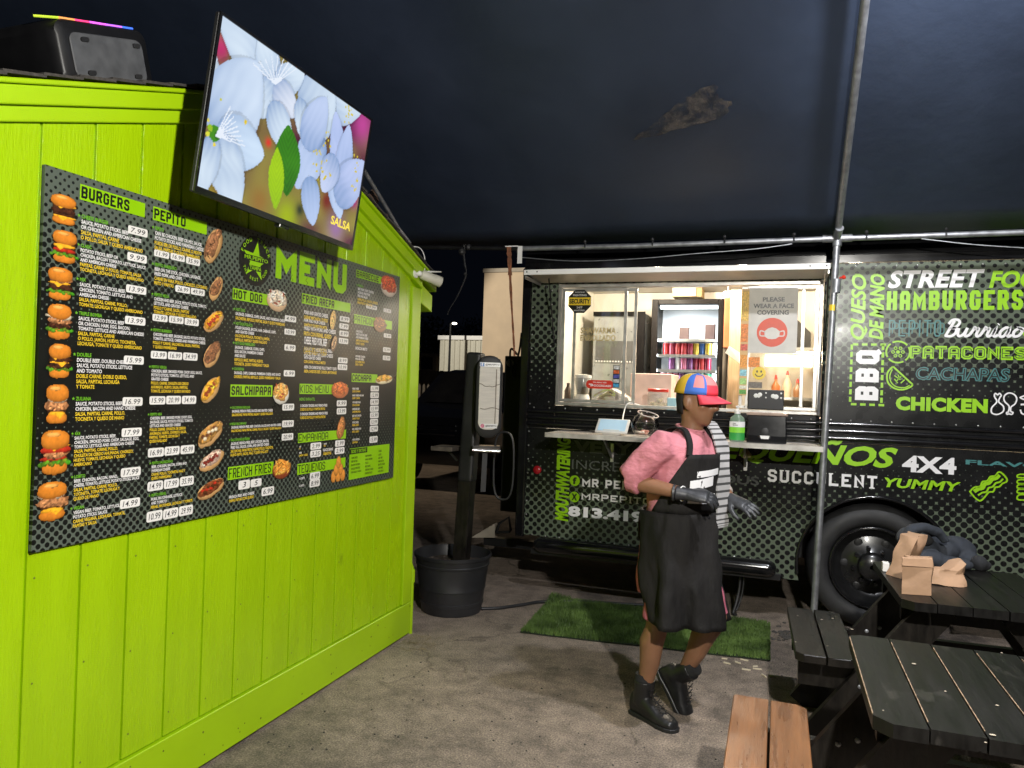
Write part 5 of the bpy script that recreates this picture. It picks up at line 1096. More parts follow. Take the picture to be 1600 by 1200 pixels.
# lower row
text(tl, FR, 'MOUTHWATERING', TR((871, 683), (888, 815)), .0015, bold=.05, shear=.2, rot=True)
part_()
r = TR((897, 688), (988, 712)); text(tdk, FR, 'VERY', r, .0012, bold=.045); 
part_()
r = TR((894, 718), (1040, 742)); text(tg, FR, 'INCREDIBLE', r, .0012, bold=-.006)
part_()
for (px, py), t in (((898, 751), 'f'), ((897.5, 776.5), 'X')):
    c_ = on_y(px, py, TY); disc(tl, FR, c_.x, c_.z, .041, .0012, n=24); hw_ = .015 if t == 'f' else .022; text(tbk, FR, t, (c_.x-hw_, c_.z-.027, c_.x+hw_, c_.z+.027), .003, bold=.05)
part_('social_emblem')
r = TR((910, 747), (1016, 768)); word(tw, FR, 'MR PEPITO', r, .22, .0012, gap=.28, slab=True)
part_()
r = TR((909, 770), (1016, 789)); word(tw, FR, 'MRPEPITO', r, .22, .0012, gap=.28, slab=True)
part_()
text(tw, FR, '813.419', TR((888, 790), (1006, 817)), .0012, bold=.05)
part_()
r = TR((1098, 688), (1402, 738)); text(tl, FR, 'TEQUEÑOS', (r[0], r[1], r[2], r[3]+.05), .0012, bold=.035, shear=.30)
part_()
word(tw, FR, 'SUCCULENT', TR((1200, 733), (1370, 764)), .20, .0012, gap=.32, slab=True)
part_()
text(tdk, FR, 'DELICIOUS', TR((1040, 735), (1186, 759)), .0012, bold=.02)
part_()
text(tw, FR, '4X4', TR((1410, 711), (1494, 742)), .0012, bold=.04)
part_()
text(tl, FR, 'YUMMY', TR((1382, 746), (1501, 769)), .0012, bold=.036, space=1.06, shear=.2)
part_()
text(tt, FR, 'FLAVOR', TR((1509, 718), (1658, 734)), .0012, bold=.03)
part_()
def zz6(x, y): p = on_y(1260+x/4, 680+y/4, TY); return p.x, p.z
bac = [(1022, 352), (1050, 325), (1085, 320), (1100, 290), (1130, 285), (1150, 258), (1180, 255), (1198, 232), (1218, 235), (1250, 268), (1250, 290), (1225, 302), (1205, 322), (1180, 326), (1168, 352), (1140, 356), (1118, 382), (1095, 405), (1075, 407), (1045, 382), (1022, 352)]
icon(tl, bac, .005, zz6, k=3)
for off, hw in ((0, .012), (24, .0055)):
    icon(tl, [(1048+off, 352+off), (1075+off, 335+off), (1100+off, 330+off), (1115+off, 305+off), (1140+off, 298+off), (1160+off, 275+off), (1185+off, 268+off), (1205+off, 248+off)], hw, zz6, k=3)
part_('bacon_emblem')
for y, hh in ((255, 10), (290, 12), (320, 12), (350, 12), (388, 16)): icon(tl, [(1372, y-hh), (1330, y-hh), (1317, y), (1330, y+hh), (1420, y+hh)], .0045, zz6, k=3)
part_('burger_emblem')

# ------------------------------------------------------------------ inside the truck
def k1(x, y, Y): return on_y(800+x/3.077, 390+y/3.077, Y)
m_ = MB(); m_.box((-1.84, TY+.06, 1.42), (1.9, TY+.50, 1.455)); build(m_, 'inner_counter', M['silver'], truck)
fr_ = thing('drinks_fridge', 'tall lit glass door fridge of drinks inside the truck', 'fridge', (k1(845, 300, 7.0).x, 7.0, .90))
FY = 7.0; x0, x1 = k1(672, 300, FY).x, k1(1020, 300, FY).x; zt = k1(850, 238, FY).z; gx0, gx1 = k1(702, 300, FY).x, k1(992, 300, FY).x; gz = k1(850, 262, FY).z
DK = mat('fridge_charcoal', (.004, .0032, .003), .6, spec=.12); LIT = mat('fridge_liner', (.75, .77, .78), .4, var=.03)
m_ = MB(); m_.box((x0, FY+.05, .90), (x1, FY+.08+.5, 1.05)); m_.box((x0, FY+.04, zt-.02), (x1, 7.70, zt)); m_.box((x0, FY+.04, 1.051), (x0+.03, 7.70, zt-.021)); m_.box((x1-.03, FY+.04, 1.051), (x1, 7.70, zt-.021)); build(m_, 'cabinet', DK, fr_)
m_ = MB(); m_.box((x0+.031, 7.5, 1.05), (x1-.031, 7.52, zt-.022)); build(m_, 'liner', LIT, fr_)
m_ = MB(); 
for q in ((x0, .95, gx0, zt), (gx1, .95, x1, zt), (gx0+.0005, gz, gx1-.0005, zt), (gx0+.0005, .95, gx1-.0005, 1.02)): m_.box((q[0], FY, q[1]), (q[2], FY+.035, q[3]))
dr = build(m_, 'door', DK, fr_, bevel=.004)
m_ = MB(); m_.face([(gx0, FY+.02, 1.02), (gx1, FY+.02, 1.02), (gx1, FY+.02, gz), (gx0, FY+.02, gz)]); build(m_, 'pane', GL, dr)
m_ = MB(); m_.tube([(gx1+.015, FY-.03, 1.45), (gx1+.015, FY-.03, 1.85)], .008, 8); build(m_, 'handle', M['black_metal'], dr)
m_ = MB(); m_.box((gx0+.01, FY+.06, gz-.035), (gx1-.01, FY+.09, gz-.005)); build(m_, 'light_tube', mat('fridge_tube', (.9, .95, 1), .4, emit=5, ecol=(.82, .92, 1)), fr_)
light('fridge_light', 'AREA', ((gx0+gx1)/2, FY+.12, gz-.05), 10, (.85, .93, 1.0), ((gx0+gx1)/2, FY+.3, 1.2), shape='RECTANGLE', size=.5, size_y=.05)
for sx_, xx_ in ((1, x0+.05), (-1, x1-.05)): light('fridge_light', 'AREA', (xx_, FY+.062, 1.75), 5, (.88, .95, 1.0), (xx_+sx_*.3, FY+.25, 1.75), shape='RECTANGLE', size=.03, size_y=.8)
shz = [k1(850, y, FY+.12).z for y in (436, 510, 582, 655)]
for z in shz:
    m_ = MB(); m_.box((x0+.032, FY+.06, z-.012), (x1-.032, 7.49, z)); m_.box((gx0, FY+.05, z-.018), (gx1, FY+.059, z+.008)); build(m_, 'shelf', LIT, fr_)
CC = {'red': (.30, .012, .014), 'silver': (.62, .62, .64), 'yellow': (.45, .30, .03), 'purple': (.11, .02, .10), 'crimson': (.20, .008, .03), 'green': (.015, .20, .09), 'blue': (.02, .07, .22), 'pink': (.40, .10, .17)}
CM = {n_: mat('can_'+n_, c_, .25, .3, var=.35, scale=25) for n_, c_ in CC.items()}
canp = {}
def can(x, y, z, col, label, n_h=.118):
    c = thing('drink_can', label, 'drink can', (x, y, z), 'drink cans in the lit fridge')
    if col not in canp:
        m_ = MB(); m_.lathe([(.024, 0), (.031, .008), (.0315, .104), (.0285, .114)], (0, 0, 0), 14); a_ = build(m_, 'body', CM[col], c, smooth=40, local=True)
        m_ = MB(); m_.lathe([(.0285, .1145), (.027, .119), (.025, .117)], (0, 0, 0), 14); b_ = build(m_, 'lid', M['silver'], c, smooth=40, local=True); canp[col] = (a_.data, b_.data)
    else:
        for nm, me in zip(('body', 'lid'), canp[col]): o_ = bpy.data.objects.new(nm, me); C.objects.link(o_); o_.parent = c
rows = [(shz[1], 725, 990, ['red', 'crimson', 'red', 'red', 'crimson', 'yellow', 'blue', 'yellow', 'silver'], 'upper can shelf'), (shz[2], 755, 960, ['purple', 'silver', 'pink', 'purple', 'crimson', 'red', 'crimson'], 'middle can shelf'), (shz[3], 715, 990, ['crimson', 'red', 'pink', 'purple', 'blue', 'green', 'green', 'green', 'silver'], 'lowest can shelf')]
for z, xa, xb, cols, nm in rows:
    pa, pb = k1(xa, 480, FY+.12).x+.03, k1(xb, 480, FY+.12).x-.03
    for i, c_ in enumerate(cols):
        can(pa+(pb-pa)*i/(len(cols)-1), FY+.13+random.uniform(-.01, .01), z+.0005, c_, '%s can, %s along the %s of the lit fridge' % (c_, ORD[i], nm))
for i, xx_ in enumerate((825, 950)):
    p_ = k1(xx_, 430, FY+.2); b_ = thing('juice_carton', 'dark brown drink carton on the top fridge shelf, the %s of two' % ('shorter' if i == 0 else 'taller'), 'carton', (p_.x, FY+.25, shz[0]))
    m_ = MB(); m_.box((p_.x-.045, FY+.21, shz[0]), (p_.x+.045, FY+.29, shz[0]+.13+.03*i)); build(m_, 'carton_body', mat('carton_brown', (.035, .013, .009), .5), b_, bevel=.004)
    m_ = MB(); m_.prism([(p_.x-.045, shz[0]+.131+.03*i), (p_.x+.045, shz[0]+.131+.03*i), (p_.x, shz[0]+.165+.03*i)], Frame((0, FY+.21, 0), (1, 0, 0), (0, 0, 1), (0, -1, 0)), -.08, 0); build(m_, 'gable', LIT, b_)
# steel rack on the left of the cabin
rk_ = thing('steel_fridge', 'grey steel upright cooler with a dark door edge behind the first pane', 'cooler', (k1(520, 400, 7.2).x, 7.2, .9))
a, b = k1(395, 305, 7.2), k1(640, 305, 7.2)
m_ = MB(); m_.box((a.x, 7.2, .9), (b.x, 7.7, a.z)); build(m_, 'cabinet', mat('rack_steel', (.34, .35, .35), .3, .6, bump=.04), rk_, bevel=.004)
m_ = MB(); m_.box((k1(602, 300, 7.2).x, 7.17, 1.0), (b.x+.005, 7.198, a.z+.01)); m_.box((a.x, 7.17, a.z-.03), (k1(602, 300, 7.2).x-.001, 7.198, a.z+.01)); build(m_, 'door_edge', DK, rk_)
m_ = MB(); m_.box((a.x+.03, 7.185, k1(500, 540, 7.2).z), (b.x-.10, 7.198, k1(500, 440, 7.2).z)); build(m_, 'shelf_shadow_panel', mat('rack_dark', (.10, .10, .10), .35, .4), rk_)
m_ = MB()
for i in range(14): xx_ = a.x+.04+(b.x-a.x-.14)*i/13; m_.box((xx_-.006, 7.183, k1(500, 542, 7.2).z), (xx_+.006, 7.1845, k1(500, 535, 7.2).z))
each(m_, 'white_mark', M['white_paint'], rk_)
# wall cupboards and ceiling items
cb = thing('wall_cupboard', 'pale cupboard with a dark handle gap above the drinks fridge', 'cupboard', (k1(840, 200, 7.4).x, 7.4, 2.4))
a, b = k1(770, 178, 7.4), k1(885, 225, 7.4); m_ = MB(); m_.box((a.x, 7.4, b.z), (b.x, 7.72, a.z+.06)); build(m_, 'box', mat('cupboard_pale', (.55, .42, .27), .5), cb, bevel=.004)
m_ = MB(); m_.box((b.x+.004, 7.42, b.z), (b.x+.05, 7.70, a.z+.02)); build(m_, 'end_panel', mat('cupboard_ochre', (.38, .24, .08), .5), cb)
# orange strip beside the fridge
a, b = k1(1022, 235, 6.98), k1(1048, 470, 6.98); m_ = MB(); m_.box((x1+.004, 6.95, b.z), (b.x, 7.3, a.z)); setp(build(m_, 'orange_board', mat('orange_board', (.62, .20, .09), .5), None, loc=(b.x, 7.0, b.z)), 'narrow orange board leaning beside the drinks fridge', 'board')
m_ = MB(); a, b = k1(1026, 462, 6.6), k1(1092, 545, 6.6); m_.loft([[(a.x, 6.6, a.z-.06), (a.x+.03, 6.6, a.z), (b.x, 6.62, b.z+.09), (b.x, 6.62, b.z)], [(a.x, 6.63, a.z-.06), (a.x+.03, 6.63, a.z), (b.x, 6.65, b.z+.09), (b.x, 6.65, b.z)]]); setp(build(m_, 'tilted_folder', M['white_paint'], None, loc=(a.x, 6.6, b.z)), 'white folder tilted against the wood panel right of the fridge', 'folder')
m_ = MB(); a, b = k1(1050, 250, 6.75), k1(1092, 700, 6.75); m_.box((a.x, 6.75, 1.2), (b.x+.02, 6.79, a.z+.1)); setp(build(m_, 'wood_partition', mat('partition_wood', (.50, .34, .20), .5, var=.2, stretch=(8, 1, .6), bump=.1), None, loc=(a.x, 6.75, 1.2)), 'tan wood partition between the fridge and the stove corner', 'partition')
m_ = MB(); c_ = k1(1038, 215, 6.7)
for i in range(14): m_.ball(c_+Vector((random.uniform(-.06, .06), random.uniform(-.02, .02), random.uniform(-.04, .04))), random.uniform(.008, .02), 7, 5)
m_.tube([c_, (c_.x, c_.y, 2.62)], .003, 5); setp(build(m_, 'hanging_flowers', mat('paper_flower', (.70, .45, .40), .7, var=.4, scale=40, col2=(.80, .74, .70)), None, loc=tuple(c_)), 'little bunch of pale red flowers hanging above the fridge corner', 'flowers')
# stove corner: hood, shelves, lamp
hd_ = thing('range_hood', 'dark sloping range hood behind the last window pane', 'range hood', (k1(1400, 400, 7.2).x, 7.2, 1.9))
a, b, c_, d_ = k1(1365, 330, 7.2), k1(1437, 400, 7.2), k1(1437, 470, 7.2), k1(1365, 470, 7.2)
m_ = MB(); m_.loft([[(p_.x, y, p_.z) for p_ in (a, b, c_, d_)] for y in (7.2, 7.7)]); build(m_, 'hood_body', mat('hood_black', (.04, .038, .036), .35, .3), hd_)
m_ = MB(); m_.box((a.x-.01, 7.18, d_.z-.035), (b.x+.35, 7.7, d_.z-.002)); build(m_, 'hood_rim', M['silver'], hd_)
a, b = k1(1215, 500, 7.45), k1(1450, 560, 7.45)
m_ = MB(); m_.box((a.x, 7.68, b.z), (b.x, 7.735, a.z)); setp(build(m_, 'stove_lamp', mat('stove_lamp', (1, .85, .6), .5, emit=4.0, ecol=(1.0, .80, .52)), None, loc=(a.x, 7.7, b.z)), 'glowing warm lamp panel over the stove', 'lamp')
light('stove_light', 'AREA', ((a.x+b.x)/2, 7.6, a.z), 22, (1, .76, .48), ((a.x+b.x)/2, 6.4, 1.4), shape='RECTANGLE', size=.6, size_y=.2)
for i, (xx_, h_, col) in enumerate(((1270, .16, (.55, .18, .06)), (1325, .20, (.72, .60, .42)), (1375, .13, (.30, .14, .06)))):
    p_ = k1(xx_, 600, 7.3); st_ = thing('sauce_bottle', ('short orange sauce bottle', 'tall cream sauce bottle', 'low brown sauce bottle')[i]+' on the shelf under the stove lamp', 'bottle', (p_.x, 7.3, 1.60))
    m_ = MB(); m_.lathe([(.035, 0), (.038, .01), (.038, h_*.6), (.014, h_*.85), (.012, h_)], (p_.x, 7.3, 1.60), 14); build(m_, 'bottle_body', mat('sauce_%s' % 'abc'[i], col, .3), st_, smooth=50)
    m_ = MB(); m_.lathe([(.015, h_+.001), (.006, h_+.04)], (p_.x, 7.3, 1.60), 10); build(m_, 'cap', M['red_print'], st_, smooth=50)
m_ = MB(); m_.box((k1(1190, 600, 7.3).x, 7.15, 1.575), (1.2, 7.73, 1.599)); setp(build(m_, 'stove_shelf', M['silver'], None, loc=(.6, 7.4, 1.58)), 'steel shelf holding sauce bottles under the stove lamp', 'shelf')
# things on the inner counter
IZ = 1.4555
def on_counter(px, Y): return on_y(px, 620, Y).x
p_ = k1(702, 690, 5.95); jr = thing('plastic_jar', 'clear plastic jar with a red lid and pale sweets on the counter', 'jar', (p_.x, 5.95, IZ))
m_ = MB(); m_.lathe([(.070, 0), (.078, .012), (.080, .125), (.074, .15)], (p_.x, 5.95, IZ), 22); build(m_, 'jar_body', frosted('jar_plastic', (.72, .70, .64), .30), jr, smooth=40)
m_ = MB(); m_.lathe([(.080, .151), (.082, .155), (.082, .172), (.076, .176)], (p_.x, 5.95, IZ), 22); build(m_, 'jar_lid', M['red_print'], jr, smooth=40)
m_ = MB(); 
for i in range(26): m_.ball((p_.x+random.uniform(-.05, .05), 5.95+random.uniform(-.05, .05), IZ+.014+random.uniform(0, .075)), random.uniform(.012, .02), 7, 5)
setp(build(m_, 'sweets', mat('sweets', (.62, .52, .30), .5, var=.3, scale=30), jr), kind='stuff')
p_ = k1(770, 690, 5.98); m_ = MB(); m_.box((p_.x-.035, 5.95, IZ), (p_.x+.035, 6.0, IZ+.11)); setp(build(m_, 'blue_box', mat('pale_blue_card', (.38, .62, .68), .5), None, loc=(p_.x, 5.97, IZ), bevel=.004), 'pale blue small box beside the red lidded jar', 'box')
p_ = k1(640, 640, 6.25); m_ = MB(); m_.box((k1(575, 640, 6.3).x, 6.25, IZ-.1), (k1(770, 640, 6.3).x, 6.75, k1(600, 595, 6.3).z)); setp(build(m_, 'prep_cabinet', mat('peach_laminate', (.66, .48, .40), .4), None, loc=(p_.x, 6.5, IZ-.1), bevel=.005), 'peach topped prep cabinet in front of the fridge', 'cabinet')
# blender and plates on the left side
p_ = k1(335, 600, 6.0); bl = thing('blender', 'white countertop blender behind the red delivery sticker', 'blender', (p_.x, 6.05, IZ))
m_ = MB(); m_.lathe([(.07, 0), (.075, .02), (.055, .10), (.05, .11)], (p_.x, 6.05, IZ), 18); build(m_, 'motor_base', M['white_paint'], bl, smooth=40)
m_ = MB(); m_.lathe([(.048, .111), (.052, .13), (.07, .24), (.068, .245)], (p_.x, 6.05, IZ), 18); build(m_, 'jug', mat('jug_grey', (.42, .42, .40), .2, var=.3), bl, smooth=40)
m_ = MB(); m_.lathe([(.072, .246), (.07, .27), (.03, .275)], (p_.x, 6.05, IZ), 18); build(m_, 'jug_lid', M['white_paint'], bl, smooth=40)
for i, (xx_, hh) in enumerate(((272, .20), (290, .13), (270, .11))):
    p_ = k1(xx_, 600, 5.95+.1*i); m_ = MB(); m_.lathe([(.03, 0), (.033, .01), (.03, hh*.7), (.014, hh*.86), (.013, hh)], (p_.x, 5.95+.1*i, IZ), 12)
    setp(build(m_, 'condiment_bottle', mat('condiment_%s' % 'abc'[i], ((.16, .12, .09), (.60, .56, .50), (.30, .15, .10))[i], .3), None, loc=(p_.x, 5.95+.1*i, IZ), smooth=40), ('tall dark', 'pale cream', 'low reddish brown')[i]+' condiment bottle in the corner behind the first pane', 'bottle')
p_ = k1(470, 620, 6.1); m_ = MB(); 
m_.loft([[(p_.x-.16, y, IZ), (p_.x+.20, y, IZ), (p_.x+.16, y, IZ+.10), (p_.x+.02, y, IZ+.17), (p_.x-.10, y, IZ+.09)] for y in (6.08, 6.30)]); setp(build(m_, 'bread_bag', mat('bread_bag', (.68, .62, .54), .35, var=.15, scale=14, bump=.4), None, loc=(p_.x, 6.2, IZ), bevel=.02, seg=2), 'crumpled pale bread bag behind the first window pane', 'bag')
m_ = MB(); a, b = k1(585, 705, 5.86), k1(650, 725, 5.86)
m_.tube(smoothpath([(a.x-.02, 5.86, IZ+.01), (a.x+.02, 5.84, IZ+.05), (a.x+.07, 5.9, IZ+.02), (a.x+.03, 5.86, IZ+.012), (a.x-.01, 5.92, IZ+.03), (a.x+.05, 5.82, IZ+.006), (a.x+.14, 5.85, IZ+.008)], 5), .004, 6); setp(build(m_, 'coiled_cord', M['white_paint'], None, loc=tuple(a)), 'white cord coiled on the inner counter by the jar', 'cord')

# ------------------------------------------------------------------ stickers and notices on the window
GY = TY+.011
GF = Frame((0, TY+.002, 0), (1, 0, 0), (0, 0, 1), (0, -1, 0))
def GRc(a, b): p, q = k1(a[0], a[1], TY), k1(b[0], b[1], TY); return (p.x, q.z, q.x, p.z)
def plate(nm, r, mt, label, cat, poly=None, d0=0.0, d1=.002, grp=None):
    t_ = thing(nm, label, cat, ((r[0]+r[2])/2, TY-.001, r[1]), grp); m_ = MB(); m_.prism(poly or [(r[0], r[1]), (r[2], r[1]), (r[2], r[3]), (r[0], r[3])], GF, d0, d1); build(m_, 'backing', mt, t_); return t_
r = GRc((272, 197), (379, 302)); cu, cv, ra = (r[0]+r[2])/2, (r[1]+r[3])/2, (r[2]-r[0])/2*1.06
oct_ = [(cu+ra*math.cos(R(22.5+45*i)), cv+ra*math.sin(R(22.5+45*i))) for i in range(8)]
t_ = plate('security_sticker', r, M['black_print'], 'black octagonal SECURITY sticker on the first window pane', 'sticker', oct_)
m_ = MB(); m_.prism([(cu-ra*.9, cv-ra*.30), (cu+ra*.9, cv-ra*.30), (cu+ra*.9, cv+ra*.32), (cu-ra*.9, cv+ra*.32)], GF, .0022, .0028); build(m_, 'yellow_band', M['yellow_print'], t_)
m_ = MB(); text(m_, GF, 'SECURITY', (cu-ra*.84, cv-ra*.18, cu+ra*.84, cv+ra*.20), .0032, bold=.04); build(m_, 'lettering', M['black_print'], t_)
m_ = MB(); text(m_, GF, 'FIGHTING', (cu-ra*.55, cv+ra*.42, cu+ra*.55, cv+ra*.58), .003); text(m_, GF, 'PROTECTED BY', (cu-ra*.4, cv+ra*.68, cu+ra*.4, cv+ra*.78), .003); text(m_, GF, '24/7', (cu-ra*.25, cv-ra*.56, cu+ra*.25, cv-ra*.40), .003); text(m_, GF, 'MONITORED', (cu-ra*.45, cv-ra*.78, cu+ra*.45, cv-ra*.66), .003); build(m_, 'small_lettering', M['white_print'], t_)
r = GRc((330, 374), (497, 440)); t_ = thing('window_lettering', 'gold SHAWARMA ENROLLADO lettering stuck on the first pane', 'lettering', ((r[0]+r[2])/2, TY, r[1]))
hh = (r[3]-r[1]); m_ = MB(); text(m_, GF, 'SHAWARMA', (r[0], r[1]+hh*.55, r[2], r[3]), .0005, bold=.03); text(m_, GF, 'ENROLLADO', (r[0], r[1], r[2], r[1]+hh*.45), .0005, bold=.03); build(m_, 'letters', mat('gold_vinyl', (.42, .33, .15), .4), t_)
r = GRc((357, 626), (486, 671)); t_ = plate('delivery_sticker', r, M['red_print'], 'red rounded DOORDASH delivery sticker low on the first pane', 'sticker', rrect(r[0], r[1], r[2], r[3], (r[3]-r[1])*.45))
w_, h_ = r[2]-r[0], r[3]-r[1]; m_ = MB(); text(m_, GF, 'DOORDASH', (r[0]+w_*.30, r[1]+h_*.22, r[0]+w_*.92, r[1]+h_*.48), .0026, bold=.02); text(m_, GF, 'We deliver with', (r[0]+w_*.25, r[1]+h_*.66, r[0]+w_*.75, r[1]+h_*.84), .0026); curve_line(m_, GF, [(r[0]+w_*.10, r[1]+h_*.50), (r[0]+w_*.22, r[1]+h_*.50), (r[0]+w_*.26, r[1]+h_*.38), (r[0]+w_*.16, r[1]+h_*.30)], .004, .0026); build(m_, 'lettering', M['white_print'], t_)
r = GRc((487, 556), (516, 664)); t_ = plate('card_strip', r, M['black_print'], 'black strip of coloured card logos beside the delivery sticker', 'sticker')
for i, c_ in enumerate(((.55, .55, .55), (.60, .12, .04), (.08, .08, .35), (.5, .5, .5), (.06, .30, .55))):
    m_ = MB(); hh = (r[3]-r[1])/5; m_.prism([(r[0]+.004, r[1]+hh*(4-i)+.004), (r[2]-.004, r[1]+hh*(4-i)+.004), (r[2]-.004, r[1]+hh*(5-i)-.004), (r[0]+.004, r[1]+hh*(5-i)-.004)], GF, .0022, .0027); build(m_, 'card_logo', mat('card_%s' % 'abcde'[i], c_, .3, var=.5, scale=60), t_)
r = GRc((395, 672), (495, 707)); m_ = MB(); curve_line(m_, GF, smoothpath([(r[0], r[1]), (r[0]+.05, r[3]-.02), (r[2]-.05, r[3]), (r[2], r[1]+.02)], 5), .006, .001); curve_line(m_, GF, smoothpath([(r[0]+.04, r[1]), (r[2]-.06, r[1]+.02), (r[2], r[1]+.005)], 5), .005, .001)
setp(build(m_, 'neon_scribble', mat('neon_marker', (.72, .30, .50), .4, var=.6, scale=12, col2=(.5, .7, .1)), None, loc=((r[0]+r[2])/2, TY, r[1])), 'pink and lime marker scribble under the delivery sticker', 'drawing')
r = GRc((1143, 186), (1368, 500)); t_ = plate('mask_notice', r, mat('notice_paper', (.56, .54, .50), .5), 'pale PLEASE WEAR A FACE COVERING notice with a red mask disc', 'notice')
w_, h_ = r[2]-r[0], r[3]-r[1]; m_ = MB()
for t, a, b, y0, y1 in (('PLEASE', .28, .73, .79, .86), ('WEAR A FACE', .09, .92, .69, .76), ('COVERING', .17, .82, .59, .66)): text(m_, GF, t, (r[0]+w_*a, r[1]+h_*y0, r[0]+w_*b, r[1]+h_*y1), .0028, bold=.035)
build(m_, 'lettering', M['black_print'], t_)
m_ = MB(); cu, cv = r[0]+w_*.49, r[1]+h_*.32; disc(m_, GF, cu, cv, w_*.315, .0028, n=40, rv=w_*.315); build(m_, 'red_disc', mat('notice_red', (.62, .10, .06), .5), t_)
m_ = MB(); mk = [(-.16, .02), (-.08, .085), (0, .11), (.08, .085), (.16, .02), (.15, -.09), (.08, -.14), (0, -.15), (-.08, -.14), (-.15, -.09)]; m_.face([GF.p(cu+w_*x, cv+w_*y, .0034) for x, y in mk][::-1])
for sg in (-1, 1): curve_line(m_, GF, smoothpath([(cu+sg*w_*.15, cv+w_*.01), (cu+sg*w_*.24, cv+w_*.03), (cu+sg*w_*.24, cv-w_*.07), (cu+sg*w_*.15, cv-w_*.08)], 5), .004, .0034)
build(m_, 'mask_symbol', mat('notice_grey', (.60, .58, .54), .5), t_)
r = GRc((1155, 562), (1221, 626)); cu, cv, ra = (r[0]+r[2])/2, (r[1]+r[3])/2, (r[3]-r[1])/2
t_ = plate('smiley_sticker', r, mat('smiley_yellow', (.75, .55, .04), .4), 'round yellow smiling face sticker below the face covering notice', 'sticker', [(cu+ra*math.cos(2*math.pi*i/28), cv+ra*math.sin(2*math.pi*i/28)) for i in range(28)])
m_ = MB(); disc(m_, GF, cu-ra*.3, cv+ra*.25, ra*.13, .0026, n=10, rv=ra*.2); disc(m_, GF, cu+ra*.3, cv+ra*.25, ra*.13, .0026, n=10, rv=ra*.2); curve_line(m_, GF, smoothpath([(cu-ra*.55, cv-ra*.1), (cu-ra*.3, cv-ra*.45), (cu+ra*.3, cv-ra*.45), (cu+ra*.55, cv-ra*.1)], 5), ra*.07, .0026); build(m_, 'face', M['black_print'], t_)
for i, (a, b, col, lb) in enumerate((((1137, 517), (1190, 565), (.70, .24, .05), 'orange card taped beside the smiling face sticker'), ((1136, 636), (1202, 667), (.16, .14, .12), 'dark printed card taped under the smiling face sticker'))):
    r = GRc(a, b); plate('small_card', r, mat('small_card_%s' % 'ab'[i], col, .5, var=.4, scale=70), lb, 'card')
r = GRc((1106, 190), (1127, 700)); t_ = plate('sticker_strip', r, mat('strip_paper', (.62, .40, .18), .5), 'vertical strip of coloured labels on the middle window post', 'sticker', None, .004, .006)
for i, (c_, h0, h1) in enumerate((((.70, .45, .10), .02, .30), ((.66, .22, .06), .33, .50), ((.60, .12, .08), .52, .58), ((.70, .30, .06), .62, .74), ((.25, .52, .60), .76, .82), ((.35, .58, .20), .84, .90), ((.60, .60, .50), .91, .94), ((.10, .30, .06), .95, .99))):
    m_ = MB(); H_ = r[3]-r[1]; m_.prism([(r[0]+.003, r[3]-H_*h1), (r[2]-.003, r[3]-H_*h1), (r[2]-.003, r[3]-H_*h0), (r[0]+.003, r[3]-H_*h0)], GF, .0062, .0068); build(m_, 'colour_label', mat('label_%s' % 'abcdefgh'[i], c_, .5, var=.4, scale=90), t_)
r = GRc((1137, 672), (1307, 730)); t_ = thing('black_console', 'black box with tiny white lights on the sill below the notice', 'console', ((r[0]+r[2])/2, TY-.03, r[1]))
m_ = MB(); m_.box((r[0], TY-.035, WZ0+.026), (r[2], TY-.004, r[3])); build(m_, 'case', M['black_plastic'], t_, bevel=.006, seg=2)
m_ = MB()
for x_, y_, rr in ((.22, .45, .016), (.33, .55, .016), (.70, .45, .016), (.78, .40, .018), (.50, .72, .006), (.50, .3, .006), (.92, .72, .007), (.92, .3, .007), (.30, .35, .008)): c_ = (r[0]+(r[2]-r[0])*x_, TY-.0355, r[1]+(r[3]-r[1])*y_); m_.lathe([(rr, 0), (rr*.6, .002)], c_, 8, axis='Y')
each(m_, 'light_mark', mat('console_white', (.75, .75, .72), .4), t_)

# ------------------------------------------------------------------ things on the serving shelf
p_ = on_y(955, 680, 5.36); x_, y_ = p_.x, 5.40
ps = thing('card_terminal', 'white card terminal with a blue screen on the serving shelf', 'card terminal', (x_, y_, SZ))
m_ = MB(); m_.loft([[(x_+sx*a_, y_+sy*b_, SZ+z) for sx, sy in ((-1, -1), (1, -1), (1, 1), (-1, 1))] for a_, b_, z in ((.065, .05, .001), (.07, .055, .02), (.06, .05, .04))]); build(m_, 'base', mat('terminal_grey', (.62, .60, .56), .4), ps, bevel=.006, seg=2)
m_ = MB(); mt = Matrix.Translation((x_, y_, SZ+.062)) @ Matrix.Rotation(R(38), 4, 'X'); m_.box((-.118, -.075, -.008), (.118, .075, .008), 0, mt); build(m_, 'tablet', mat('terminal_white', (.74, .73, .70), .35), ps, bevel=.006, seg=2)
m_ = MB(); m_.face([mt @ Vector(q) for q in ((-.100, -.060, .0095), (.100, -.060, .0095), (.100, .064, .0095), (-.100, .064, .0095))]); build(m_, 'screen', mat('terminal_screen', (.25, .35, .42), .2, emit=.55, ecol=(.42, .62, .75)), ps)
m_ = MB(); a = on_y(973, 655, 5.5); m_.tube(smoothpath([(x_+.07, y_+.05, SZ+.09), tuple(a), (on_y(976, 640, 5.66).x, 5.66, on_y(976, 640, 5.66).z), (on_y(981, 631, 5.70).x, 5.68, WZ0+.03), (on_y(990, 628, 5.70).x, 5.74, WZ0+.032), (on_y(1010, 627, 5.76).x, 5.80, WZ0+.0)], 5), .005, 8); build(m_, 'cable', M['white_paint'], ps, smooth=60)
p_ = on_y(1004, 680, 5.40); x_, y_ = p_.x, 5.40
gb = thing('candy_bowl', 'tilted round glass bowl with a few candies on the serving shelf', 'bowl', (x_, y_, SZ))
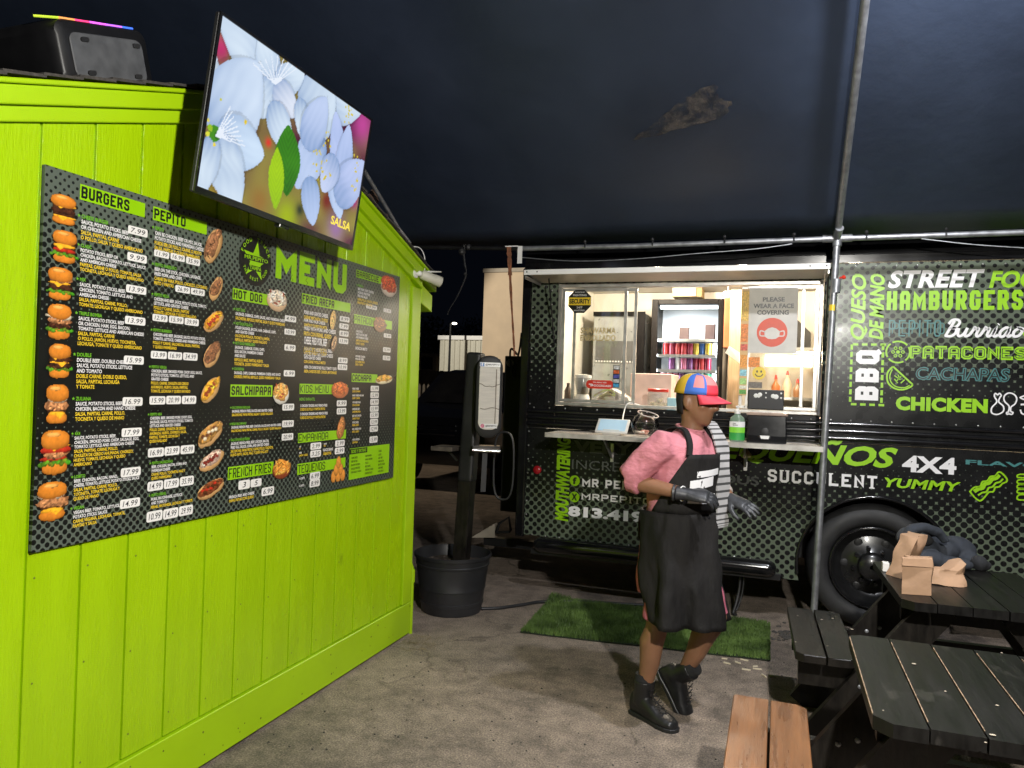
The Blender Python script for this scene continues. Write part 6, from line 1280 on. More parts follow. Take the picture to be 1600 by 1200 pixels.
m_ = MB(); prof = [(.055, .003), (.08, .02), (.098, .055), (.100, .085), (.088, .125), (.070, .15), (.074, .165)]
mt = Matrix.Translation((x_, y_, SZ+.004)) @ Matrix.Rotation(R(14), 4, 'Y') @ Matrix.Rotation(R(10), 4, 'X'); i0 = len(m_.V); m_.lathe(prof, (0, 0, 0), 36, cap=False); m_.V = [tuple(mt @ Vector(v)) for v in m_.V]; build(m_, 'bowl_glass', glass_mat('bowl_glass', (.95, .93, .92), .05, .06), gb, smooth=180)
m_ = MB(); m_.tube([mt @ Vector((.074*math.cos(2*math.pi*i/30), .074*math.sin(2*math.pi*i/30), .165)) for i in range(31)], .004, 8, cap=False); build(m_, 'bowl_rim', mat('bowl_rim', (.55, .48, .46), .15), gb, smooth=180)
for i in range(12):
    t = random.uniform(0, 6.28); rr = random.uniform(0, .055); m_ = MB(); m_.ball((x_+rr*math.cos(t), y_+rr*math.sin(t), SZ+.022+.008*(i % 3)), (.016, .011, .009), 8, 6); build(m_, 'candy', mat('candy_%s' % 'abcdefghijkl'[i], ((.78, .45, .36), (.80, .70, .62), (.70, .30, .25))[i % 3], .35), gb, smooth=60)
p_ = on_y(1151, 690, 5.36); x_, y_ = p_.x, 5.37
sb = thing('sanitizer_bottle', 'clear pump bottle of green hand sanitizer on the serving shelf', 'bottle', (x_, y_, SZ))
m_ = MB(); 
def ovr(a_, b_, z): return [(x_+a_*math.cos(2*math.pi*i/24)*(1 if abs(math.cos(2*math.pi*i/24)) < .9 else .98), y_+b_*math.sin(2*math.pi*i/24), SZ+z) for i in range(24)]
m_.loft([ovr(*q) for q in ((.046, .028, .001), (.052, .032, .01), (.052, .032, .14), (.046, .028, .165), (.022, .018, .182), (.018, .016, .19))]); build(m_, 'bottle_body', mat('sanitizer_gel', (.32, .46, .34), .08, var=.05, trans=.45), sb, smooth=45)
m_ = MB(); m_.lathe([(.020, .191), (.020, .212), (.008, .214), (.006, .235), (.013, .237), (.013, .246)], (x_, y_, SZ), 16); m_.tube([(x_, y_, SZ+.242), (x_-.005, y_-.045, SZ+.240), (x_-.005, y_-.052, SZ+.232)], .006, 8); build(m_, 'pump', M['white_paint'], sb, smooth=40)
m_ = MB(); 
for z0, z1, mi in ((.012, .062, 1), (.0625, .10, 2), (.1005, .138, 0)):
    rg = [[(x_+.0526*math.cos(t)*s, y_+.0326*math.sin(t)*s, SZ+z) for t in [math.pi*1.10+math.pi*.80*i/12 for i in range(13)]] for z, s in ((z0, 1.01), (z1, 1.01))]; m_.loft(rg, mi, cap=False, close=False)
build(m_, 'label', [M['white_print'], mat('label_deep_green', (.03, .30, .06), .4), mat('label_bright_green', (.22, .62, .05), .4)], sb)
m_ = MB(); LFr = Frame((x_, y_-.0345, SZ), (1, 0, 0), (0, 0, 1), (0, -1, 0))
for t, v in (('Hand', .122), ('Sanitizer', .111)): line(m_, LFr, t, -.028, v, .008, 0, xs=.9)
build(m_, 'label_lettering', M['ink'], sb)
p_, q_ = on_y(1166, 690, 5.36), on_y(1229, 690, 5.36); x0, x1 = p_.x, q_.x; y_ = 5.34
nd = thing('napkin_dispenser', 'black tabletop napkin dispenser beside the sanitizer bottle', 'napkin dispenser', ((x0+x1)/2, y_+.06, SZ))
m_ = MB(); m_.loft([[(x0+g, yy, SZ+.001) if False else (x0+g, y_+d0, z) , (x1-g, y_+d0, z), (x1-g, y_+.15, z), (x0+g, y_+.15, z)] for g, d0, z in ((.0, .0, SZ+.001), (.0, .0, SZ+.05), (.004, .012, SZ+.19))]); build(m_, 'case', M['black_gloss'], nd, bevel=.008, seg=2)
m_ = MB(); m_.box((x0-.004, y_+.004, SZ+.186), (x1+.004, y_+.156, SZ+.204)); build(m_, 'lid', mat('dispenser_lid', (.35, .25, .20), .3, var=.2), nd, bevel=.006, seg=2)
m_ = MB(); cx_ = (x0+x1)/2-.01; m_.box((cx_-.035, y_-.008, SZ+.034), (cx_+.035, y_-.001, SZ+.052)); m_.ball((cx_, y_-.0005, SZ+.075), (.028, .004, .03), 14, 8); build(m_, 'slot', M['black_plastic'], nd)
m_ = MB(); m_.prism([(cx_-.024, SZ+.030), (cx_+.024, SZ+.030), (cx_+.030, SZ+.052), (cx_-.030, SZ+.052)], Frame((0, y_-.009, 0), (1, 0, 0), (0, 0, 1), (0, -1, 0)), 0, .006); build(m_, 'napkin', M['white_paint'], nd)
# dried tassel hanging below the shelf
c_ = on_y(1165, 708, 5.50); m_ = MB()
for i in range(44):
    t = random.uniform(0, 6.28); s = random.uniform(.01, .05); L_ = random.uniform(.05, .09)
    m_.tube([(c_.x, 5.5, SZ-.033), (c_.x+s*.4*math.cos(t), 5.5+s*.4*math.sin(t), SZ-.035-L_*.5), (c_.x+s*math.cos(t), 5.5+s*math.sin(t), SZ-.035-L_)], [.003, .0025, .001], 4)
setp(build(m_, 'straw_tassel', mat('dry_straw', (.26, .19, .11), .8, var=.4, scale=40), None, loc=(c_.x, 5.5, SZ-.1)), 'dry straw tassel hanging under the serving shelf', 'tassel')

# ------------------------------------------------------------------ artificial grass mat
gm = thing('grass_mat', 'green artificial grass mat lying in front of the food truck', 'mat', (-.78, 5.2, 0))
mc = [on_z(862, 931, .02), on_z(813, 985, .02), on_z(1204, 1029, .02), on_z(1203, 972, .02)]
def matp(s, t): a = mc[0].lerp(mc[3], s); b = mc[1].lerp(mc[2], s); return a.lerp(b, t)
m_ = MB(); nx, ny = 30, 14
for j in range(ny+1):
    for i in range(nx+1): p_ = matp(i/nx, j/ny); m_.V.append((p_.x, p_.y, .006+.010*max(0, noise.noise(Vector((p_.x*3, p_.y*3, 2))))+(.03*max(0, 1-(i+j)/4))))
for j in range(ny):
    for i in range(nx): a = j*(nx+1)+i; m_.F.append((a+nx+1, a+nx+2, a+1, a)); m_.M.append(0)
build(m_, 'backing', mat('mat_backing', (.012, .02, .008), .9), gm, solid=.006)
m_ = MB()
rg = random.Random(3)
for i in range(42000):
    s, t = rg.random(), rg.random(); p_ = matp(s, t); z0 = .010+.010*max(0, noise.noise(Vector((p_.x*3, p_.y*3, 2))))+(.03*max(0, 1-(s*nx+t*ny)/4))
    a = rg.uniform(0, 6.28); l_ = rg.uniform(.016, .028); w_ = .0022; ln = rg.uniform(.1, .8)
    dx, dy = math.cos(a), math.sin(a); b = rg.uniform(0, 6.28)
    m_.face([(p_.x-dx*w_, p_.y-dy*w_, z0), (p_.x+dx*w_, p_.y+dy*w_, z0), (p_.x+math.cos(b)*ln*l_*.7, p_.y+math.sin(b)*ln*l_*.7, z0+l_)])
g_ = build(m_, 'grass_pile', mat('artificial_grass', (.075, .150, .028), .6, var=.6, scale=5, col2=(.15, .25, .055)), gm); g_['kind'] = 'stuff'

# ------------------------------------------------------------------ planter with post and napkin dispenser
pc = on_z(705, 952, 0)
pot = thing('planter_pot', 'black ribbed plastic tub planter holding the dispenser post beside the hut', 'planter', tuple(pc))
prof = [(.20, .0), (.213, .004), (.222, .06), (.226, .062), (.229, .085), (.225, .088), (.236, .17), (.240, .172), (.241, .180), (.239, .185), (.256, .33), (.262, .334), (.264, .345), (.260, .35), (.266, .385), (.276, .39), (.278, .41), (.270, .414), (.262, .40), (.252, .33), (.25, .32)]
m_ = MB(); m_.lathe(prof, pc, 48); build(m_, 'tub', mat('tub_plastic', (.022, .022, .025), .42, var=.25, scale=6, bump=.08), pot, smooth=35)
m_ = MB(); rs = []
for r_ in (.254, .17, .09, .01): rs.append([pc+Vector((r_*math.cos(2*math.pi*i/28), r_*math.sin(2*math.pi*i/28), .318+.02*random.random())) for i in range(28)])
m_.loft(rs); build(m_, 'soil', mat('dry_soil', (.05, .038, .030), .95, var=.6, scale=40, bump=.8), pot)
m_ = MB()
for i in range(22): t = random.uniform(0, 6.28); r_ = random.uniform(.05, .22); s_ = random.uniform(.01, .024); m_.ball(pc+Vector((r_*math.cos(t), r_*math.sin(t), .335)), (s_, s_*.8, s_*.6), 7, 5)
q_ = build(m_, 'pebbles', mat('pebble', (.10, .08, .07), .8, var=.5), pot); q_['kind'] = 'stuff'
dp = thing('dispenser_post', 'black wooden post carrying a tall napkin dispenser, planted in the tub', 'post', (pc.x+.04, pc.y, .30))
pb = Vector((pc.x+.055, pc.y+.02, .30)); tp = on_y(746, 551, pc.y+.05); ptop = Vector((tp.x, pc.y+.03, tp.z))
m_ = MB(); m_.bar(pb, pb.lerp(ptop, .42), .10, .10, up=(0, 1, 0)); build(m_, 'lower_post', M['wood_dark'], dp, bevel=.005)
m_ = MB(); m_.bar(pb.lerp(ptop, .40)+Vector((-.0, .0, 0)), ptop, .115, .115, up=(0, 1, 0)); build(m_, 'sleeve', M['black_plastic'], dp, bevel=.03, seg=4)
sh_ = on_y(700, 697, pc.y); m_ = MB(); m_.box((sh_.x-.09, pc.y-.10, sh_.z-.03), (sh_.x+.075, pc.y+.10, sh_.z+.0)); build(m_, 'side_shelf', mat('weathered_wood', (.09, .075, .06), .7, var=.4, scale=20, bump=.3), dp, bevel=.003)
m_ = MB(); m_.bar((sh_.x, pc.y, sh_.z-.03), (sh_.x+.07, pc.y+.01, sh_.z-.10), .02, .012); build(m_, 'shelf_bracket', M['black_metal'], dp)
dc = on_y(764, 620, pc.y-.12); dv = Vector((.42, -.91, 0)).normalized(); du = Vector((-dv.y, dv.x, 0))
nd_ = thing('tall_napkin_dispenser', 'tall black napkin dispenser with a clear front fixed to the post', 'napkin dispenser', (dc.x, dc.y, dc.z-.3))
DF = Frame(dc, du, (0, 0, 1), dv)
HW_, HH_ = .092, .285
out = rrect(-HW_, -HH_, HW_, HH_, .085, 6)
m_ = MB(); m_.loft([[DF.p(u*s, v*s2, d) for u, v in out] for s, s2, d in ((.98, .98, -.16), (1, 1, -.15), (1, 1, -.01), (.97, .985, .01), (.80, .93, .018))]); build(m_, 'shell', M['black_plastic'], nd_, smooth=40)
win = rrect(-.070, -.225, .070, .235, .05, 6)
m_ = MB(); m_.prism(win, DF, .0185, .021); build(m_, 'napkin_stack', mat('paper_napkin', (.88, .82, .76), .7, var=.08, scale=10, bump=.3, stretch=(1, 1, 8)), nd_)
m_ = MB(); pr_ = [DF.p(-.072+.144*i/8, .09-.02*math.sin(i/8*3)+.004*math.sin(i*2), .022) for i in range(9)]; m_.tube(pr_, .0025, 5); m_.tube([DF.p(-.06+.13*i/8, -.08-.006*math.sin(i*.9), .022) for i in range(9)], .0025, 5); m_.tube([DF.p(.045, .19-.40*i/6, .022) for i in range(7)], .003, 5); each(m_, 'fold_line', mat('fold_shadow', (.26, .21, .17), .8), nd_)
m_ = MB(); m_.face([DF.p(u, v, .028) for u, v in win]); build(m_, 'clear_front', GL, nd_)
m_ = MB(); m_.prism([(-.07, .205), (.07, .205), (.07, .236), (-.07, .236)], DF, .029, .0295); m_.prism([(-.055, -.215), (.06, -.215), (.06, -.185), (-.055, -.185)], DF, .029, .0295); stk = each(m_, 'handle_sticker', M['white_print'], nd_)[0]
m_ = MB(); m_.prism([(-.068, .208), (-.040, .208), (-.040, .233), (-.068, .233)], DF, .0296, .030); build(m_, 'blue_square', mat('sticker_blue', (.05, .16, .45), .4), stk)
m_ = MB(); disc(m_, DF, -.040, -.200, .014, .0302, n=16, rv=.014); build(m_, 'pink_disc', mat('sticker_pink', (.60, .16, .25), .4, var=.5, scale=60), stk)
m_ = MB(); text(m_, DF, 'f', (-.059, .211, -.050, .230), .0305, bold=.04); build(m_, 'white_letter', M['white_print'], stk)
m_ = MB(); text(m_, DF, '@MRPEPITO', (-.034, .213, .064, .228), .0303, bold=.03); text(m_, DF, '@MRPEPITO', (-.020, -.208, .056, -.193), .0303, bold=.03); build(m_, 'lettering', M['black_print'], stk)
m_ = MB(); m_.tube([DF.p(-.10, -.37, .0), DF.p(.09, -.375, .0)], .012, 10); m_.box((0, 0, 0), (.001, .001, .001), 0, Matrix.Translation(DF.p(0, -.37, -.02))); m_.prism([(-.10, -.372), (.09, -.372), (.09, -.34), (-.10, -.34)], DF, -.10, -.004); build(m_, 'chrome_lip', mat('chrome', (.62, .60, .58), .15, 1.0), nd_, smooth=40)
m_ = MB(); m_.prism([(-.035, -.66), (.0, -.66), (.005, -.385), (-.03, -.385)], DF, -.05, -.03); build(m_, 'hanging_strap', M['cable'], nd_)
m_ = MB(); lc = on_y(786, 728, pc.y+.05); pth = []
for i in range(25):
    t = 2*math.pi*i/24; pth.append((lc.x+.075*math.copysign(abs(math.cos(t))**.7, math.cos(t)), pc.y+.06, lc.z+.24*math.copysign(abs(math.sin(t))**.6, math.sin(t))))
m_.tube(pth, .008, 8, cap=False); setp(build(m_, 'hose_loop', M['cable'], None, loc=tuple(lc), smooth=60), 'long black hose looped in a hanging oval behind the dispenser', 'hose')
# machine box, hitch and hose behind the post
q0, q1 = on_y(789, 556, 6.6), on_y(818, 700, 6.6)
ub = thing('utility_box', 'black utility box with a pale round dial beside the truck corner', 'utility box', (q0.x, 6.6, .6))
m_ = MB(); m_.box((q0.x, 6.6, .45), (q1.x, 6.95, q0.z)); build(m_, 'housing', M['black_metal'], ub, bevel=.006)
c_ = on_y(797, 567, 6.59); m_ = MB(); m_.lathe([(.035, 0), (.035, .012), (.02, .016)], (c_.x, 6.599, c_.z), 16, axis='Y'); build(m_, 'dial', mat('dial_pale', (.45, .42, .36), .5), ub)
m_ = MB(); m_.tube(smoothpath([on_y(x, y, 6.5) for x, y in ((808, 554), (800, 545), (797, 552), (799, 575), (803, 590), (806, 570), (812, 545), (815, 520))], 5), .010, 8); build(m_, 'cable', M['cable'], ub, smooth=60)
m_ = MB(); c_ = on_y(770, 567, 6.3); m_.box((c_.x-.07, 6.3, c_.z-.03), (c_.x+.06, 6.34, c_.z+.035)); ro = build(m_, 'tail_lamp', M['black_plastic'], ub, bevel=.004)
m_ = MB(); m_.box((c_.x-.03, 6.292, c_.z-.02), (c_.x+.03, 6.299, c_.z+.02)); build(m_, 'red_lens', mat('tail_red', (.35, .02, .02), .3, emit=.25, ecol=(.8, .05, .03)), ro)
tg_ = thing('trailer_tongue', 'pale triangular trailer tongue with a black coupler under the post', 'trailer hitch', (-2.3, 6.2, .45))
a, b, c_ = on_y(736, 840, 6.1), on_y(773, 818, 6.1), on_y(773, 840, 6.1)
m_ = MB(); m_.loft([[(a.x, y, a.z), (c_.x, y, c_.z), (b.x, y, b.z)] for y in (6.1, 6.16)]); build(m_, 'gusset', mat('gusset_pale', (.36, .32, .26), .5), tg_)
m_ = MB(); a, b = on_y(765, 845, 6.05), on_y(800, 830, 6.05); m_.tube([on_y(x, y, 6.05) for x, y in ((776, 832), (780, 818), (795, 808), (798, 828), (796, 831), (776, 832))], .012, 8); m_.bar((a.x-.1, 6.2, a.z-.03), (b.x+.2, 6.2, a.z-.03), .08, .07); m_.bar((b.x, 6.2, 0), (b.x, 6.2, a.z), .06, .06); build(m_, 'coupler', M['black_metal'], tg_)
m_ = MB(); m_.tube(smoothpath([on_z(x, y, .012) for x, y in ((752, 951), (780, 950), (815, 945), (850, 940), (905, 940), (1010, 946))], 5), .012, 8); setp(build(m_, 'ground_hose', M['cable'], None, loc=tuple(on_z(815, 945, 0)), smooth=60), 'black hose lying on the asphalt from the tub to the truck', 'hose')
c_ = on_y(1155, 900, 5.78); m_ = MB(); m_.tube(smoothpath([(c_.x+.01, 5.8, .40), (c_.x+.005, 5.78, .2), (c_.x-.015, 5.74, .08), (c_.x-.03, 5.72, .02), (c_.x-.01, 5.70, .012)], 5), .012, 8); m_.tube(smoothpath([(c_.x+.03, 5.8, .40), (c_.x+.03, 5.78, .2), (c_.x+.0, 5.75, .06), (c_.x-.03, 5.73, .02)], 5), .008, 8)
setp(build(m_, 'drain_hose', M['cable'], None, loc=(c_.x, 5.76, 0), smooth=60), 'short black drain hoses hanging under the truck behind the mat', 'hose')

# ------------------------------------------------------------------ litter on the asphalt
fm = mat('fallen_fry', (.62, .54, .40), .6, var=.1)
for i, (x, y, a) in enumerate(((1132, 1029, .05), (1136, 1036, -.3), (1153, 1035, -.5), (1163, 1031, -.2), (1180, 1041, .6), (1166, 1046, .0), (1183, 1045, .2), (1194, 1056, -1.0), (1209, 1057, .2))):
    p_ = on_z(x, y, .005); m_ = MB(); L_ = random.uniform(.016, .026)
    m_.box((-L_, -.0035, -.0035), (L_, .0035, .0035), 0, Matrix.Translation(p_) @ Matrix.Rotation(a, 4, 'Z'))
    setp(build(m_, 'fallen_fry', fm, None, loc=(p_.x, p_.y, .001)), 'thin pale fallen fry on the asphalt near the mat corner', 'fry', 'fallen fries scattered by the grass mat')
rm = mat('asphalt_crumb', (.06, .055, .05), .9, var=.4, scale=40)
m_ = MB()
for i in range(60):
    p_ = on_z(random.gauss(1228, 12), random.gauss(990, 7), .004); s_ = random.uniform(.004, .014); m_.ball(p_, (s_*1.4, s_, s_*.6), 6, 4)
for i in range(160):
    p_ = on_z(random.uniform(350, 1230), random.uniform(990, 1199), .002)
    if p_.x < WX+.05: continue
    s_ = random.uniform(.002, .005); m_.ball(p_, (s_*1.3, s_, s_*.7), 5, 4)
setp(build(m_, 'loose_crumbs', rm), 'loose asphalt crumbs and grit scattered over the yard', kind='stuff')
m_ = MB()
for i in range(90):
    p_ = on_z(random.gauss(652, 14), random.gauss(1003, 6), .004)
    if p_.x < WX+.02: continue
    t = random.uniform(0, 6.28); l_ = random.uniform(.02, .06); m_.tube([p_, p_+Vector((math.cos(t)*l_*.5, math.sin(t)*l_*.5, random.uniform(.004, .014))), p_+Vector((math.cos(t)*l_, math.sin(t)*l_, .002))], [.0012, .001, .0006], 4)
setp(build(m_, 'dead_grass', mat('dead_grass', (.26, .20, .12), .9, var=.3)), 'wisps of dead grass at the hut corner', kind='stuff')

# ------------------------------------------------------------------ picnic tables
def picnic(tag_, x0, x1, y0, y1, bx0, bx1, by0, by1, seat_mat, label, rot=0.0, nplank=5, sgap=.004, bz=.45, tz=.75):
    cx, cy = (x0+x1)/2, (y0+y1)/2
    t = thing('picnic_table', label, 'picnic table', (cx, cy, 0), 'black picnic tables with attached benches')
    t.rotation_euler = (0, 0, rot)
    edge = mat('bare_edge_'+tag_, (.26, .18, .115), .6, var=.6, scale=50)
    w_ = (x1-x0)/nplank; TFm = Frame((0, 0, 0), (1, 0, 0), (0, 1, 0), (0, 0, 1)); ch = .045
    for i in range(nplank):
        a, b = x0+w_*i+(.0022 if i else 0), x0+w_*(i+1)-(.0022 if i < nplank-1 else 0)
        ja, jb = random.uniform(-.004, .004), random.uniform(-.004, .004)
        poly = [(a, y0+ja), (b, y0+ja), (b, y1+jb), (a, y1+jb)]
        if i == 0: poly = [(a+ch, y0+ja), (b, y0+ja), (b, y1+jb), (a+ch*.8, y1+jb), (a, y1-ch*.5), (a, y0+ch*.9)]
        if i == nplank-1: poly = [(a, y0+ja), (b-ch, y0+ja), (b, y0+ch*.9), (b, y1-ch*.5), (b-ch*.8, y1+jb), (a, y1+jb)]
        m_ = MB(); m_.prism(poly, TFm, tz-.038, tz+random.uniform(-.001, .001), 0, 1)
        o_ = build(m_, 'table_plank', [M['table_paint'], M['table_paint']], t)
        if tag_ != 'near': continue
        m_ = MB()                                                       # worn bare arris along the plank edge
        m_.box((a-.0004, y0+.05, tz-.006), (a+.0026, y1-.04, tz+.0016)); build(m_, 'worn_edge', edge, o_)
    sw = (bx1-bx0)/2
    for (sx0, lab) in ((bx0, None), (2*cx-bx1, None)):
        for i in range(2):
            a, b = sx0+sw*i+(sgap if i else 0), sx0+sw*(i+1)-(0 if i else sgap); c1, c2 = (ch*.75 if i == 0 else 0), (ch*.75 if i == 1 else 0)
            poly = [(a+c1, by0), (b-c2, by0), (b, by0+c2), (b, by1-c2*.8), (b-c2, by1), (a+c1*.3, by1), (a, by1-c1*.2), (a, by0+c1)]
            pl2 = []
            for q in poly:
                if not pl2 or (Vector(q)-Vector(pl2[-1])).length > 1e-4: pl2.append(q)
            m_ = MB(); m_.prism(pl2, TFm, bz-.038, bz+random.uniform(-.0015, .0015)); build(m_, 'seat_plank', seat_mat if sx0 == bx0 else M['wood_dark'], t, bevel=.003)
    for ye in (y0+.17, y1-.17):
        for sg in (-1, 1):
            m_ = MB(); m_.bar((cx+sg*(x1-x0)*.30, ye, tz-.04), (cx+sg*(cx-bx0-.02), ye, 0.0), .038, .14, up=(0, 1, 0)) if False else m_.bar((cx+sg*(x1-x0)*.22, ye, tz-.045), (cx+sg*(cx-(bx0+bx1)/2+.06), ye, 0.005), .14, .038, up=(0, 1, 0)); lg = build(m_, 'leg', M['wood_dark'], t)
            m_ = MB()
            for f_ in (.38, .55):
                p_ = Vector((cx+sg*(x1-x0)*.22, ye, tz-.045)).lerp(Vector((cx+sg*(cx-(bx0+bx1)/2+.06), ye, 0.005)), f_)
                for dx in (-.03, .03): m_.lathe([(.010, 0), (.009, .004), (.004, .006)], (p_.x+dx, ye-.0195, p_.z+dx*.4), 10, axis='Y')
            each(m_, 'bolt', M['galv'], lg, smooth=40)
        m_ = MB(); m_.box((bx0+.02, ye+.022, bz-.18), (2*cx-bx0-.02, ye+.06, bz-.042)); build(m_, 'seat_beam', M['wood_dark'], t)
        m_ = MB(); m_.box((x0+.03, ye+.022, tz-.13), (x1-.03, ye+.06, tz-.042)); build(m_, 'top_beam', M['wood_dark'], t)
    return t
M['table_paint'] = mat('table_paint', (.0058, .0054, .0050), .40, var=.3, scale=4, bump=.22, bscale=11, stretch=(7, .7, 2), col2=(.0125, .0118, .011), spec=.28, wear=[((.024, .022, .020), .58, 4, (2, 1, 1)), ((.11, .08, .055), .69, 22, (3, .35, 1))])
M['seat_brown'] = mat('worn_brown_seat', (.20, .080, .029), .30, var=.35, scale=5, bump=.45, bscale=15, stretch=(8, .7, 2), col2=(.29, .128, .052), wear=[((.075, .032, .014), .66, 12, (6, .5, 1))])
picnic('near', .268, .268+.131*5, 2.215, 2.99, -.125, .137, 2.10, 3.035, M['seat_brown'], 'black picnic table whose bare brown bench stands nearest the hut, nothing on its top')
picnic('far', .515, .515+.132*5, 3.60, 4.42, .10, .362, 3.66, 4.45, M['wood_dark'], 'black picnic table with paper bags on top, standing beside the truck wheel', rot=R(2.0))
m_ = MB(); sp = mat('paint_chip', (.42, .36, .28), .6)
chips = [(1246, 962, .45, .004), (1284, 968, .45, .006), (1301, 966, .45, .005), (1331, 983, .45, .008), (1243, 1003, .45, .004), (1293, 1009, .45, .003)]
for x, y, z, s_ in chips + [(1428, 1037, .75, .006), (1551, 1148, .75, .007), (1477, 1080, .75, .003), (1380, 1110, .75, .002), (1565, 1020, .75, .003), (1558, 1102, .75, .004), (1540, 1160, .75, .003)]:
    p_ = on_z(x, y, z+.004); m_.ball(p_, (s_*1.2, s_*.7, .0016), 7, 4)
setp(build(m_, 'food_crumbs', sp), 'pale crumbs and flecks dropped on the tables and benches', kind='stuff')

# paper bags and jacket on the far table
M['kraft'] = mat('kraft_paper', (.44, .27, .165), .75, var=.10, scale=14, bump=.5, bscale=22, bdist=.006)
TZ = .7505
def bag(name, label, corners, h, top=1.0, lean=(0, 0), crump=.006, fold=True, nz=7):
    """open bag: corners = four base points, sides creased, top edge folded over"""
    base = [Vector(c) for c in corners]; cc = sum(base, Vector())/4
    t = thing(name, label, 'paper bag', tuple(cc)); rings = []
    n = 6
    for k in range(nz+1):
        f = k/nz; ring = []
        for e in range(4):
            a, b = base[e], base[(e+1) % 4]
            for j in range(n):
                p_ = a.lerp(b, j/n); s = 1+(top-1)*f
                if e % 2 == 1: mid = 1-abs(j/n-.5)*2; p_ = p_.lerp(cc, .30*mid*f)            # gusset folds in
                q = cc+(p_-cc)*s+Vector((lean[0]*f, lean[1]*f, h*f))
                q += Vector((noise.noise(q*14), noise.noise(q*14+Vector((5, 0, 0))), 0))*crump*(.3+f)
                ring.append(q)
        rings.append(ring)
    m_ = MB(); m_.loft(rings); build(m_, 'sack', M['kraft'], t, smooth=28)
    return t, rings
def tp_(x, y): return on_z(x, y, TZ)
a, b = tp_(1409, 928), tp_(1455, 931); d_ = Vector((.015, .075, 0))
sb_, rg_ = bag('standing_paper_bag', 'small upright brown paper bag with a folded top, front of the pile', [a, b, b+d_, a+d_], .158, 1.0, (.0, .0), .010, nz=14)
m_ = MB(); t0, t1 = rg_[-1][0], rg_[-1][6]; dn = Vector((0, -.004, 0))
m_.loft([[t0+dn, t1+dn, t1+dn+Vector((.002, -.006, -.034)), t0+dn+Vector((-.001, -.004, -.030))], [t0+Vector((0, .014, .004)), t1+Vector((0, .014, .004)), t1+Vector((.002, .0, -.03)), t0+Vector((-.001, .0, -.028))]]); build(m_, 'folded_top', M['kraft'], sb_)
a, b = tp_(1384, 897), tp_(1409, 905)
bg, _r = bag('tall_paper_bag', 'tall creased brown paper bag leaning against the dark jacket', [a, b, b+Vector((.06, .12, 0)), a+Vector((.06, .12, 0))], .195, 1.0, (.065, .04), .019, nz=14)
m_ = MB(); a = tp_(1379, 893); m_.box((a.x, a.y, TZ), (a.x+.03, a.y+.04, TZ+.045)); setp(build(m_, 'white_carton', M['white_paint'], None, loc=tuple(a), bevel=.002), 'little white carton poking out behind the tall paper bag', 'carton')
m_ = MB(); c_ = tp_(1474, 912); random.seed(11)
rings = []
for k in range(8):
    f = k/7; ring = []
    for j in range(20):
        t = 2*math.pi*j/20; rr = (1-.30*f) if k < 7 else .55
        p_ = c_+Vector((.095*rr*math.cos(t)+.01*f, .055*rr*math.sin(t)+.02*f, .002+.075*f+.05*f*max(0, math.cos(t-.4))*(k < 8)))
        ring.append(p_+Vector((noise.noise(p_*22), noise.noise(p_*22+Vector((3, 1, 0))), .6*noise.noise(p_*20+Vector((9, 1, 0)))))*.022*(.4+f))
    rings.append(ring)
m_.loft(rings); cb_ = thing('crumpled_paper_bag', 'crumpled brown paper bag lying low in front of the jacket', 'paper bag', tuple(c_)); build(m_, 'sack', M['kraft'], cb_, smooth=25)
m_ = MB(); p_ = tp_(1497, 910); m_.lathe([(.008, 0), (.008, .02), (.004, .024)], p_, 10); setp(build(m_, 'silver_cap', M['silver'], None, loc=tuple(p_)), 'tiny silver cap at the end of the crumpled bag', 'cap')
jk = thing('folded_jacket', 'dark blue grey jacket bundled on the picnic table behind the bags', 'jacket', tuple(tp_(1470, 890)))
m_ = MB(); j0 = tp_(1470, 893)
for x, y, z, rx, ry, rz_ in ((1425, 880, .13, .07, .06, .06), (1440, 884, .09, .09, .07, .075), (1470, 884, .08, .10, .07, .07), (1500, 884, .08, .09, .07, .075), (1518, 888, .045, .06, .06, .045), (1452, 890, .05, .12, .07, .05), (1490, 894, .04, .10, .06, .04)):
    p_ = tp_(x, y)+Vector((0, .06, z-.01)); m_.ball(p_, (rx, ry, rz_), 16, 10)
pts_ = [tp_(x, 890)+Vector((0, .055, z)) for x, z in ((1418, .12), (1424, .19), (1445, .205), (1468, .175), (1480, .13))]; m_.tube(smoothpath([tuple(p) for p in pts_], 4), .026, 10)
build(m_, 'cloth', mat('navy_fleece', (.026, .031, .041), .85, var=.2, scale=30, bump=.25, bscale=90), jk, remesh=.009, sm=3, disp=(.011, 13), smooth=180)
m_ = MB(); p_ = tp_(1442, 884)+Vector((.0, -.012, .135)); m_.ball(p_, (.045, .012, .028), 12, 8); build(m_, 'hood_lining', mat('jacket_black', (.012, .012, .013), .9), jk, smooth=180)
m_ = MB(); p_ = tp_(1532, 893)+Vector((0, .03, .035)); m_.ball(p_, (.04, .05, .04), 12, 8); m_.ball(p_+Vector((.02, .02, -.01)), (.04, .04, .03), 12, 8); build(m_, 'sleeve_end', mat('jacket_cuff', (.02, .021, .024), .9), jk, remesh=.009, sm=2, disp=(.006, 20), smooth=180)

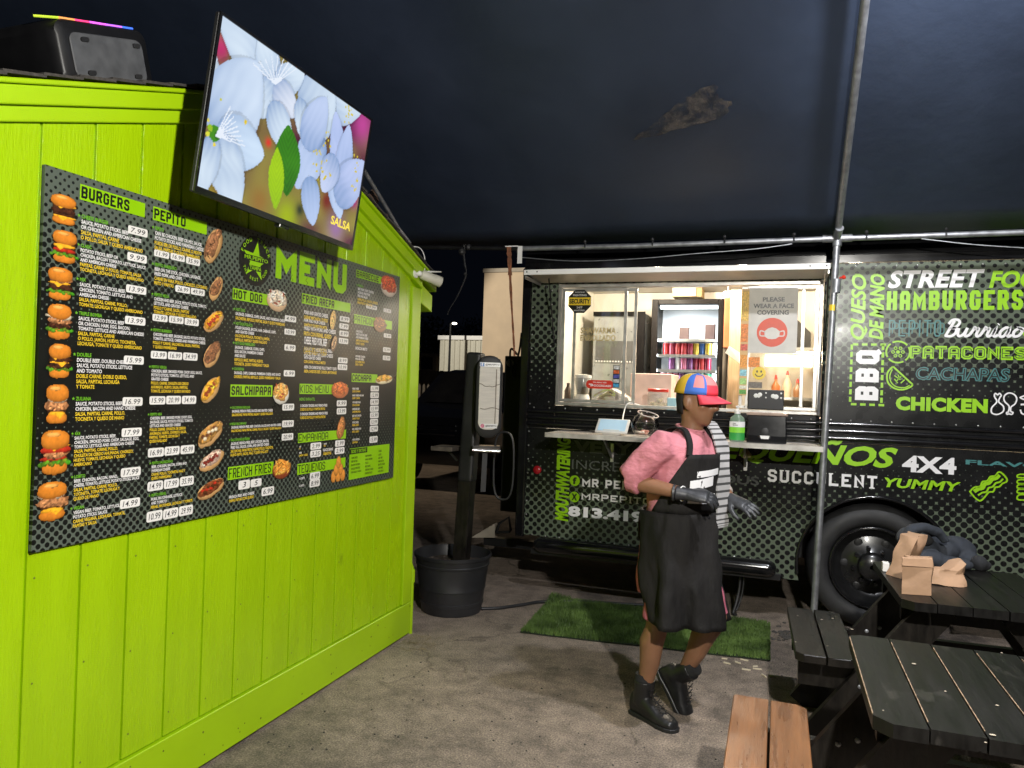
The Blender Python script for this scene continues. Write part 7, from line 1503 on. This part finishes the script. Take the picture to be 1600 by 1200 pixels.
# ------------------------------------------------------------------ the cook walking past
PY_ = math.atan2(-.39, .92)
P0 = Vector((-.450, 3.805, 0))
per = thing('person', 'cook in a pink shirt, black apron and colourful cap walking past the window', 'person', tuple(P0), None, PY_)
skin = mat('brown_skin', (.235, .115, .062), .48, var=.12, scale=10, sss=.08, bump=.05)
pink = mat('pink_jersey', (.56, .200, .240), .8, var=.10, scale=7, bump=.85, bscale=8, bdist=.03, stretch=(1, 1, 1.6))
apr = mat('black_apron', (.0085, .008, .008), .8, var=.3, scale=4, bump=.8, bscale=6, bdist=.03, stretch=(1.6, 1.6, .7), col2=(.019, .0175, .017), spec=.25)
glv = mat('black_glove', (.028, .029, .033), .42, var=.2, scale=20, bump=.1)
glv2 = mat('grey_glove', (.036, .038, .042), .45, var=.25, scale=20, bump=.1)
boot = mat('black_boot', (.012, .012, .013), .40, var=.3, scale=20, bump=.2)
sock = mat('black_sock', (.016, .016, .018), .9, bump=.3, bscale=140)
def V3(*a): return Vector(a)
hr_, hl_ = V3(-.005, -.095, .88), V3(.02, .095, .88)
kr_, kl_ = V3(-.03, -.10, .49), V3(.17, .10, .50)
ar_, al_ = V3(-.095, -.105, .13), V3(.005, .10, .19)
sr_, sl_ = V3(.03, -.185, 1.36), V3(.06, .175, 1.355)
er_, el_ = V3(-.13, -.245, 1.17), V3(.03, .255, 1.20)
wr_, wl_ = V3(.155, -.195, 1.135), V3(.195, .165, 1.09)
m_ = MB()
def ell(c, a_, b_, n=18, tilt=0.0): return [V3(c[0]+a_*math.cos(2*math.pi*i/n), c[1]+b_*math.sin(2*math.pi*i/n), c[2]+tilt*math.cos(2*math.pi*i/n)) for i in range(n)]
m_.loft([ell((.0, 0, .84), .10, .14), ell((0, 0, .92), .12, .16), ell((.01, 0, 1.05), .12, .155), ell((.02, 0, 1.2), .12, .165), ell((.035, 0, 1.32), .105, .17), ell((.045, 0, 1.39), .075, .12), ell((.05, 0, 1.42), .05, .06)])
for h_, k_, a_ in ((hr_, kr_, ar_), (hl_, kl_, al_)):
    m_.tube([h_, h_.lerp(k_, .5), k_, k_.lerp(a_, .12), k_.lerp(a_, .32)+V3(-.012, 0, 0), k_.lerp(a_, .6), k_.lerp(a_, .88), a_], [.088, .078, .058, .055, .060, .050, .037, .038], 14)
for s_, e_, w_ in ((sr_, er_, wr_), (sl_, el_, wl_)):
    m_.tube([s_, s_.lerp(e_, .5), e_], [.055, .048, .042], 12); m_.tube([e_, e_.lerp(w_, .3), w_], [.041, .041, .027], 12)
nk = V3(.055, 0, 1.38); hc = V3(.078, -.0, 1.566)
m_.tube([nk, V3(.068, 0, 1.47), hc+V3(-.02, 0, -.02)], [.06, .055, .058], 14)
HT = Matrix.Rotation(R(6), 4, 'Y')                                     # head bends slightly forward
def hp(x, y, z): return hc + (HT @ V3(x, y, z))
m_.loft([[hp(cx_+a_*math.cos(2*math.pi*i/20), b_*math.sin(2*math.pi*i/20), z) for i in range(20)] for z, cx_, a_, b_ in ((-.112, .052, .022, .026), (-.10, .046, .044, .042), (-.075, .034, .062, .056), (-.045, .022, .078, .065), (-.01, .010, .090, .070), (.03, .004, .096, .074), (.065, .0, .095, .074), (.095, -.004, .080, .062), (.115, -.006, .05, .04))])
m_.tube([hp(.092, 0, .018), hp(.106, 0, -.004), hp(.116, 0, -.022), hp(.098, 0, -.034)], [.011, .014, .019, .012], 10, flat=1.0)          # nose
m_.ball(hp(.104, .014, -.028), .010, 8, 6); m_.ball(hp(.104, -.014, -.028), .010, 8, 6)
m_.ball(hp(.088, 0, -.056), (.014, .026, .008), 12, 6); m_.ball(hp(.086, 0, -.068), (.014, .023, .009), 12, 6)                          # lips
m_.ball(hp(.070, 0, -.094), (.024, .026, .020), 12, 8)                                                                                  # chin
for sg in (-1, 1):
    m_.ball(hp(.082, sg*.032, .026), (.014, .026, .008), 10, 6); m_.ball(hp(.062, sg*.045, -.02), (.024, .020, .018), 10, 6)           # brow, cheek
    m_.ball(hp(-.006, sg*.076, -.008), (.020, .011, .032), 12, 8, mtx=Matrix.Rotation(R(-10), 3, 'Y')); m_.ball(hp(.0, sg*.074, -.034), (.010, .009, .011), 8, 6)
build(m_, 'body', skin, per, remesh=.0075, sm=3, smooth=180)
m_ = MB()
for sg in (-1, 1): m_.ball(hp(.079, sg*.030, .010), (.012, .013, .010), 12, 8)
eyes = each(m_, 'eye', mat('eye_white', (.60, .56, .52), .25), per, smooth=180)
for sg, ey in zip((-1, 1), eyes): m_ = MB(); m_.ball(hp(.0885, sg*.031, .010), (.0035, .006, .006), 10, 6); build(m_, 'iris', M['black_gloss'], ey, smooth=180)
m_ = MB()
for sg in (-1, 1): m_.tube([hp(.097, sg*.014, .036), hp(.094, sg*.032, .040), hp(.080, sg*.05, .034)], [.003, .0045, .0025], 6)
each(m_, 'eyebrow', mat('dark_hair', (.012, .010, .009), .8), per)
m_ = MB()                                                               # cropped hair below the cap
m_.loft([[hp(cx_+a_*math.cos(t), b_*math.sin(t), z) for t in [math.pi*.60+math.pi*.80*i/16 for i in range(17)]] for z, cx_, a_, b_ in ((-.070, -.002, .080, .062), (-.04, .004, .092, .0725), (0, .004, .1005, .0775), (.04, .0, .0995, .0775))], cap=False, close=False)
build(m_, 'hair', mat('short_hair', (.012, .010, .009), .85, bump=.5, bscale=120), per, solid=.004, smooth=180)
# cap
capm = [mat('cap_yellow', (.66, .42, .03), .7, bump=.2, bscale=150), mat('cap_blue', (.045, .14, .52), .7, bump=.2, bscale=150), mat('cap_coral', (.62, .22, .22), .7, bump=.2, bscale=150), mat('cap_red', (.62, .045, .075), .6, bump=.2, bscale=150)]
m_ = MB(); n, k_ = 48, 9; i0 = 0
for j in range(k_+1):
    f = j/k_; z = .034+.098*math.sin(f*math.pi/2); s = math.cos(f*math.pi/2)**.62
    for i in range(n): t = 2*math.pi*i/n; m_.V.append(tuple(hp(-.002+.108*s*math.cos(t), .088*s*math.sin(t), z+.006*math.cos(t)*(1-f))))
for j in range(k_):
    for i in range(n):
        q = (i+1) % n; t = abs(((i+.5)/n*360+180) % 360-180)
        mi = 0 if t > 100 else 1 if t > 36 else 2 if j >= 3 else 3
        if mi == 1 and 48 < t < 78 and 2 <= j <= 6: mi = 2
        m_.F.append((j*n+i, j*n+q, (j+1)*n+q, (j+1)*n+i)); m_.M.append(mi)
cap_ = build(m_, 'cap', capm, per, smooth=180, solid=.003)
m_ = MB(); rows_ = []
for j in range(7):
    f = j/6; row = []
    for i in range(17):
        t = R(-62)+R(124)*i/16; rr = .106+f*.082*max(0, math.cos(t))**.75; row.append(hp(-.002+rr*math.cos(t)+.0*f, (.087+.012*f)*math.sin(t)*(1-.06*f), .036-.022*f-.030*math.sin(t)**2*f))
    rows_.append(row)
m_.loft(rows_, cap=False, close=False); build(m_, 'brim', capm[3], cap_, solid=.005, smooth=180)
m_ = MB(); m_.ball(hp(-.004, 0, .133), (.010, .010, .004), 10, 6); build(m_, 'button', capm[1], cap_, smooth=180)
# shirt
m_ = MB(); m_.loft([ell((-.005, 0, .86), .150, .178), ell((0, 0, .93), .150, .180), ell((.005, 0, 1.05), .150, .178), ell((.015, 0, 1.18), .150, .185), ell((.03, 0, 1.30), .135, .195, tilt=.01), ell((.04, 0, 1.37), .105, .165, tilt=.012), ell((.05, 0, 1.41), .075, .095, tilt=.0), ell((.055, 0, 1.43), .062, .07)])
m_.tube([V3(.03, -.13, 1.34), sr_, sr_.lerp(er_, .5)+V3(-.01, -.01, 0), er_+V3(.01, .0, .012)], [.070, .074, .074, .072], 16); m_.tube([V3(.05, .13, 1.34), sl_, sl_.lerp(el_, .5), el_+V3(0, 0, .02)], [.070, .072, .070, .068], 16)
m_.tube([er_+V3(.0, 0, .01), er_.lerp(wr_, .22)+V3(0, 0, .004)], [.068, .060], 14)
build(m_, 'shirt', pink, per, remesh=.007, sm=8, disp=(.0125, 10), smooth=180)
m_ = MB(); m_.tube([V3(.055+.064*math.cos(2*math.pi*i/20), .070*math.sin(2*math.pi*i/20), 1.432-.014*math.cos(2*math.pi*i/20)) for i in range(21)], .007, 8, cap=False); build(m_, 'collar', pink, per, smooth=180)
# shorts
m_ = MB(); m_.loft([ell((-.01, 0, .74), .145, .175), ell((-.01, 0, .84), .155, .180), ell((-.005, 0, .95), .150, .172)])
for h_, k_ in ((hr_, kr_), (hl_, kl_)): m_.tube([h_+V3(-.02, 0, -.02), h_.lerp(k_, .55)+V3(-.01, 0, 0), h_.lerp(k_, .98)+V3(.0, 0, -.005)], [.086, .084, .078], 16)
m_.tube([V3(-.11, -.06, .9), V3(-.13, -.07, .72), V3(-.115, -.08, .60)], [.05, .052, .046], 12)
build(m_, 'shorts', mat('pink_shorts', (.50, .13, .19), .8, var=.1, bump=.2, bscale=150), per, remesh=.010, sm=4, disp=(.009, 8), smooth=180)
# apron: skirt and bib
def lp_(a, b, t): return a+(b-a)*t
m_ = MB(); rows_ = []
for j in range(25):
    f = j/24; z = lp_(1.03, .488, f); row = []
    cx_ = lp_(.005, .045, f); a_ = lp_(.168, .205, f); b_ = lp_(.206, .226, f)
    for i in range(45):
        t = R(-132)+R(246)*i/44; fold = (.006+.020*f)*math.sin(t*5.2+.6+f*2.1)+.014*f*math.sin(t*9.5+2-f)+.020*noise.noise(V3(t*2.6, z*5, 0))+.010*noise.noise(V3(t*6, z*11, 4))
        r1 = 1+fold/.19; row.append(V3(cx_+a_*r1*math.cos(t), b_*r1*math.sin(t), z+.03*f*max(0, math.cos(t))*0+(.02*f*abs(math.sin(t*.5)))))
    rows_.append(row)
m_.loft(rows_, cap=False, close=False); apo = build(m_, 'apron', apr, per, solid=.005, smooth=180)
m_ = MB(); rows_ = []
for j in range(12):
    f = j/11; z = lp_(1.03, 1.315, f); row = []; sp_ = lp_(104, 48, f**1.1)
    cxx, aa, bb = lp_(.01, .035, f), lp_(.166, .156, f), lp_(.192, .205, f)
    for i in range(25):
        t = R(-sp_)+R(2*sp_)*i/24; w1 = .004*math.sin(t*7+z*20); row.append(V3(cxx+(aa+w1)*math.cos(t), (bb+w1)*math.sin(t), z))
    rows_.append(row)
m_.loft(rows_, cap=False, close=False); build(m_, 'bib', apr, apo, solid=.005, smooth=180)
m_ = MB()
for sg in (-1, 1):
    t = R(48)*sg; pth = smoothpath([V3(.035+.157*math.cos(t), .206*math.sin(t), 1.31), V3(.125, sg*.125, 1.365), V3(.085, sg*.105, 1.425), V3(.02, sg*.085, 1.435), V3(-.04, sg*.05, 1.42), V3(-.06, 0, 1.415)], 5)
    for q in range(len(pth)-1):
        a, b = pth[q], pth[q+1]; s_ = V3(.3, 1, 0).normalized()*.015; n_ = V3(.004, 0, .004); m_.loft([[a-s_-n_, a+s_-n_, a+s_+n_, a-s_+n_], [b-s_-n_, b+s_-n_, b+s_+n_, b-s_+n_]])
build(m_, 'neck_strap', apr, apo)
m_ = MB(); m_.tube([V3(.0+.168*math.cos(t), .194*math.sin(t), 1.02) for t in [R(100+160*i/12) for i in range(13)]], .007, 8); m_.tube(smoothpath([V3(-.17, -.02, 1.02), V3(-.185, -.05, .98), V3(-.175, -.07, .86)], 4), .006, 6); build(m_, 'waist_tie', apr, apo, smooth=60)
def bibp(t, z, o=.006): f = (z-1.03)/.285; cxx, aa, bb = lp_(.01, .035, f), lp_(.166, .156, f), lp_(.192, .205, f); return V3(cxx+(aa+o)*math.cos(t), (bb+o)*math.sin(t), z)
m_ = MB()
for z0, z1, t0, t1, sk in ((1.205, 1.235, -34, 12, .012), (1.145, 1.190, -44, -2, .02), (1.085, 1.135, -46, 6, -.01)):
    for i in range(10):
        a, b = R(lp_(t0, t1, i/10)), R(lp_(t0, t1, (i+1)/10)); s0, s1 = sk*i/10, sk*(i+1)/10
        m_.loft([[bibp(a, z0+s0, .004), bibp(a, z1+s0, .004), bibp(a, z1+s0, .006), bibp(a, z0+s0, .006)], [bibp(b, z0+s1, .004), bibp(b, z1+s1, .004), bibp(b, z1+s1, .006), bibp(b, z0+s1, .006)]])
build(m_, 'white_print', M['white_print'], apo)
# striped towel over the far shoulder
m_ = MB(); pth = smoothpath([V3(-.09, .16, 1.33), V3(-.03, .15, 1.44), V3(.06, .145, 1.462), V3(.115, .135, 1.43), V3(.165, .125, 1.34), V3(.185, .11, 1.22), V3(.19, .095, 1.10), V3(.195, .085, .99), V3(.197, .08, .955)], 10)
for q in range(len(pth)-1):
    a, b = pth[q], pth[q+1]; t = (b-a).normalized(); s_ = V3(.10, 1, 0).normalized()*(.050+.006*math.sin(q*.37)); n_ = s_.cross(t).normalized()*.004
    m_.loft([[a-s_-n_, a+s_-n_, a+s_+n_, a-s_+n_], [b-s_-n_, b+s_-n_, b+s_+n_, b-s_+n_]], 0 if q % 3 else 1)
build(m_, 'striped_towel', [mat('towel_white', (.42, .41, .41), .9, bump=.4, bscale=90), mat('towel_black', (.06, .06, .06), .9)], per)
# gloved hands
def hand(nm, mt, w_, d_, up, side, curl, spread=.16, cuff=True):
    """w_ wrist, d_ direction of the palm, up = back of the hand, side = towards the thumb"""
    d_ = V3(*d_).normalized(); up = V3(*up); up = (up-d_*up.dot(d_)).normalized(); sd = V3(*side); sd = (sd-d_*sd.dot(d_)-up*sd.dot(up)).normalized()
    m_ = MB(); rings = []
    for f, a_, b_ in ((-.05, .036, .033), (0, .032, .027), (.03, .038, .024), (.065, .044, .021), (.09, .043, .018), (.098, .036, .012)):
        c_ = w_+d_*f; rings.append([c_+sd*(a_*math.cos(2*math.pi*i/16))+up*(b_*math.sin(2*math.pi*i/16)) for i in range(16)])
    m_.loft(rings)
    for i, (o_, L_, r_) in enumerate(((.030, .072, .0098), (.010, .082, .0102), (-.010, .076, .0098), (-.029, .058, .0086))):
        b0 = w_+d_*.082+sd*o_; ang = spread*(1.5-i)*.6; dd = (d_*math.cos(ang)+sd*math.sin(ang)).normalized(); pts_ = [b0]; p_ = b0
        for s_, k_ in ((.45, curl*.6), (.30, curl*1.0), (.25, curl*.8)):
            dd = (dd*math.cos(k_)-up*math.sin(k_)).normalized(); p_ = p_+dd*(L_*s_); pts_.append(p_)
        m_.tube([w_+d_*.06+sd*o_*.9]+pts_, [r_*1.05, r_*1.1, r_*1.05, r_*.98, r_*.78], 10); m_.ball(pts_[-1], r_*.80, 10, 6)
    b0 = w_+d_*.028+sd*.030-up*.006; t1 = b0+(d_*.55+sd*.75-up*.25).normalized()*.040; t2 = t1+(d_*.85+sd*.35-up*.35).normalized()*.032; t3 = t2+(d_*.9-up*.4).normalized()*.024
    m_.tube([b0-sd*.012, b0, t1, t2, t3], [.016, .016, .0135, .012, .0095], 10); m_.ball(t3, .0096, 10, 6)
    o_ = build(m_, nm, mt, per, remesh=.0042, sm=2, smooth=180)
    if cuff:
        m_ = MB(); m_.tube([w_-d_*.062, w_-d_*.052], [.040, .0385], 16); build(m_, 'cuff', mt, o_, smooth=60)
hand('glove', glv, wr_, (.92, .40, -.05), (.1, -.5, .85), (.2, .85, .3), .62)
hand('glove', glv2, wl_, (.93, -.10, -.26), (.25, -.35, .9), (-.1, -.9, -.3), .22, .22)
m_ = MB(); m_.tube([el_.lerp(wl_, .18), el_.lerp(wl_, .5), el_.lerp(wl_, .82)], [.049, .046, .038], 14); build(m_, 'arm_sleeve', mat('pale_sleeve', (.52, .46, .42), .8, bump=.2, bscale=120), per, smooth=180)
m_ = MB(); m_.tube([wr_+V3(-.02, .0, .0)+V3(.0, .034*math.cos(t), .034*math.sin(t)) for t in [2*math.pi*i/16 for i in range(17)]], .003, 6, cap=False); build(m_, 'bracelet', M['white_paint'], per)
# boots
def boot_(a_, d_, up, nm='boot'):
    """a_ ankle, d_ toe direction, up = sole normal"""
    d_ = V3(*d_).normalized(); up = V3(*up); up = (up-d_*up.dot(d_)).normalized(); sd = up.cross(d_)
    m_ = MB()
    def rg_(f, h0, h1, wd): 
        c_ = a_+d_*f; hm, hh = (h0+h1)/2, (h1-h0)/2; return [c_+sd*(wd*math.copysign(abs(math.cos(t))**.8, math.cos(t)))+up*(hm+hh*math.copysign(abs(math.sin(t))**.75, math.sin(t))) for t in [2*math.pi*i/20 for i in range(20)]]
    m_.loft([rg_(f, -.125, h1, wd) for f, h1, wd in ((-.072, -.055, .022), (-.064, -.02, .034), (-.03, .0, .040), (.02, -.005, .042), (.07, -.035, .045), (.12, -.060, .049), (.165, -.072, .046), (.195, -.082, .034), (.206, -.098, .018))])
    m_.tube([a_-up*.06-d_*.012, a_, a_+up*.055+d_*.004], [.046, .048, .052], 16)
    o_ = build(m_, nm, boot, per, remesh=.005, sm=3, smooth=180)
    m_ = MB(); ol = []
    for f, wd in ((-.078, .016), (-.07, .034), (-.03, .042), (.03, .040), (.08, .044), (.13, .052), (.175, .048), (.205, .032), (.214, .012)): ol.append((f, wd))
    poly = [(f, -w) for f, w in ol]+[(f, w) for f, w in reversed(ol)]
    m_.prism(poly, Frame(a_-up*.128, d_, sd, up*-1 if False else up), -.004, .018); build(m_, 'sole', M['black_plastic'], o_, bevel=.003)
    m_ = MB()
    for i in range(5):
        f = .018+.022*i; h_ = .028-.020*i; c_ = a_+d_*(f+.022)+up*(h_-.004)
        for s_ in (-1, 1): m_.tube([c_+sd*(s_*.024), c_+sd*(-s_*.020)+up*-.012+d_*.014], .0026, 6)
    each(m_, 'lace', M['cable'], o_)
    m_ = MB(); m_.tube([a_+up*.05, a_+up*.085], [.047, .043], 16); build(m_, 'sock', sock, o_, smooth=60)
boot_(V3(-.095, -.105, .128), (.96, -.18, 0), (0, 0, 1)); boot_(al_+V3(0, 0, .0), (.62, .0, -.78), (.78, 0, .62))

# ------------------------------------------------------------------ beyond the yard
bt = thing('beige_tower', 'tall plain beige building lit from the yard beyond the truck', 'building', (-4.0, 18.0, 0))
a, b = on_y(757, 426, 18.0), on_y(815, 426, 18.0)
m_ = MB(); m_.box((a.x, 18.0, 0), (a.x+3.2, 22, a.z)); build(m_, 'wall', mat('beige_stucco', (.40, .33, .25), .9, var=.08, scale=3, bump=.4, bscale=60), bt)
m_ = MB(); m_.box((a.x-.03, 17.97, a.z+.002), (a.x+3.25, 22.03, a.z+.10)); build(m_, 'coping', mat('coping_grey', (.25, .23, .20), .8), bt)
wh2 = thing('warehouse', 'pale ribbed metal warehouse lit by the street lamp', 'building', (-13.5, 42, 0))
a, b = on_y(688, 530, 42), on_y(762, 525, 42)
m_ = MB(); x = a.x; pts_ = []
while x < b.x+4: pts_ += [(x, 42), (x+.16, 42), (x+.20, 41.94), (x+.30, 41.94), (x+.34, 42)]; x += .34
V0 = [(px_, py_, z_) for px_, py_ in pts_ for z_ in (0, b.z-.25)]
for i in range(len(pts_)-1): m_.face([V0[2*i], V0[2*i+2], V0[2*i+3], V0[2*i+1]])
build(m_, 'ribbed_wall', mat('pale_metal', (.55, .53, .44), .5, var=.05), wh2)
m_ = MB(); m_.box((a.x-.1, 41.85, b.z-.248), (b.x+4, 42.3, b.z)); build(m_, 'gutter', M['white_paint'], wh2)
m_ = MB(); m_.box((a.x, 42.05, 0), (b.x+4, 60, b.z-.3)); build(m_, 'shell', mat('shell_grey', (.3, .3, .28), .8), wh2)
lh = thing('low_house', 'low pale house with a flat roof beside the warehouse', 'house', (-16.5, 48, 0))
a, b = on_y(640, 552, 48), on_y(682, 556, 48); m_ = MB(); m_.box((a.x, 48, 0), (b.x, 54, a.z-.2)); build(m_, 'wall', mat('pale_house', (.52, .46, .34), .8, var=.05), lh)
m_ = MB(); m_.box((a.x-.4, 47.6, a.z-.198), (b.x+.5, 54.4, a.z)); build(m_, 'roof', mat('house_roof', (.30, .26, .20), .8), lh)
m_ = MB(); c_ = on_y(668, 566, 47.98); m_.box((c_.x-.5, 47.95, c_.z-.5), (c_.x+.4, 47.99, c_.z+.35)); build(m_, 'window', M['black_gloss'], lh)
m_ = MB(); a2 = on_y(672, 560, 48); m_.box((b.x+.01, 49, 0), (b.x+2.2, 53, a.z-.5)); build(m_, 'side_wing', mat('wing', (.40, .36, .27), .8), lh)
wf = thing('wooden_fence', 'dark wooden board fence in front of the warehouse', 'fence', (-9, 27, 0))
a, b = on_y(645, 578, 27), on_y(770, 580, 27); m_ = MB(); x = a.x-2
while x < b.x+1: m_.box((x, 27, 0), (x+.138, 27.02, a.z+random.uniform(-.02, .02))); x += .145
q_ = build(m_, 'boards', mat('fence_board', (.075, .050, .032), .8, var=.4, scale=3), wf); q_['kind'] = 'stuff'
m_ = MB(); m_.box((a.x-2, 27.022, a.z-.3), (b.x+1, 27.06, a.z-.2)); m_.box((a.x-2, 27.022, .3), (b.x+1, 27.06, .4)); each(m_, 'rail', mat('fence_rail', (.05, .035, .025), .8), wf)
pf = thing('picket_fence', 'pale picket fence between the hut corner and the parked car', 'fence', (-6.8, 16, 0))
a, b = on_y(640, 596, 16), on_y(692, 594, 16); m_ = MB(); x = a.x
while x < b.x: m_.box((x, 16, .1), (x+.06, 16.02, a.z-.1)); m_.loft([[(x, y, a.z-.1), (x+.06, y, a.z-.1), (x+.03, y, a.z-.04)] for y in (16, 16.02)]); x += .115
q_ = build(m_, 'pickets', mat('picket', (.30, .27, .23), .7), pf); q_['kind'] = 'stuff'
m_ = MB(); m_.box((a.x, 16.021, .4), (b.x, 16.05, .48)); m_.box((a.x, 16.021, a.z-.4), (b.x, 16.05, a.z-.32)); build(m_, 'rail', mat('picket_rail', (.26, .24, .20), .7), pf)
sl = thing('street_lamp', 'far street lamp glowing above the warehouse roof', 'street lamp', (0, 0, 0))
c_ = on_y(704, 506, 40); sl.location = (c_.x, 40, 0); ORG[sl.name] = Vector((c_.x, 40, 0))
m_ = MB(); m_.tube([(c_.x, 40, 0), (c_.x, 40, c_.z)], [.09, .06], 8); m_.tube([(c_.x, 40, c_.z), (c_.x+.22, 40, c_.z+.08)], .04, 6); build(m_, 'pole', M['black_metal'], sl)
m_ = MB(); m_.ball((c_.x+.25, 40, c_.z+.02), (.16, .12, .07), 10, 6); build(m_, 'lamp_head', mat('lamp_glow', (1, .95, .8), .4, emit=5, ecol=(1, .92, .75)), sl)
# parked dark car
cc = on_z(700, 760, 0); CX, CYY = on_y(700, 640, 11.0).x, 11.0
car = thing('parked_car', 'black sport utility car parked in the dark behind the dispenser post', 'car', (CX, CYY+1.6, 0))
m_ = MB(); W2 = .92
secs = [(-.62, .45, .95, .80), (-.60, .40, 1.12, .88), (-.2, .35, 1.22, .92), (.55, .33, 1.28, .93), (.60, .33, 1.30, .92), (1.35, .33, 1.84, .80), (1.7, .33, 1.90, .76), (3.2, .33, 1.88, .76), (3.75, .36, 1.75, .80), (3.95, .45, 1.2, .86), (4.0, .5, 1.1, .82)]
rings = []
for y, z0, z1, wd in secs:
    bw = .92 if .0 < y < 3.9 else wd; belt = min(z1, 1.18); rings.append([(CX+sx*u, CYY+y, z) for u, z, sx in ((bw*.95, z0, -1), (bw, (z0+belt)/2, -1), (bw*.98, belt, -1), (wd if z1 > belt else bw*.9, z1-.03, -1), (wd*.85 if z1 > belt else bw*.7, z1, -1), (wd*.85 if z1 > belt else bw*.7, z1, 1), (wd if z1 > belt else bw*.9, z1-.03, 1), (bw*.98, belt, 1), (bw, (z0+belt)/2, 1), (bw*.95, z0, 1))])
m_.loft(rings); build(m_, 'body', mat('car_black', (.006, .006, .007), .12, coat=1.0), car, smooth=40, weld=True)
m_ = MB(); m_.loft([[(CX-.72, CYY+.60, 1.325), (CX+.72, CYY+.60, 1.325), (CX+.72, CYY+.595, 1.32), (CX-.72, CYY+.595, 1.32)], [(CX-.64, CYY+1.30, 1.825), (CX+.64, CYY+1.30, 1.825), (CX+.64, CYY+1.29, 1.835), (CX-.64, CYY+1.29, 1.835)]]); build(m_, 'windshield', M['black_gloss'], car)
for sg in (-1, 1):
    m_ = MB(); m_.ball((CX+sg*.68, CYY-.60, .98), (.17, .05, .07), 12, 8); build(m_, 'headlight', mat('headlight_chrome', (.6, .6, .6), .08, 1.0), car, smooth=180)
    for y in (.35, 3.1):
        m_ = MB(); m_.lathe([(.22, -.11), (.34, -.10), (.36, -.06), (.36, .06), (.34, .10), (.22, .11)], (CX+sg*.84, CYY+y, .36), 24, axis='X'); build(m_, 'wheel', M['tyre'], car, smooth=40)
    m_ = MB(); m_.ball((CX+sg*1.02, CYY+1.0, 1.30), (.10, .06, .07), 10, 6); build(m_, 'mirror', M['black_gloss'], car, smooth=180)
m_ = MB()
for i in range(3): m_.bar((CX-.42, CYY-.64, .86+.07*i), (CX+.42, CYY-.64, .86+.07*i), .02, .02)
each(m_, 'grille_bar', mat('grille_chrome', (.5, .5, .5), .1, 1.0), car)
# night trees
lf = mat('night_leaf', (.045, .06, .028), .8, var=.4)
for i, (px, Y_, h_, lab) in enumerate(((660, 62, 8.5, 'rounded dark tree behind the low house'), (690, 70, 7.2, 'short dark tree behind the warehouse corner'), (735, 75, 9.5, 'taller dark tree behind the ribbed warehouse'))):
    b = on_y(px, 600, Y_); tr = thing('night_tree', lab, 'tree', (b.x, Y_, 0), 'dark trees behind the far buildings')
    m_ = MB(); m_.tube([(b.x, Y_, 0), (b.x+.1, Y_, h_*.4), (b.x-.1, Y_, h_*.75)], [.28, .2, .08], 8)
    for q in range(4): t = q*1.7; m_.tube([(b.x, Y_, h_*.4), (b.x+math.cos(t)*h_*.2, Y_+math.sin(t)*h_*.2, h_*.7)], [.12, .04], 6)
    build(m_, 'trunk', mat('bark_%s' % 'abc'[i], (.08, .06, .05), .9), tr)
    m_ = MB(); rgn = random.Random(i)
    for q in range(1400):
        t, u = rgn.uniform(0, 6.28), rgn.uniform(-1, 1); rr = h_*.30*rgn.random()**.4*(1+.35*noise.noise(V3(math.cos(t)*2, math.sin(t)*2, u*2+i))); c_ = V3(b.x+rr*math.cos(t)*math.sqrt(1-u*u), Y_+rr*math.sin(t)*math.sqrt(1-u*u), h_*.68+rr*u)
        s1, s2 = V3(rgn.gauss(0, 1), rgn.gauss(0, 1), rgn.gauss(0, 1)).normalized()*.22, V3(rgn.gauss(0, 1), rgn.gauss(0, 1), rgn.gauss(0, 1)).normalized()*.22; m_.face([c_, c_+s1, c_+s1*.6+s2, c_+s2*.6])
    build(m_, 'crown', lf, tr)
